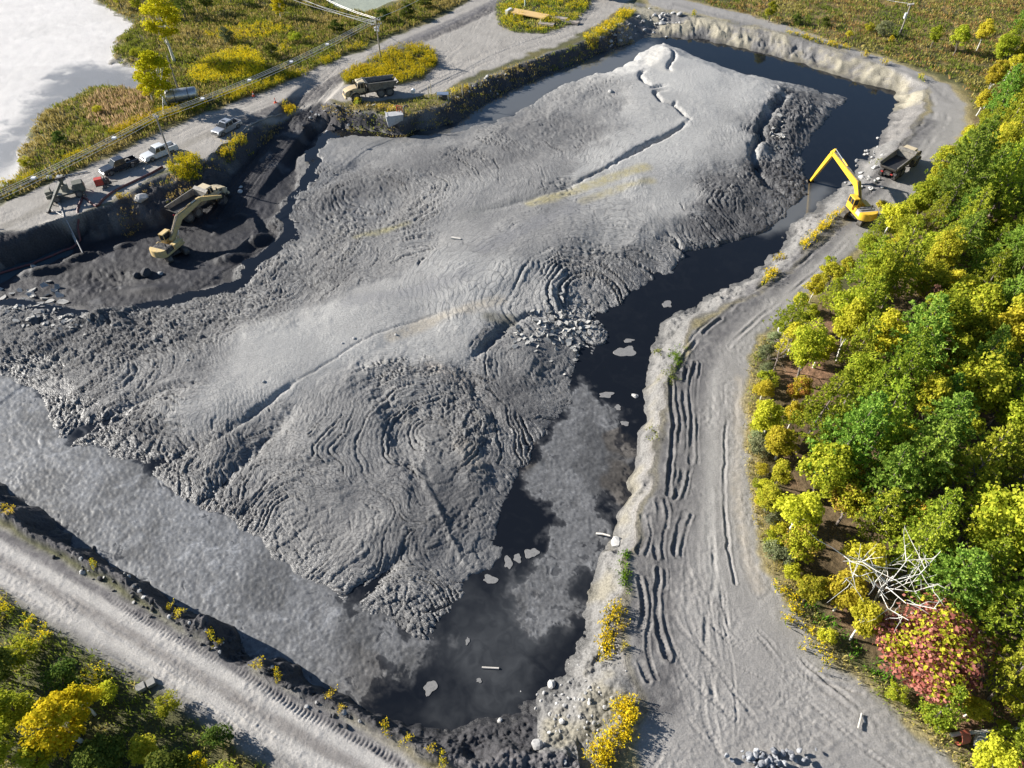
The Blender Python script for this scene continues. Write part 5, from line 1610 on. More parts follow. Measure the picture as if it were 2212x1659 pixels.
# traffic cones
M_CONE = paint("cone_orange", (.75, .10, .03), .5, 0, .1)
for px, py, lab in ((595, 222, "orange traffic cone standing at the road edge above the ramp"), (548, 208, "orange and white cone lying by rubble across the road from the ramp")):
    x, y, z = GP(px, py)
    cn = thing("traffic_cone", lab, "traffic cone", (x, y, z), 0, "traffic cones on the west road")
    MB().box(-.28, .28, -.28, .28, 0, .05).build("foot", M_CONE, cn)
    MB().cyl((0, 0, .05), (0, 0, .42), .2, .13, 14).cyl((0, 0, .62), (0, 0, .95), .1, .04, 14).build("shell", M_CONE, cn)
    MB().cyl((0, 0, .42), (0, 0, .62), .13, .1, 14).build("stripe", M_PORC, cn)

# tan deck, steel plates and post on the far island
x, y, z = GP(1143, 38)
dk = thing("bridge_deck", "long tan deck panel on white trestles lying on the far island", "deck", (x, y, z), math.atan2(-.62, 1.0) * .9)
MB().box(-4.6, 4.6, -1.5, 1.5, .75, .98).build("panel", paint("tan_deck_paint", (.62, .42, .17), .6, 0, .1, (.45, .33, .18)), dk, .03)
for k in (-4.2, -3.2, 3.8):
    MB().box(k - .12, k + .12, -1.7, 1.7, -.1, .74).build("trestle", M_PORC, dk, .02)
MB().box(-5.4, -4.7, -1.9, .4, .2, 1.3).build("end_frame", M_PORC, dk, .03)
for px, py, rz_, lab, w_ in ((1205, 42, -.4, "flat pinkish slab lying in grass right of the tan deck", 2.2), (1180, 55, -.3, "stack of weathered grey planks at the near end of tan deck", 1.8), (1232, 50, -.35, "pale slab lying furthest right on the far island", 2.0)):
    x, y, z = GP(px, py)
    st = thing("slab_stack", lab, "slabs", (x, y, z), rz_, "slabs lying on the far island")
    for i in range(3):
        MB().box(-w_, w_, -.9 + .12 * i, .9 - .1 * i, .12 + .13 * i, .22 + .13 * i).build("slab", paint("pinkish_slab", (.36, .31, .27), .85, 0, .3), st)
x, y, z = GP(1134, 16)
tag(MB().cyl((x, y, z - .2), (x, y, z + 3.4), .16, .14, 10).build("marker_post", paint("pale_teal_post", (.55, .66, .62), .5, 0, .1)), "pale teal post standing behind the tan deck on far island", "post")

# hoses
M_HOSE = paint("dark_red_hose", (.13, .035, .035), .6, 0, .35, (.10, .08, .075))
pts = []
for p in chaikin([(352, 362), (320, 380), (280, 398), (240, 418), (215, 440), (202, 468), (192, 495), (172, 525), (150, 542), (120, 556), (80, 572), (30, 588), (-30, 606)], 2):
    x, y, z = GP(*p)
    pts.append((x, y, max(z, PUDZ) + .16))
tag(MB().tube(pts, .17, 8).build("discharge_hose", M_HOSE), "long dark red discharge hose running from the pole down the bank into the puddle", "hose")
pts = []
for p in chaikin([(450, 338), (490, 330), (520, 318), (540, 300), (570, 285), (590, 270), (610, 252)], 2):
    x, y, z = GP(*p)
    pts.append((x, y, z + .12))
tag(MB().tube(pts, .11, 8).build("grey_hose", paint("grey_hose", (.30, .28, .25), .7, 0, .3)), "thin grey hose along the bank top below the silver pickup", "hose")
pts = []
for p in chaikin([(-20, 425), (40, 402), (100, 388), (160, 378), (190, 372)], 2):
    x, y, z = GP(*p)
    pts.append((x, y, z + .14))
tag(MB().tube(pts, .10, 8).build("blue_hose", paint("blue_grey_hose", (.20, .25, .30), .6, 0, .3)), "blue-grey hose lying along the far verge of the west road", "hose")
pts = []
for p in chaikin([(112, 455), (128, 462), (140, 470), (150, 480), (158, 500), (165, 530)], 2):
    x, y, z = GP(*p)
    pts.append((x, y, z + .1))
tag(MB().tube(pts, .07, 6).build("white_hose", paint("pale_hose", (.45, .44, .42), .6, 0, .3)), "thin pale hose trailing from the crane boom down the bank", "hose")

# ------------------------------------------------------------------ rocks, slabs, logs
def rock_mesh(name, seed, mat, sx=1.0, sy=.8, sz=.6, cuts=5):
    r_ = random.Random(seed)
    bm = bmesh.new()
    bmesh.ops.create_icosphere(bm, subdivisions=2, radius=.5)
    for v in bm.verts:
        v.co *= 1 + r_.uniform(-.08, .08)
    for i in range(cuts):
        n_ = Vector((r_.uniform(-1, 1), r_.uniform(-1, 1), r_.uniform(-.6, 1))).normalized()
        dd = r_.uniform(.26, .4)
        for v in bm.verts:
            k = v.co.dot(n_)
            if k > dd:
                v.co -= n_ * (k - dd)
    for v in bm.verts:
        v.co.x *= sx; v.co.y *= sy; v.co.z *= sz
    me = bpy.data.meshes.new(name)
    bm.to_mesh(me)
    bm.free()
    me.materials.append(mat)
    return me


M_ROCK = rock_mat("pale_boulder", (.22, .22, .22), (.50, .49, .47))
M_ROCKD = rock_mat("black_wet_rock", (.02, .02, .023), (.06, .06, .065))
M_STONE = rock_mat("quarry_stone", (.05, .055, .07), (.38, .39, .41))
M_SLAB = rock_mat("dry_mud_slab", (.20, .195, .19), (.44, .43, .40))
rocks = [rock_mesh("rock", i, M_ROCK, 1, random.Random(i).uniform(.7, 1), random.Random(i + 9).uniform(.5, .8)) for i in range(5)]
rocksd = [rock_mesh("dark_rock", i + 40, M_ROCKD, 1, .8, .7) for i in range(3)]
stones = [rock_mesh("stone", i + 60, M_STONE, 1, .75, .75, 7) for i in range(6)]


def put(name, me, px, py, s, rz, label=None, cat=None, group=None, sink=.12, parent=None, sc=(1, 1, 1)):
    x, y, z = GP(px, py)
    o = bpy.data.objects.new(name, me)
    COL.objects.link(o)
    o.location = (x, y, z + s * sc[2] * (.25 - sink))
    o.rotation_euler = (0, 0, rz)
    o.scale = (s * sc[0], s * sc[1], s * sc[2])
    if label:
        tag(o, label, cat, group)
    return o


for px, py, s, me, lab in ((322, 466, 2.2, rocks[0], "large white pointed boulder on the bank left of the loading truck"), (303, 400, 1.0, rocks[1], "small white rock on the slope below the red hose"), (519, 415, .9, rocks[2], "pale rock on the black pit floor right of loading truck"),
                           (520, 405, .7, rocks[3], "smaller pale rock just behind the one right of loading truck"), (297, 598, 1.5, rocksd[0], "left of two black boulders behind the excavator"), (318, 592, 1.9, rocksd[1], "right and bigger of two black boulders behind the excavator"),
                           (347, 592, .9, rocks[4], "pale stone beside the black boulders"), (855, 263, .8, rocks[1], "grey stone under the concrete hopper"), (1330, 1172, 1.25, rocks[2], "white block-shaped boulder on the east shoreline with black shadow"),
                           (1372, 862, 1.5, rocks[3], "white boulder at the east waterline of the dark channel"), (1370, 838, 1.0, rocks[0], "smaller white boulder just above the waterline boulder"), (1312, 1108, .7, rocks[4], "pale cobble at the waterline above the white block"),
                           (1700, 702, 1.6, rocks[1], "pale boulder at the forest edge right of the road bend"), (1690, 716, 1.3, rocks[2], "second pale boulder at forest edge, nearer the road"),
                           (1192, 1478, .9, rocks[3], "pale stone on the south-east rubble shore"), (1160, 1610, 1.0, rocks[0], "white angular stone in the rubble at the bottom edge"), (1305, 1400, .8, rocks[2], "grey stone on the slope above the floating log"),
                           (495, 1300, .5, rocks[4], "small pale stone in the shadow of the south bank"), (215, 1180, .45, rocks[1], "tiny pale stone high on the south bank"), (1320, 200, 1.3, rocks[2], "light block beside rubble on the north bank"),
                           (405, 778, .35, rocks[1], "small pale stone on the flat mud above the long fault"), (765, 731, .45, rocks[0], "lone dark-shadowed stone on the smooth pale mud"), (740, 742, .3, rocks[2], "smaller stone left of the lone stone on pale mud"), (855, 723, .4, rocks[3], "stone beside the long fault near the bent crack"),
                           (570, 825, .5, rocks[4], "white flake left of the long fault line")):
    put("boulder", me, px, py, s, px * .37, lab, "boulder", "boulders lying about the pit")
# rubble on the north bank and shore, as one pile each with its stones as parts
def pile(name, label, pts_fn, n, smin, smax, meshes, seed, cat="rubble", group=None, ylift=0.0):
    r_ = random.Random(seed)
    c = GP(*pts_fn(r_))
    t = thing(name, label, cat, c, 0, group)
    for i in range(n):
        px, py = pts_fn(r_)
        x, y, z = GP(px, py)
        s = r_.uniform(smin, smax) * (1 if r_.random() < .8 else 1.5)
        o = bpy.data.objects.new("stone", meshes[i % len(meshes)])
        COL.objects.link(o)
        o.parent = t
        o.location = (x - c[0], y - c[1], z - c[2] + s * .15 + ylift * r_.random())
        o.rotation_euler = (r_.uniform(-.5, .5), r_.uniform(-.5, .5), r_.uniform(0, 6))
        o.scale = (s, s * r_.uniform(.7, 1.1), s * r_.uniform(.6, 1))
    return t


pile("rubble_pile", "loose pale rubble spilled down the north bank under the yellow weeds", lambda r_: (1325 + r_.gauss(0, 22), 95 + r_.gauss(0, 12)), 60, .35, .8, rocks, 5)
pile("rubble_pile", "grey rubble on the dark bank below the fence posts", lambda r_: (1040 + r_.gauss(0, 28), 205 + r_.gauss(0, 10)), 45, .25, .6, rocks + rocksd, 6)
pile("rubble_pile", "dark clods and stones tipped at the ramp corner left of the hopper", lambda r_: (745 + r_.gauss(0, 38), 268 + r_.gauss(0, 10)), 60, .3, .8, rocksd + rocks[:1], 7)
pile("rubble_pile", "scattered stones across the south-east rubble slope", lambda r_: (1240 + r_.gauss(0, 55), 1540 + r_.gauss(0, 50)), 70, .15, .45, rocks, 8)
pile("rubble_pile", "broken rock at the far corner where two roads meet the pit", lambda r_: (1420 + r_.gauss(0, 25), 52 + r_.gauss(0, 14)), 45, .4, 1.2, rocks, 9)
pile("rubble_pile", "broken pale chunks on the east bank below the dump truck", lambda r_: (1870 + r_.gauss(0, 22), 350 - (r_.random() - .5) * 120), 60, .3, .9, rocks, 10)
pile("rubble_pile", "spilled clods along the south bank crest", lambda r_: ((lambda q: (120 + q * 640 + r_.gauss(0, 10), 1188 + q * 372 + r_.gauss(0, 12)))(r_.random())), 90, .15, .5, rocksd + rocks[:1], 11)
sp = pile("stone_pile", "heap of dark grey quarry stones at the bottom edge of the turning area", lambda r_: (1660 + r_.gauss(0, 32), 1642 + r_.gauss(0, 11)), 95, .3, .6, stones, 12, "stone pile", None, .45)


def slab_mesh(name, seed):
    r_ = random.Random(seed)
    n = r_.randint(5, 7)
    mb = MB()
    pts = [(math.cos(6.283 * (i + r_.uniform(-.3, .3)) / n) * r_.uniform(.38, .6), math.sin(6.283 * (i + r_.uniform(-.3, .3)) / n) * r_.uniform(.3, .5)) for i in range(n)]
    mb.v = [(a * .9, b * .9, -.1) for a, b in pts] + [(a, b, .08 + r_.uniform(-.01, .01)) for a, b in pts]
    mb.f = [tuple(range(n))[::-1], tuple(range(n, 2 * n))] + [(i, (i + 1) % n, n + (i + 1) % n, n + i) for i in range(n)]
    return mb.mesh(name, M_SLAB, 0, 20)


slabs = [slab_mesh("mud_slab", i) for i in range(8)]
mud_o = bpy.data.objects["mud"]
r_ = random.Random(77)
for (cx_, cy_, sx_, sy_, n, smin, smax, tilt) in ((60, 660, 48, 24, 70, .5, 1.25, .35), (150, 690, 30, 16, 25, .4, .9, .3), (1215, 705, 34, 26, 110, .4, 1.0, .5), (1150, 730, 26, 14, 35, .35, .8, .4), (1250, 760, 18, 22, 24, .35, .7, .5), (1680, 285, 14, 16, 24, .5, 1.2, .5)):
    for i in range(n):
        x, y, z = GP(cx_ + r_.gauss(0, sx_), cy_ + r_.gauss(0, sy_), MZ)
        o = bpy.data.objects.new("mud_slab", slabs[i % 8])
        COL.objects.link(o)
        o.parent = mud_o
        s = r_.uniform(smin, smax)
        o.location = (x, y, z + .06)
        o.rotation_euler = (r_.gauss(0, tilt), r_.gauss(0, tilt), r_.uniform(0, 6.28))
        o.scale = (s * r_.uniform(.9, 1.5), s, s)

# logs and floating things
M_LOG = paint("bleached_log", (.62, .58, .52), .8, 0, .2, (.35, .32, .28))
x, y = U(1060, 1443, WATER)
tag(MB().tube([(x - .75, y + .02, WATER + .05), (x, y - .02, WATER + .06), (x + .7, y - .05, WATER + .05)], .09, 8).build("log", M_LOG), "short white log floating on the black water in the south pond", "log")
x, y, z = GP(1300, 1163)
tag(MB().tube([(x - .6, y + .15, WATER + .12), (x, y, WATER + .3), (x + .7, y - .35, WATER + .5)], .12, 8, .08).build("log", M_LOG), "pale stub of log sticking into the water by the white block", "log")
x, y, z = GP(985, 516, MZ)
tag(MB().beam((x - .7, y + .15, z + .15), (x + .7, y - .2, z + .12), .35, .18).build("plank", M_LOG), "pale plank lying on the mud between the two arc slumps", "plank")
x, y, z = GP(1860, 1543)
tag(MB().tube([GP(1869, 1562), (x, y, z + .15), tuple(Vector(GP(1852, 1575)) + Vector((0, 0, .2)))], .07, 6).build("stick", M_LOG), "thin bleached stick in the grass near the rusty pipe", "stick")
x, y, z = GP(2070, 1588)
tag(MB().tube([(*GP(2050, 1591)[:2], z + .3), (x, y, z + .35), (*GP(2200, 1578)[:2], z + .6), (*GP(2290, 1570)[:2], z + .7)], .17, 8, .1).build("fallen_trunk", M_LOG), "fallen white birch trunk reaching in from the right edge near the pipes", "log")


def half_pipe(name, mat, label, px, py, rz, r, ln, a0, a1, th=.05, tilt=0.0):
    x, y, z = GP(px, py)
    mb = MB()
    n = 18
    for k in (0, 1):
        for i in range(n + 1):
            a = a0 + (a1 - a0) * i / n
            for rr in (r, r - th):
                mb.v.append(((k - .5) * ln, math.cos(a) * rr, math.sin(a) * rr))
    m = (n + 1) * 2
    for i in range(n):
        q = i * 2
        mb.f += [(q, q + 2, m + q + 2, m + q), (q + 1, m + q + 1, m + q + 3, q + 3), (q, q + 1, q + 3, q + 2), (m + q, m + q + 2, m + q + 3, m + q + 1)]
    mb.f += [(0, m, m + 1, 1), (2 * n, 2 * n + 1, m + 2 * n + 1, m + 2 * n)]
    o = mb.build(name, mat)
    o.location = (x, y, z + r * .75)
    o.rotation_euler = (tilt, 0, rz)
    return tag(o, label, "pipe")


M_RUST = paint("rusty_red_steel", (.38, .09, .05), .75, .1, .4, (.20, .09, .06))
half_pipe("rusty_half_pipe", M_RUST, "curved rust-red pipe segment standing in grass by the forest corner", 2062, 1588, .2, .85, .7, 1.2, 4.4, .06, .5)
half_pipe("rusty_ring", M_RUST, "rusty pipe ring in leaves at the bottom right corner", 2190, 1656, .5, .5, .5, 0, 6.28, .06, .9)
x, y, z = GP(2120, 1625)
cv = thing("culvert_pipe", "bent galvanised culvert pipe with black mouth at bottom right corner", "pipe", (x, y, z))
mb = MB()
path = [Vector(GP(*p)) - Vector((x, y, z)) + Vector((0, 0, .35)) for p in chaikin([(2118, 1592), (2108, 1606), (2112, 1622), (2126, 1640), (2140, 1655)], 2)]
dense = []
for a, b in zip(path, path[1:]):
    for k in range(5):
        dense.append(a.lerp(b, k / 5))
for i, p in enumerate(dense):
    pass
mb.tube(dense, .36, 16)
nn = 16
for i in range(len(dense)):
    if i % 2:
        for k in range(nn):
            v = Vector(mb.v[i * nn + k])
            mb.v[i * nn + k] = tuple(dense[i] + (v - dense[i]) * 1.06)
mb.build("pipe_wall", paint("galvanised_steel", (.58, .58, .57), .4, .6, .3, (.3, .28, .25)), cv, sharp=70)
d = (dense[-1] - dense[-2]).normalized()
MB().cyl(dense[-1], dense[-1] + d * .12, .40, .40, 16).build("end_collar", M_DARK, cv)
# white sheet heap at the verge
x, y, z = GP(116, 385)
ts = thing("tarp_heap", "crumpled pale tarpaulin heap on the verge above the crane", "tarp", (x, y, z))
for i in range(5):
    o = bpy.data.objects.new("fold", rock_mesh("fold", 300 + i, paint("pale_tarp", (.50, .52, .54), .5, 0, .2), 1.3, .9, .5, 3))
    COL.objects.link(o)
    o.parent = ts
    o.location = (random.Random(i).uniform(-1.2, 1.2), random.Random(i + 5).uniform(-.4, .4), .15)
    o.rotation_euler = (.2, .1, i)
# concrete blocks in bottom left weeds
x, y, z = GP(318, 1482)
bl = thing("concrete_block", "pair of pale concrete blocks lying in weeds beside the south road", "block", (x, y, z), .6)
MB().box(-.75, -.05, -.3, .35, 0, .45).build("block", M_CONC, bl, .03)
MB().box(.05, .7, -.35, .3, 0, .4).build("block", M_CONC, bl, .03)

# scum islands afloat in the dark channel
def scum_patch(px, py, rx_, ry_, seed, label):
    x, y = U(px, py, WATER)
    k = 1 / ppm(py, WATER)
    n = 26
    r_ = random.Random(seed)
    ph = [r_.uniform(0, 6.28) for _ in range(5)]
    mb = MB()
    pts = []
    for i in range(n):
        a = 6.283 * i / n
        q = 1 + sum(.16 / (j + 1) ** .5 * math.sin((j + 2) * a + ph[j]) for j in range(5))
        pts.append((math.cos(a) * rx_ * k * q, math.sin(a) * ry_ * k * q * 1.25))
    mb.v = [(a, b, -.02) for a, b in pts] + [(a * .96, b * .96, .035) for a, b in pts]
    mb.f = [tuple(range(n, 2 * n))] + [(i, (i + 1) % n, n + (i + 1) % n, n + i) for i in range(n)]
    o = mb.build("scum_patch", paint("floating_scum", (.21, .205, .20), .7, 0, .4, (.14, .14, .14), 5))
    o.location = (x, y, WATER + .005)
    tag(o, label, "scum", "floating scum patches")


for i, a in enumerate(((1441, 657, 11, 9, "small grey scum island highest up in the dark channel"), (1351, 760, 22, 14, "largest round scum island in the dark channel"), (1358, 736, 11, 5, "thin scum island just above the largest one"), (1310, 853, 16, 7, "ragged scum raft at the tip of the big scum sheet"),
                       (1335, 880, 7, 6, "small scum fleck right of the ragged raft"), (1350, 915, 8, 6, "scum patch where the channel narrows against east bank"), (1300, 712, 4, 2, "tiny scum fleck near the broken slab shore"), (1118, 1206, 9, 8, "scum patch left of the middle scum sheet"),
                       (1148, 1195, 15, 10, "lumpy scum patch touching the middle scum sheet"), (1098, 1215, 9, 12, "scum patch against the mud toe"), (1060, 1252, 16, 8, "pale scum patch below the mud toe"), (930, 1485, 14, 12, "pale scum raft in the southern corner of pond"),
                       (1010, 1385, 4, 7, "small upright scum fleck above the floating log"), (1035, 1470, 6, 4, "scum fleck below the floating log"))):
    scum_patch(*a[:4], 20 + i, a[4])
print("props", round(time.time() - T0, 1))
# ------------------------------------------------------------------ foliage
def leaf_mat(name, c1, c2, trans=.35, hue=.04, val=.35):
    m = bpy.data.materials.new(name)
    m.use_nodes = True
    nt = m.node_tree
    nt.nodes.remove(nt.nodes["Principled BSDF"])
    out = nt.nodes["Material Output"]
    ge = nt.nodes.new("ShaderNodeNewGeometry")
    oi = nt.nodes.new("ShaderNodeObjectInfo")
    mx = nt.nodes.new("ShaderNodeMix"); mx.data_type = 'RGBA'
    mx.inputs["A"].default_value = (*c1, 1); mx.inputs["B"].default_value = (*c2, 1)
    nt.links.new(ge.outputs["Random Per Island"], mx.inputs["Factor"])
    hs = nt.nodes.new("ShaderNodeHueSaturation")
    h1 = nt.nodes.new("ShaderNodeMapRange"); h1.inputs[3].default_value = .5 - hue; h1.inputs[4].default_value = .5 + hue
    v1 = nt.nodes.new("ShaderNodeMapRange"); v1.inputs[3].default_value = 1 - val; v1.inputs[4].default_value = 1 + val
    fr = nt.nodes.new("ShaderNodeMath"); fr.operation = 'MULTIPLY'; fr.inputs[1].default_value = 7.31
    f2 = nt.nodes.new("ShaderNodeMath"); f2.operation = 'FRACT'
    nt.links.new(oi.outputs["Random"], h1.inputs[0]); nt.links.new(oi.outputs["Random"], fr.inputs[0]); nt.links.new(fr.outputs[0], f2.inputs[0]); nt.links.new(f2.outputs[0], v1.inputs[0])
    nt.links.new(h1.outputs[0], hs.inputs["Hue"]); nt.links.new(v1.outputs[0], hs.inputs["Value"]); nt.links.new(mx.outputs["Result"], hs.inputs["Color"])
    d = nt.nodes.new("ShaderNodeBsdfDiffuse"); t = nt.nodes.new("ShaderNodeBsdfTranslucent"); s = nt.nodes.new("ShaderNodeMixShader")
    s.inputs[0].default_value = trans
    nt.links.new(hs.outputs[0], d.inputs[0]); nt.links.new(hs.outputs[0], t.inputs[0])
    nt.links.new(d.outputs[0], s.inputs[1]); nt.links.new(t.outputs[0], s.inputs[2]); nt.links.new(s.outputs[0], out.inputs["Surface"])
    return m


L_PINE = leaf_mat("pine_needles", (.22, .30, .03), (.50, .52, .06), .4, .02, .2)
L_PINEB = leaf_mat("deep_pine_needles", (.15, .27, .04), (.34, .45, .075), .4, .02, .2)
L_GREEN = leaf_mat("broad_leaves", (.26, .32, .025), (.56, .53, .055), .45, .02, .2)
L_LIME = leaf_mat("yellowing_leaves", (.40, .40, .025), (.70, .62, .07), .45, .02, .18)
L_GOLD = leaf_mat("birch_gold_leaves", (.42, .40, .015), (.70, .58, .03), .42, .015, .15)
L_ORANGE = leaf_mat("turning_leaves", (.25, .22, .04), (.62, .33, .08), .4, .03)
L_RED = leaf_mat("red_maple_leaves", (.26, .065, .055), (.54, .22, .18), .3, .01, .15)
L_SCAR = leaf_mat("scarlet_leaves", (.35, .02, .02), (.55, .05, .04), .3, .01)
L_DARK = leaf_mat("dark_leaves", (.06, .10, .02), (.18, .21, .04), .35, .03, .3)
L_BROWN = leaf_mat("dead_needles", (.11, .065, .045), (.26, .15, .10), .2, .02)
L_SAGE = leaf_mat("sage_leaves", (.14, .17, .08), (.30, .31, .16), .3, .02)
L_STRAW = leaf_mat("straw_blades", (.26, .22, .05), (.60, .48, .18), .4, .02, .2)
L_REED = leaf_mat("reed_blades", (.28, .19, .10), (.62, .42, .25), .4, .01, .2)
L_RUST = leaf_mat("rust_blades", (.28, .19, .06), (.66, .37, .16), .4, .01, .2)
L_GRASS = leaf_mat("green_blades", (.12, .16, .02), (.34, .36, .06), .4, .02, .2)
L_VIVID = leaf_mat("vivid_green_blades", (.09, .20, .01), (.22, .40, .04), .4, .02, .2)
L_YEL = leaf_mat("goldenrod_flowers", (.56, .42, .012), (.88, .68, .04), .3, .008, .15)
M_BARK = paint("grey_bark", (.16, .13, .11), .9, 0, .3)
M_BIRCH = paint("white_birch_bark", (.66, .64, .58), .8, 0, .2, (.22, .20, .18), 1.6)
M_DEADW = paint("dead_twigs", (.24, .19, .17), .9, 0, .2)


def quads_mesh(name, ctr, ax, ay, mats, midx=None):
    """leaf faces: centres, half-axes (n,3)"""
    n = len(ctr)
    V = np.empty((n, 4, 3), np.float32)
    V[:, 0] = ctr - ax * .55 - ay * .2
    V[:, 1] = ctr - ay
    V[:, 2] = ctr + ax * .6 + ay * .1
    V[:, 3] = ctr + ay
    me = bpy.data.meshes.new(name)
    me.vertices.add(n * 4)
    me.vertices.foreach_set("co", V.ravel())
    me.loops.add(n * 4)
    me.loops.foreach_set("vertex_index", np.arange(n * 4, dtype=np.int32))
    me.polygons.add(n)
    me.polygons.foreach_set("loop_start", np.arange(0, n * 4, 4, dtype=np.int32))
    for m in mats:
        me.materials.append(m)
    if midx is not None:
        me.polygons.foreach_set("material_index", midx.astype(np.int32))
    me.update(calc_edges=True)
    return me


def rand_axes(rs, n, size, up=.35, nrm=None):
    """random leaf orientation; nrm pulls the faces towards a direction"""
    N_ = rs.normal(size=(n, 3))
    N_ /= np.linalg.norm(N_, axis=1, keepdims=True)
    if nrm is not None:
        N_ = N_ * .75 + nrm * .8
    N_[:, 2] += up
    N_ /= np.linalg.norm(N_, axis=1, keepdims=True)
    r_ = rs.normal(size=(n, 3))
    a = np.cross(N_, r_)
    a /= np.linalg.norm(a, axis=1, keepdims=True)
    b = np.cross(N_, a)
    s = (size * rs.uniform(.6, 1.35, n))[:, None]
    return a * s, b * s * .6


def limb_tube(mb, a, b, r0, r1, rs, n=5, wob=.12):
    a, b = np.array(a, float), np.array(b, float)
    L = np.linalg.norm(b - a)
    pts = [tuple(a + (b - a) * k + (rs.normal(size=3) * wob * L * .3 if 0 < k < 1 else 0)) for k in (0, .35, .7, 1)]
    mb.tube(pts, r0, n, r1)


def broad_tree(name, h, r, leaf, bark, seed, nl=46, per=120, size=.2, low=.25, leaf2=None, limbs=9):
    rs = np.random.RandomState(seed)
    mb = MB()
    top = h * .72
    tr = [(0, 0, -.3)] + [(rs.normal() * .05 * h * k, rs.normal() * .05 * h * k, top * k) for k in (.3, .6, 1.0)]
    mb.tube(tr, h * .022 + .03, 7, .03)
    cz, rz = h * (low + 1) / 2, h * (1 - low) / 2
    u = rs.normal(size=(nl, 3))
    u /= np.linalg.norm(u, axis=1, keepdims=True)
    rad = rs.uniform(.35, 1.0, nl) ** .6
    C = u * rad[:, None] * np.array([r, r, rz]) * np.array([.82, .82, .86]) + np.array([0, 0, cz])
    C[:, :2] *= (1 - .35 * np.clip((C[:, 2:3] - cz) / rz, 0, 1))
    for k in range(limbs):
        t = C[k]
        z0 = top * rs.uniform(.25, .8)
        limb_tube(mb, (0, 0, z0), t, h * .008 + .015, .012, rs)
    trunk = mb.mesh(name + "_trunk", bark, 0, 60)
    LR = rs.uniform(.20, .40, nl) * r
    d = rs.normal(size=(nl * per, 3))
    d[:, 2] = np.abs(d[:, 2]) * .9 - .25 * np.linalg.norm(d[:, :2], axis=1) * rs.uniform(0, 1, nl * per)
    d /= np.linalg.norm(d, axis=1, keepdims=True)
    li = np.repeat(np.arange(nl), per)
    P = C[li] + d * (LR[li] * rs.uniform(.45, 1.1, nl * per))[:, None] * np.array([1, 1, .75])
    ax, ay = rand_axes(rs, len(P), size, .25, d)
    mi_ = None
    mats = [leaf]
    if leaf2 is not None:
        mats = [leaf, leaf2]
        mi_ = (rs.uniform(size=nl) < .3)[li] ^ (rs.uniform(size=len(P)) < .12)
    return quads_mesh(name + "_crown", P, ax, ay, mats, mi_), trunk


def pine_tree(name, h, r, leaf, seed, whorls=13, size=.16, fat=.75):
    rs = np.random.RandomState(seed)
    mb = MB()
    mb.tube([(0, 0, -.3), (rs.normal() * .1, rs.normal() * .1, h * .5), (0, 0, h * .98)], h * .016 + .03, 7, .02)
    C, D = [], []
    for w in range(whorls):
        k = w / (whorls - 1)
        z = h * (.22 + .74 * k)
        ln = r * (1 - k) ** fat + .25
        nb = rs.randint(5, 8)
        a0 = rs.uniform(0, 6.28)
        for b in range(nb):
            a = a0 + 6.283 * b / nb + rs.uniform(-.3, .3)
            l = ln * rs.uniform(.7, 1.15)
            rise = l * rs.uniform(.10, .42) + .15
            e = np.array([math.cos(a) * l, math.sin(a) * l, z + rise])
            s0 = np.array([0, 0, z])
            if w % 2 == 0 and b % 2 == 0:
                limb_tube(mb, s0, e, .03, .01, rs, 4, .05)
            nt_ = max(2, int(l * 3.2))
            for q in range(nt_):
                f = .35 + .65 * (q + rs.uniform(0, 1)) / nt_
                sd = rs.normal(size=3) * np.array([.16, .16, .08]) * l
                C.append(s0 + (e - s0) * f + sd * (.4 + .6 * f))
                v = (e - s0) * .55 + np.array([0, 0, .55 * l + .25])
                D.append(v / np.linalg.norm(v))
    C, D = np.array(C), np.array(D)
    per = 13
    li = np.repeat(np.arange(len(C)), per)
    n = len(li)
    v = D[li] * .9 + rs.normal(size=(n, 3)) * .75
    v /= np.linalg.norm(v, axis=1, keepdims=True)
    ln = rs.uniform(.7, 1.3, n)[:, None] * size
    side = np.cross(v, rs.normal(size=(n, 3)))
    side /= np.linalg.norm(side, axis=1, keepdims=True)
    P = C[li] + v * ln * 1.0
    trunk = mb.mesh(name + "_trunk", M_BARK, 0, 60)
    return quads_mesh(name + "_crown", P, v * ln * 1.35, side * ln * .42, [leaf]), trunk


def bare_tree(name, h, r, bark, seed, n1=11, twigs=5, rr=.11):
    rs = np.random.RandomState(seed)
    mb = MB()
    mb.tube([(0, 0, -.3), (.15, .1, h * .3), (-.1, .2, h * .6), (.1, .1, h * .85)], rr * 1.5, 7, .04)
    for k in range(n1):
        z0 = h * rs.uniform(.3, .8)
        a = rs.uniform(0, 6.28)
        l = r * rs.uniform(.6, 1.1)
        m = np.array([math.cos(a) * l * .55, math.sin(a) * l * .55, z0 + l * .25])
        e = np.array([math.cos(a + .3) * l, math.sin(a + .3) * l, z0 + l * rs.uniform(.3, .7)])
        mb.tube([(0, 0, z0), tuple(m), tuple(e)], rr * .62, 5, .02)
        for q in range(twigs):
            s = m + (e - m) * rs.uniform(0, 1)
            limb_tube(mb, s, s + rs.normal(size=3) * np.array([.35, .35, .25]) * l, .03, .01, rs, 4)
    return mb.mesh(name + "_trunk", bark, 0, 60)


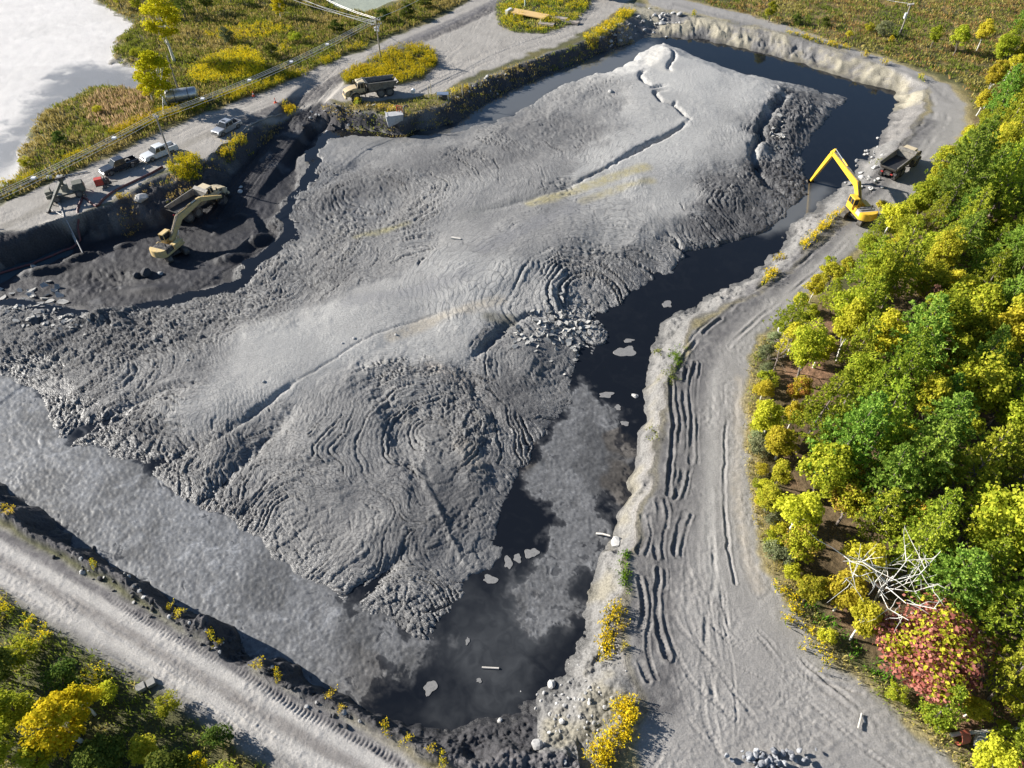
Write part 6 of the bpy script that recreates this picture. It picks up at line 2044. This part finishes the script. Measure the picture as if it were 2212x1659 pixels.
PROTO = {}
PROTO["pine"] = [pine_tree("pine", 8.5, 2.5, L_PINE, 1), pine_tree("pine", 10, 2.6, L_PINE, 2, 15), pine_tree("pine", 7, 2.2, L_PINE, 3, 11, .15)]
PROTO["blue_pine"] = [pine_tree("blue_pine", 10.5, 3.1, L_PINEB, 4, 15, .18, .65), pine_tree("blue_pine", 9, 2.8, L_PINEB, 5, 13, .18)]
PROTO["green"] = [broad_tree("green", 7.5, 2.5, L_GREEN, M_BARK, 11), broad_tree("green", 9, 2.7, L_GREEN, M_BARK, 12, 54), broad_tree("green", 6, 2.1, L_GREEN, M_BARK, 13, 38, 110, .18)]
PROTO["lime"] = [broad_tree("lime", 7, 2.2, L_LIME, M_BIRCH, 14, 42), broad_tree("lime", 5.5, 1.9, L_LIME, M_BIRCH, 15, 34, 110, .17)]
PROTO["gold"] = [broad_tree("gold", 9.5, 2.6, L_GOLD, M_BIRCH, 16, 46, 120, .2, .2), broad_tree("gold", 6, 2.0, L_GOLD, M_BIRCH, 17, 34, 120, .17, .15)]
PROTO["orange"] = [broad_tree("orange", 6.5, 2.2, L_LIME, M_BARK, 18, 40, 110, .18, .25, L_ORANGE)]
PROTO["red"] = [broad_tree("red", 6.5, 3.1, L_RED, M_BARK, 19, 56, 130, .17, .15, L_LIME)]
PROTO["dark"] = [broad_tree("dark", 6.5, 2.4, L_DARK, M_BARK, 20, 40, 110, .2), pine_tree("dark", 8, 2.0, L_DARK, 21, 12, .17)]
PROTO["shrub"] = [broad_tree("shrub", 2.4, 1.3, L_GREEN, M_BARK, 22, 22, 80, .12, .05), broad_tree("shrub", 1.9, 1.2, L_LIME, M_BARK, 23, 20, 80, .11, .05), broad_tree("shrub", 2.6, 1.6, L_SAGE, M_BARK, 24, 26, 80, .12, .05), broad_tree("shrub", 2.2, 1.4, L_DARK, M_BARK, 25, 22, 80, .13, .05)]
PROTO["scarlet"] = [broad_tree("scarlet", 1.8, 1.1, L_SCAR, M_BARK, 26, 18, 70, .11, .05)]
BARE = bare_tree("bare", 6.5, 3.4, M_BIRCH, 30, 14, 6, .055)
BARE2 = bare_tree("bare", 5.0, 2.0, M_DEADW, 31, 10, 4, .06)
DEADP = pine_tree("dead_pine", 8, 1.7, L_BROWN, 33, 13, .12, .8)
NAMES = {"pine": "pine_tree", "blue_pine": "pine_tree", "green": "broadleaf_tree", "lime": "broadleaf_tree", "gold": "birch_tree", "orange": "broadleaf_tree", "red": "maple_tree", "dark": "broadleaf_tree", "shrub": "shrub", "scarlet": "shrub"}
CATS = {"pine": "pine", "blue_pine": "pine", "gold": "birch", "red": "maple", "shrub": "shrub", "scarlet": "shrub"}


def plant(kind, var, x, y, s, rz, label, group=None, z=None, sz=1.0, sx=1.0, tilt=(0, 0)):
    crown, trunk = PROTO[kind][var % len(PROTO[kind])]
    zz = ground_z(x, y) if z is None else z
    t = thing(NAMES[kind], label, CATS.get(kind, "tree"), (x, y, zz), rz, group)
    t.scale = (s * sx, s, s * sz)
    t.rotation_euler = (tilt[0], tilt[1], rz)
    for nm, me in (("crown", crown), ("trunk", trunk)):
        o = bpy.data.objects.new(nm, me)
        COL.objects.link(o)
        o.parent = t
    return t


prn = random.Random(2024)
ORD = ["first", "second", "third", "fourth", "fifth", "sixth", "seventh", "eighth", "ninth", "tenth", "eleventh", "twelfth", "thirteenth", "fourteenth", "fifteenth", "sixteenth", "seventeenth", "eighteenth", "nineteenth", "twentieth",
       "twenty-first", "twenty-second", "twenty-third", "twenty-fourth", "twenty-fifth", "twenty-sixth", "twenty-seventh", "twenty-eighth", "twenty-ninth", "thirtieth"]


def to_px(x, y, z=0.0):
    zc = y * CP + (CAM_H - z) * SP
    return CX + FD * x / zc, CY + FD * ((CAM_H - z) * CP - y * SP) / zc


# special trees of the wood
TAKEN = []


def keep(px, py, rad, z=0.0):
    x, y = U(px, py, z)
    TAKEN.append((x, y, rad))
    return x, y


x, y = keep(1968, 1440, 3.6)
plant("red", 0, x, y, 1.45, .5, "spreading red maple beside the bare white tree at the wood's lower corner", None, None, .75)
x, y = keep(1862, 1338, 1.5)
t = thing("bare_tree", "leafless white-limbed tree spreading over yellow-green foliage beside the red maple", "tree", (x, y, ground_z(x, y)), .4)
o = bpy.data.objects.new("limbs", BARE); COL.objects.link(o); o.parent = t
t.scale = (1.15, 1.15, 1.25)
x, y = keep(1800, 1320, 1.6)
plant("lime", 1, x, y, 1.0, 1.0, "yellow-green birch standing left of and below the leafless white tree", None)
x, y = keep(1835, 1262, 1.6)
plant("lime", 0, x, y, .9, 2.0, "pale green birch right behind the leafless white tree", None)
x, y = keep(1975, 715, 2.2)
t = thing("dead_pine", "brown dead conifer standing in a gap of the green wood", "tree", (x, y, ground_z(x, y)), .4)
for nm, me in (("crown", DEADP[0]), ("trunk", DEADP[1])):
    o = bpy.data.objects.new(nm, me); COL.objects.link(o); o.parent = t
t.scale = (1.0, 1.0, .85)
x, y = keep(1990, 860, 1.8)
plant("orange", 0, x, y, .95, .3, "orange-tinged broadleaf tree in mid wood below the brown dead conifer", None)
x, y = keep(1815, 1085, 1.4)
plant("orange", 0, x, y, .8, 1.3, "reddish-brown turning tree behind the round bright green edge tree", None)
x, y = keep(1700, 1165, 2.0)
plant("lime", 0, x, y, 1.0, 2.2, "round bright yellow-green tree at the wood edge above the grassy corner", None)
x, y = keep(1985, 1010, 2.8)
plant("blue_pine", 0, x, y, 1.05, .2, "big fresh green pine with the widest crown in the middle of the wood", None)
x, y = keep(1637, 905, .8)
plant("scarlet", 0, x, y, .7, 0, "small scarlet bush at the wood edge by the road", None)
x, y = keep(1672, 800, 1.0)
t = thing("bare_tree", "small grey leafless tree at the wood edge above the scarlet bush", "tree", (x, y, ground_z(x, y)), .9)
o = bpy.data.objects.new("limbs", BARE2); COL.objects.link(o); o.parent = t
TAKEN += [(*U(1800, 905), 1.4), (*U(1790, 940), 1.3), (*U(1725, 1180), 1.0)]

STRIPS = [(270, "beyond the far bend of the road"), (350, "beyond the half-hidden dump truck"), (420, "level with the half-hidden dump truck"), (500, "level with the long-reach excavator"), (580, "just below the long-reach excavator"), (680, "level with the two pale edge boulders"),
          (790, "level with the small leafless edge tree"), (900, "level with the scarlet bush"), (1020, "just below the scarlet bush"), (1150, "level with the round yellow-green edge tree"), (1290, "level with the leafless white tree"), (1450, "level with the red maple"), (1800, "near the rusty pipe")]
WOOD = UL([(2165, 120), (2118, 225), (2030, 395), (1948, 470), (1815, 592), (1700, 692), (1635, 800), (1625, 1000), (1640, 1120), (1665, 1225), (1720, 1310), (1815, 1410), (1950, 1530), (2110, 1690), (2500, 1750), (2750, 1200), (2600, 500), (2500, 60), (2300, 60)])
ptsw = []
x0, x1, y0, y1 = WOOD[:, 0].min(), WOOD[:, 0].max(), WOOD[:, 1].min(), WOOD[:, 1].max()
for i in range(9000):
    x, y = prn.uniform(x0, x1), prn.uniform(y0, y1)
    if not inside(np.array([x]), np.array([y]), WOOD)[0]:
        continue
    px, py = to_px(x, y)
    if px > 2330 or py > 1720:
        continue
    dmin = 2.35 + .9 * prn.random()
    if any((x - a) ** 2 + (y - b) ** 2 < dmin ** 2 for a, b, _ in ptsw) or any((x - a) ** 2 + (y - b) ** 2 < (c + .9) ** 2 for a, b, c in TAKEN):
        continue
    ptsw.append((x, y, px))
    if len(ptsw) > 275:
        break
rows_ = {}
for x, y, px in ptsw:
    py = to_px(x, y)[1]
    k = next(i for i, s in enumerate(STRIPS) if py < s[0])
    rows_.setdefault(k, []).append((x, y, px, py))
DESC = {"pine": "green pine", "blue_pine": "deep green pine", "green": "leafy green tree", "lime": "yellow-green tree", "orange": "orange-tinged tree", "gold": "golden birch"}
for k, L in rows_.items():
    L.sort()
    L = L[:30]
    for i, (x, y, px, py) in enumerate(L):
        e = float(sd_for(x, y))
        nz_ = float(fbm(np.array([x * .06]), np.array([y * .06]), 2, 900)[0])
        if e < 5:
            kind = prn.choice(["lime", "green", "green", "pine", "lime"])
            sc_ = prn.uniform(.6, .95) * (.85 if py > 600 else 1)
        else:
            kind = prn.choice(["pine", "pine", "blue_pine", "green"] if nz_ > -.1 else ["pine", "green", "lime", "green", "pine"])
            sc_ = prn.uniform(.85, 1.2)
        if 520 < py < 640 or py < 380:
            sc_ *= .85
        if prn.random() < .025:
            kind = "orange"
        plant(kind, prn.randrange(3), x, y, sc_, prn.uniform(0, 6.28), f"{DESC[kind]}, {ORD[min(i, 29)]} from the road, {STRIPS[k][1]}", "trees of the east wood", None, prn.uniform(.9, 1.35), prn.uniform(.8, 1.2), (prn.gauss(0, .06), prn.gauss(0, .06)))
print("wood", len(ptsw), {k: len(v) for k, v in rows_.items()})

# single trees and shrubs elsewhere: (kind, variant, base px, base py, scale, label)
SINGLES = [("gold", 0, 378, 135, 1.5, "tall golden-green birch on the lake shore left of centre top"), ("gold", 1, 362, 232, 1.75, "yellow-orange tree half covering the silver tank"), ("gold", 1, 330, 222, 1.1, "orange-leaved small tree left of the silver tank"),
           ("gold", 1, 608, 42, .85, "slim white-stemmed birch at the top edge left of the far pond"), ("dark", 1, 402, 42, .9, "dark spruce right behind the tall golden birch"), ("dark", 1, 385, 30, .8, "dark narrow spruce left behind the tall golden birch"), ("green", 2, 300, 28, .8, "green tree at the top edge by the white lake"),
           ("green", 0, 262, 18, .7, "leftmost green tree on the white lake's far shore"), ("dark", 0, 450, 30, .8, "dark round tree on the top edge right of the spruces"), ("green", 2, 500, 10, .8, "green tree cut by the top edge left of the slim birch"), ("green", 0, 560, 8, .8, "green tree cut by the top edge just left of slim birch"),
           ("dark", 0, 650, 20, .7, "dark bushy tree right of the slim birch"), ("green", 2, 340, 40, .7, "pale green small tree between the lake and the golden birch"), ("green", 2, 1660, 48, .75, "round light green tree beyond the far road"), ("green", 0, 2060, 118, .85, "pale leafy tree at the field edge right of the transformer pole"),
           ("green", 2, 2010, 105, .8, "smaller pale tree just right of the transformer pole"), ("lime", 0, 2110, 110, .9, "white-stemmed birch at the field's right side"), ("blue_pine", 1, 2195, 90, .9, "dark green pine at the top right corner"), ("lime", 1, 2150, 130, .8, "thin birch left of the corner pine"),
           ("gold", 1, 175, 1600, 1.15, "bright yellow-green tree in the bottom left thicket"), ("gold", 1, 205, 1545, .75, "smaller yellow tree crowning the bottom left thicket nearest the blocks"), ("green", 2, 60, 1560, .8, "green tree left of the bright yellow tree in the thicket"), ("green", 0, 20, 1640, .8, "green tree in the bottom left corner"),
           ("green", 2, 110, 1660, .7, "leafy tree at the bottom edge under the yellow tree"), ("dark", 0, 250, 1660, .75, "dark leafy tree at the bottom edge right of yellow tree"), ("green", 2, 330, 1640, .6, "dark green small tree right of the thicket"), ("gold", 1, 437, 1668, .5, "lone yellow sapling at the bottom edge"), ("dark", 0, 20, 1470, .7, "shaded green tree at the left edge of thicket"),
           ("green", 2, -60, 1560, .9, "green tree reaching in from the left edge"), ("dark", 0, 400, 1720, .9, "dark tree shading the south road from below the frame"), ("green", 1, 520, 1760, .8, "tree below the frame casting shade over the south road")]
for kind, var, px, py, s, lab in SINGLES:
    x, y = U(px, py)
    plant(kind, var, x, y, s, px * .1, lab, "single trees round the pit")
SHR = [("shrub", 2, 1905, 80, 1.3, "rounded sage-green shrub left of the transformer pole"), ("shrub", 0, 1875, 70, 1.0, "green shrub further left of the transformer pole"), ("shrub", 1, 1830, 85, .9, "yellowish shrub by the far road's outer edge"), ("shrub", 3, 1720, 55, 1.1, "dark shrub right of the round tree beyond the far road"),
       ("shrub", 3, 1780, 60, 1.0, "dark shrub in mid field edge beyond the far road"), ("shrub", 2, 490, 95, 1.3, "pale shrub in the goldenrod meadow top"), ("shrub", 3, 590, 130, 1.4, "dark shrub in mid meadow"), ("shrub", 0, 640, 95, 1.1, "green shrub in the meadow right of middle"), ("shrub", 3, 730, 75, 1.4, "dark shrub left of the pole island across the road"),
       ("shrub", 3, 880, 40, 1.5, "dark shrub right of the island pole beyond the road"), ("shrub", 3, 920, 20, 1.4, "dark shrub further up the road from the island pole"), ("shrub", 3, 830, 50, 1.3, "dark shrub just behind the island pole"), ("shrub", 0, 300, 130, 1.1, "green shrub on the lake point"), ("shrub", 3, 130, 310, 1.0, "dark shrub in the reeds near the left lake shore"),
       ("shrub", 0, 60, 360, .9, "green shrub at the reed bed's left end"), ("shrub", 1, 215, 250, .9, "yellowish shrub in the brown reeds"), ("shrub", 0, 1650, 1090, .8, "green shrub at the wood edge below the scarlet bush"), ("shrub", 2, 1632, 960, .7, "sage shrub at the wood edge just below the scarlet bush"), ("shrub", 1, 1640, 850, .8, "yellowish shrub at wood edge above the scarlet bush"),
       ("shrub", 1, 1780, 1385, .8, "yellow-green shrub on the grassy corner left of the bare white tree"), ("shrub", 0, 2010, 1560, .9, "bright green shrub above the rusty pipe"), ("shrub", 0, 2160, 1600, .9, "green shrub hiding the culvert's right side"), ("shrub", 0, 1930, 1505, .7, "small green shrub below the red maple"), ("shrub", 1, 2180, 1530, 1.1, "yellowish shrub at the right edge above culvert"),
       ("shrub", 3, 150, 1480, 1.2, "dark shrub at the thicket's upper rim"), ("shrub", 0, 60, 1420, 1.1, "green shrub by the south road in lower left"), ("shrub", 1, 240, 1500, .9, "yellowish shrub left of the concrete blocks"), ("shrub", 0, 370, 1530, .8, "green shrub right of the concrete blocks"), ("shrub", 3, 480, 1600, .9, "dark shrub on the lower verge of the south road"),
       ("shrub", 0, 1790, 575, .7, "light green sapling at the wood edge below the excavator"), ("shrub", 0, 1870, 472, .9, "leafy sapling right against the yellow excavator's counterweight"), ("shrub", 1, 1900, 455, .9, "yellowish sapling behind the yellow excavator")]
for kind, var, px, py, s, lab in SHR:
    x, y = U(px, py)
    plant(kind, var, x, y, s, px * .1, lab, "shrubs round the pit")

edge_line = UL([(1690, 705), (1645, 770), (1625, 850), (1622, 1000), (1632, 1120), (1655, 1215), (1705, 1295)])
for i in range(26):
    u = (i + prn.random()) / 26 * (len(edge_line) - 1)
    k = min(int(u), len(edge_line) - 2)
    p = edge_line[k] + (edge_line[k + 1] - edge_line[k]) * (u - k)
    x, y = p[0] + prn.uniform(.3, 2.2), p[1] + prn.uniform(-.5, .5)
    if any((x - a_) ** 2 + (y - b_) ** 2 < .9 for a_, b_, _ in TAKEN):
        continue
    plant("shrub", prn.randrange(3), x, y, prn.uniform(.55, 1.0), prn.uniform(0, 6), f"low shrub, {ORD[i]} down the wood edge from the pale boulders", "low shrubs along the wood edge")

# ------------------------------------------------------------------ grass and goldenrod
def blades(rs, P, hgt, wid, per, spread, lean=.35):
    n = len(P) * per
    B = np.repeat(P, per, 0) + np.concatenate([rs.normal(size=(n, 2)) * spread, np.zeros((n, 1))], 1)
    hh = np.repeat(hgt, per) * rs.uniform(.6, 1.2, n)
    v = np.concatenate([rs.normal(size=(n, 2)) * lean, np.ones((n, 1))], 1)
    v /= np.linalg.norm(v, axis=1, keepdims=True)
    a = rs.uniform(0, 6.28, n)
    s = np.stack([np.cos(a), np.sin(a), np.zeros(n)], 1)
    w = (wid * rs.uniform(.6, 1.4, n))[:, None]
    return B + v * (hh * .5)[:, None], v * (hh * .72)[:, None], s * w * .5, B, v * hh[:, None]


def sample(poly, dens, rs, z=0.0, clump=None):
    L = UL(poly, z) if not isinstance(poly, np.ndarray) else poly
    x0, x1, y0, y1 = L[:, 0].min(), L[:, 0].max(), L[:, 1].min(), L[:, 1].max()
    n = int((x1 - x0) * (y1 - y0) * dens)
    x, y = rs.uniform(x0, x1, n), rs.uniform(y0, y1, n)
    m = inside(x, y, L)
    x, y = x[m], y[m]
    if clump:
        m = fbm(x * clump[0], y * clump[0], 3, clump[1]) > clump[2]
        x, y = x[m], y[m]
    return x, y


def ribbon(pts, half, z=0.0):
    L = UL(chaikin(pts, 1), z)
    t = np.gradient(L, axis=0)
    t /= np.linalg.norm(t, axis=1, keepdims=True)
    nn = np.stack([-t[:, 1], t[:, 0]], 1) * half
    return np.concatenate([L + nn, (L - nn)[::-1]])


def clear_of_road(x, y, m=.25, pit=True):
    k = (np.maximum(np.maximum(np.minimum(np.minimum(sd_rw(x, y), -sd_ia(x, y)), -sd_ib(x, y)), sd_re(x, y)), sd_rs(x, y)) < -m) & (np.maximum(sd_lake(x, y), sd_lakeb(x, y)) < -.8)
    if pit:
        k &= sd_rim(x, y) < -.1
    return k


MEADOW = [(62, 300), (78, 255), (120, 232), (200, 190), (250, 186), (318, 200), (330, 175), (240, 138), (236, 96), (290, 60), (205, 0), (150, -40), (700, -40), (720, 20), (790, 28), (880, 5), (980, -35), (1030, -10), (900, 55), (800, 92), (690, 142), (600, 186), (500, 222), (400, 262), (300, 306), (200, 353), (100, 396), (20, 430), (-60, 450), (20, 398), (40, 372), (32, 345)]
rs = np.random.RandomState(5)


def grass(name, label, mats, x, y, hgt, wid, per, spread, seed, lean=.35, share=None):
    r2 = np.random.RandomState(seed)
    P = np.stack([x, y, gzv(x, y)], 1)
    hh = hgt * r2.uniform(.6, 1.3, len(x))
    c, ax, ay, _, _ = blades(r2, P, hh, wid, per, spread, lean)
    mi_ = None
    if len(mats) > 1:
        pick = np.clip((fbm(x * .12, y * .12, 3, seed) * 1.1 + .5 + r2.normal(size=len(x)) * .16) * len(mats), 0, len(mats) - .01).astype(int)
        mi_ = np.repeat(pick, per)
    o = bpy.data.objects.new(name, quads_mesh(name, c, ax, ay, mats, mi_))
    COL.objects.link(o)
    o["kind"] = "stuff"
    tag(o, label, "grass")
    return len(c)


nb = 0
x, y = sample(MEADOW, 3.4, rs)
k = clear_of_road(x, y)
nb += grass("meadow_grass", "rough green and straw grass covering the meadow by the white lake", [L_GRASS, L_STRAW, L_GRASS, L_STRAW], x[k], y[k], .85, .16, 6, .28, 501)
x, y = sample([(205, 205), (270, 192), (330, 200), (330, 260), (280, 290), (220, 280), (180, 250)], 3.0, rs)
nb += grass("reed_bed", "brown reed bed between the lake shore and yellow tree", [L_REED], x, y, 1.15, .14, 6, .3, 503, .2)
x, y = sample([(1480, -40), (1530, 18), (1700, 66), (1850, 105), (1990, 148), (2080, 185), (2105, 240), (2300, 240), (2300, -40)], 1.5, rs)
k = clear_of_road(x, y)
nb += grass("field_grass", "rust and straw coloured grass of the field beyond the far road", [L_GRASS, L_STRAW, L_RUST, L_GRASS, L_STRAW], x[k], y[k], .8, .2, 6, .4, 504)
x, y = sample([(-40, 1235), (100, 1318), (330, 1458), (560, 1610), (650, 1690), (-40, 1690)], 5, rs)
k = clear_of_road(x, y)
nb += grass("verge_grass", "weedy green grass below the south road at bottom left", [L_GRASS, L_STRAW, L_GRASS], x[k], y[k], .6, .09, 6, .2, 505)
x, y = sample(np.concatenate([ribbon([(1640, 725), (1612, 790), (1604, 900), (1607, 1020), (1622, 1130), (1648, 1235), (1700, 1318), (1790, 1428), (1900, 1530), (2000, 1612), (2080, 1690)], 2.2)]), 6, rs)
k = clear_of_road(x, y, .1)
nb += grass("edge_grass", "dry yellow grass strip between the turning area and the wood", [L_STRAW, L_GRASS, L_STRAW], x[k], y[k], .45, .08, 6, .2, 506)
x, y = sample([(1660, 1240), (1720, 1310), (1830, 1420), (1960, 1530), (2090, 1680), (2230, 1680), (2230, 1550), (2000, 1480), (1850, 1400), (1760, 1300)], 4.5, rs)
k = clear_of_road(x, y, .2)
nb += grass("corner_grass", "yellow-green grass in the corner under the red maple", [L_GRASS, L_STRAW, L_VIVID], x[k], y[k], .5, .09, 6, .22, 507)
x, y = sample([(690, 225), (740, 228), (880, 222), (960, 200), (1000, 190), (1100, 145), (1200, 112), (1280, 84), (1350, 52), (1372, 70), (1280, 112), (1200, 138), (1100, 172), (1010, 222), (960, 246), (870, 270), (760, 262)], 2.4, rs)
k = sd_rw(x, y) < -.1
nb += grass("rim_grass", "patchy green grass along the north rim of the pit", [L_GRASS, L_STRAW], x[k], y[k], .5, .13, 6, .3, 508)
x, y = sample([(240, 460), (300, 412), (360, 375), (440, 345), (500, 306), (560, 268), (620, 240), (600, 262), (540, 305), (480, 345), (400, 395), (320, 432), (250, 475)], 3.0, rs, 0, (.3, 44, -.1))
nb += grass("bank_weeds", "tangled weeds along the bank top under the pickups", [L_STRAW, L_GRASS], x, y, .5, .12, 6, .25, 509)
x, y = sample(ISLE_B, 2.2, rs)
nb += grass("island_grass", "grass on the far island round the tan deck", [L_GRASS, L_STRAW, L_GRASS], x, y, .6, .18, 6, .35, 510)
x, y = sample(np.concatenate([ribbon([(1475, 8), (1600, 36), (1700, 66), (1800, 98), (1900, 128)], 1.3)]), 3, rs)
k = clear_of_road(x, y, 0)
nb += grass("road_verge", "green verge along the far road's outer edge", [L_GRASS, L_STRAW], x[k], y[k], .8, .18, 6, .3, 511)
print("blades", nb)


def goldenrod_mesh(name, x, y, z, hgt, seed, stems=7, spread=.22, leafm=None, heads=5):
    r2 = np.random.RandomState(seed)
    P = np.stack([x, y, z], 1)
    hh = hgt * r2.uniform(.7, 1.25, len(P))
    c, ax, ay, B, V = blades(r2, P, hh, .10, stems, spread, .22)
    k = heads
    tips = np.repeat(B + V * .97, k, 0)
    n = len(tips)
    f = r2.normal(size=(n, 3)) * np.array([.075, .075, .11])
    a2, b2_ = rand_axes(r2, n, .085, .3)
    ctr = np.concatenate([c, tips + f])
    AX, AY = np.concatenate([ax, a2]), np.concatenate([ay, b2_ * 1.4])
    mi_ = np.concatenate([np.zeros(len(c)), np.ones(n)])
    return quads_mesh(name, ctr, AX, AY, [leafm or L_GRASS, L_YEL], mi_)


# drifts of goldenrod: (label, outline or ribbon, density, clump)
DRIFTS = [("dense goldenrod drift in the middle of the meadow", [(405, 175), (420, 150), (470, 122), (530, 108), (560, 120), (580, 150), (570, 172), (500, 178), (430, 185)], 3.2, None),
          ("goldenrod patch at the top of the meadow", [(440, 70), (500, 60), (570, 55), (640, 62), (620, 82), (540, 92), (460, 88)], 1.6, (.2, 71, 0)),
          ("goldenrod scattered in the upper right meadow", [(580, 105), (660, 80), (720, 95), (700, 125), (620, 140)], 1.6, (.2, 72, 0)),
          ("goldenrod strip along the west road by the power line", ribbon([(255, 300), (300, 276), (350, 255), (400, 240), (445, 226)], 1.9), 4.5, None),
          ("short goldenrod strip beside the west road further left", ribbon([(100, 372), (150, 350), (205, 325)], 1.2), 3.0, (.3, 73, -.1)),
          ("sparse goldenrod at the left end of the west road", ribbon([(-10, 415), (40, 398), (80, 385)], 1.2), 3.0, None),
          ("goldenrod fringe along the west road below the meadow drift", ribbon([(470, 222), (560, 195), (640, 165), (720, 128), (790, 98)], 1.3), 3.0, (.25, 74, -.25)),
          ("goldenrod covering the small island round the utility pole", ISLE_A, 4.0, (.3, 75, -.25)),
          ("goldenrod spread over the far island", ISLE_B, 1.5, (.25, 76, -.1)),
          ("goldenrod clump round the foot of the leaning pole by the pickups", [(366, 372), (370, 352), (390, 340), (425, 340), (438, 352), (425, 372), (395, 382)], 6.0, None),
          ("goldenrod fringe on the bank below the silver pickup", ribbon([(485, 330), (505, 315), (525, 298)], .8), 5.0, None),
          ("goldenrod row along the north rim", ribbon([(1265, 92), (1300, 70), (1340, 45), (1358, 25)], 1.6), 3.0, None),
          ("goldenrod fringe beyond the far road", ribbon([(1700, 72), (1760, 88), (1830, 108), (1880, 122)], .9), 2.6, (.2, 77, -.2)),
          ("yellow goldenrod hedge curving along the lower east bank", ribbon([(1352, 1512), (1348, 1550), (1335, 1590), (1310, 1620), (1280, 1645)], .75, .2), 12, None),
          ("narrow goldenrod row on the east bank above the hedge", ribbon([(1328, 1305), (1318, 1340), (1310, 1380), (1305, 1415)], .45), 11, None),
          ("weedy goldenrod mixed into the bottom left verge", [(-20, 1290), (60, 1330), (140, 1390), (240, 1450), (220, 1490), (100, 1440), (-20, 1380)], 2.4, (.4, 78, -.05)),
          ("goldenrod tufts along the wood edge corner", ribbon([(1640, 1200), (1665, 1265), (1720, 1350), (1790, 1440)], 1.0), 2.0, (.4, 79, 0)),
          ("yellow-green weeds along the east bank near the excavator", ribbon([(1640, 612), (1690, 570), (1740, 525), (1790, 478), (1822, 450)], .55), 5.0, (.4, 80, -.2)),
          ("goldenrod near the ramp top behind the cone", [(605, 225), (620, 215), (640, 222), (625, 236)], 4.0, None)]
for i, (lab, poly, dens, cl) in enumerate(DRIFTS):
    x, y = sample(poly, dens, rs, 0.0, cl)
    me = goldenrod_mesh("goldenrod", x, y, gzv(x, y), 1.0 if i < 12 else .8, 700 + i, 6, .25)
    o = bpy.data.objects.new("goldenrod", me)
    COL.objects.link(o)
    o["kind"] = "stuff"
    tag(o, lab, "goldenrod")
CL = []
for i in range(3):
    n = 5
    r2 = np.random.RandomState(800 + i)
    CL.append(goldenrod_mesh("goldenrod_clump", r2.normal(size=n) * .3, r2.normal(size=n) * .3, np.zeros(n), .8, 820 + i, 7, .12, L_STRAW if i != 2 else None, 3))
CLUMPS = [(12, 1095, "weed clump at the left edge of the south bank"), (30, 1108, "second weed clump at left end of the south bank"), (208, 1222, "yellow weed clump on the south bank above the tread marks"), (365, 1318, "weed clump in the middle of the south bank"), (385, 1328, "smaller weed clump right of the middle one on south bank"),
          (455, 1372, "tall dry weed clump half along the south bank"), (478, 1388, "green weed clump below the tall dry one"), (565, 1440, "pale dry weeds on the south bank under the scum"), (605, 1462, "spindly dry weeds further right on south bank"), (712, 1506, "yellow clump on the south bank crest near the pond corner"), (735, 1530, "yellow clump just below the crest one"),
          (830, 1572, "bright clump on the crest above the pond corner"), (885, 1595, "bright clump right of the pond corner"), (935, 1622, "big bright clump at the bottom of south bank"), (960, 1645, "clump at the bottom edge right of the big one"), (1340, 1360, "lone goldenrod right of the narrow row"), (1345, 1395, "dry tuft below the narrow goldenrod row"),
          (1985, 172, "bright goldenrod clump at the rim bend of the far road"), (1870, 122, "small goldenrod clump on the far tan bank"), (1910, 150, "tiny goldenrod clump right on the far tan bank"), (1500, 35, "yellow clump on top of the north-east bank"), (820, 238, "goldenrod clump left of the concrete hopper"), (846, 240, "goldenrod right behind the concrete hopper"),
          (775, 250, "weed clump on the bank under the parked truck"), (1010, 200, "goldenrod by the tallest fence post"), (985, 205, "goldenrod left of the tallest fence post"), (1925, 92, "goldenrod left of the transformer pole near shrub"), (262, 435, "small yellow weed above the discharge hose"), (1680, 560, "yellow weeds on the east bank crest over the dark pool"), (2, 545, "yellow weed on the left edge of puddle bank")]
for i, (px, py, lab) in enumerate(CLUMPS):
    x, y, z = GP(px, py)
    o = bpy.data.objects.new("goldenrod_plant", CL[i % 3])
    COL.objects.link(o)
    o.location = (x, y, z - .02)
    o.rotation_euler = (0, 0, i)
    s = (.55 + .35 * ((i * 37) % 10) / 10) if py > 900 else 1.3
    o.scale = (s, s, s)
    tag(o, lab, "goldenrod", "single goldenrod clumps")
VG = [(1462, 770, 1.0, 16), (1448, 810, .8, 10), (1348, 1243, .8, 14), (1352, 1205, .5, 6), (1412, 940, .6, 5), (1905, 350, 1.2, 10), (1895, 270, .9, 6), (1420, 760, .5, 5)]
GLAB = ["vivid green grass strip on the east bank beside the ruts", "green tuft below the vivid grass strip", "vivid green weed patch above the narrow goldenrod row", "small green sprout on the shore below the white block", "tiny green tuft on the pale east bank", "green tuft on the bank left of the half-hidden dump truck", "green tuft on the broken far east bank", "greenish dry tuft left of the vivid strip"]
for i, (px, py, sp_, n) in enumerate(VG):
    x, y, z = GP(px, py)
    r2 = np.random.RandomState(900 + i)
    n *= 3
    xx, yy = x + r2.normal(size=n) * .35 * sp_, y + r2.normal(size=n) * 1.0 * sp_
    P = np.stack([xx - x, yy - y, gzv(xx, yy) - z], 1)
    c, ax, ay, _, _ = blades(r2, P, np.full(n, .38), .09, 7, .16, .5)
    o = bpy.data.objects.new("grass_tuft", quads_mesh("grass_tuft", c, ax, ay, [L_VIVID if i in (0, 2, 3) else L_GRASS]))
    COL.objects.link(o)
    o.location = (x, y, z)
    o["kind"] = "stuff"
    tag(o, GLAB[i], "grass")
tris = sum(len(m.polygons) * 2 for m in bpy.data.meshes)
print("plants", round(time.time() - T0, 1), "tris ~", tris)
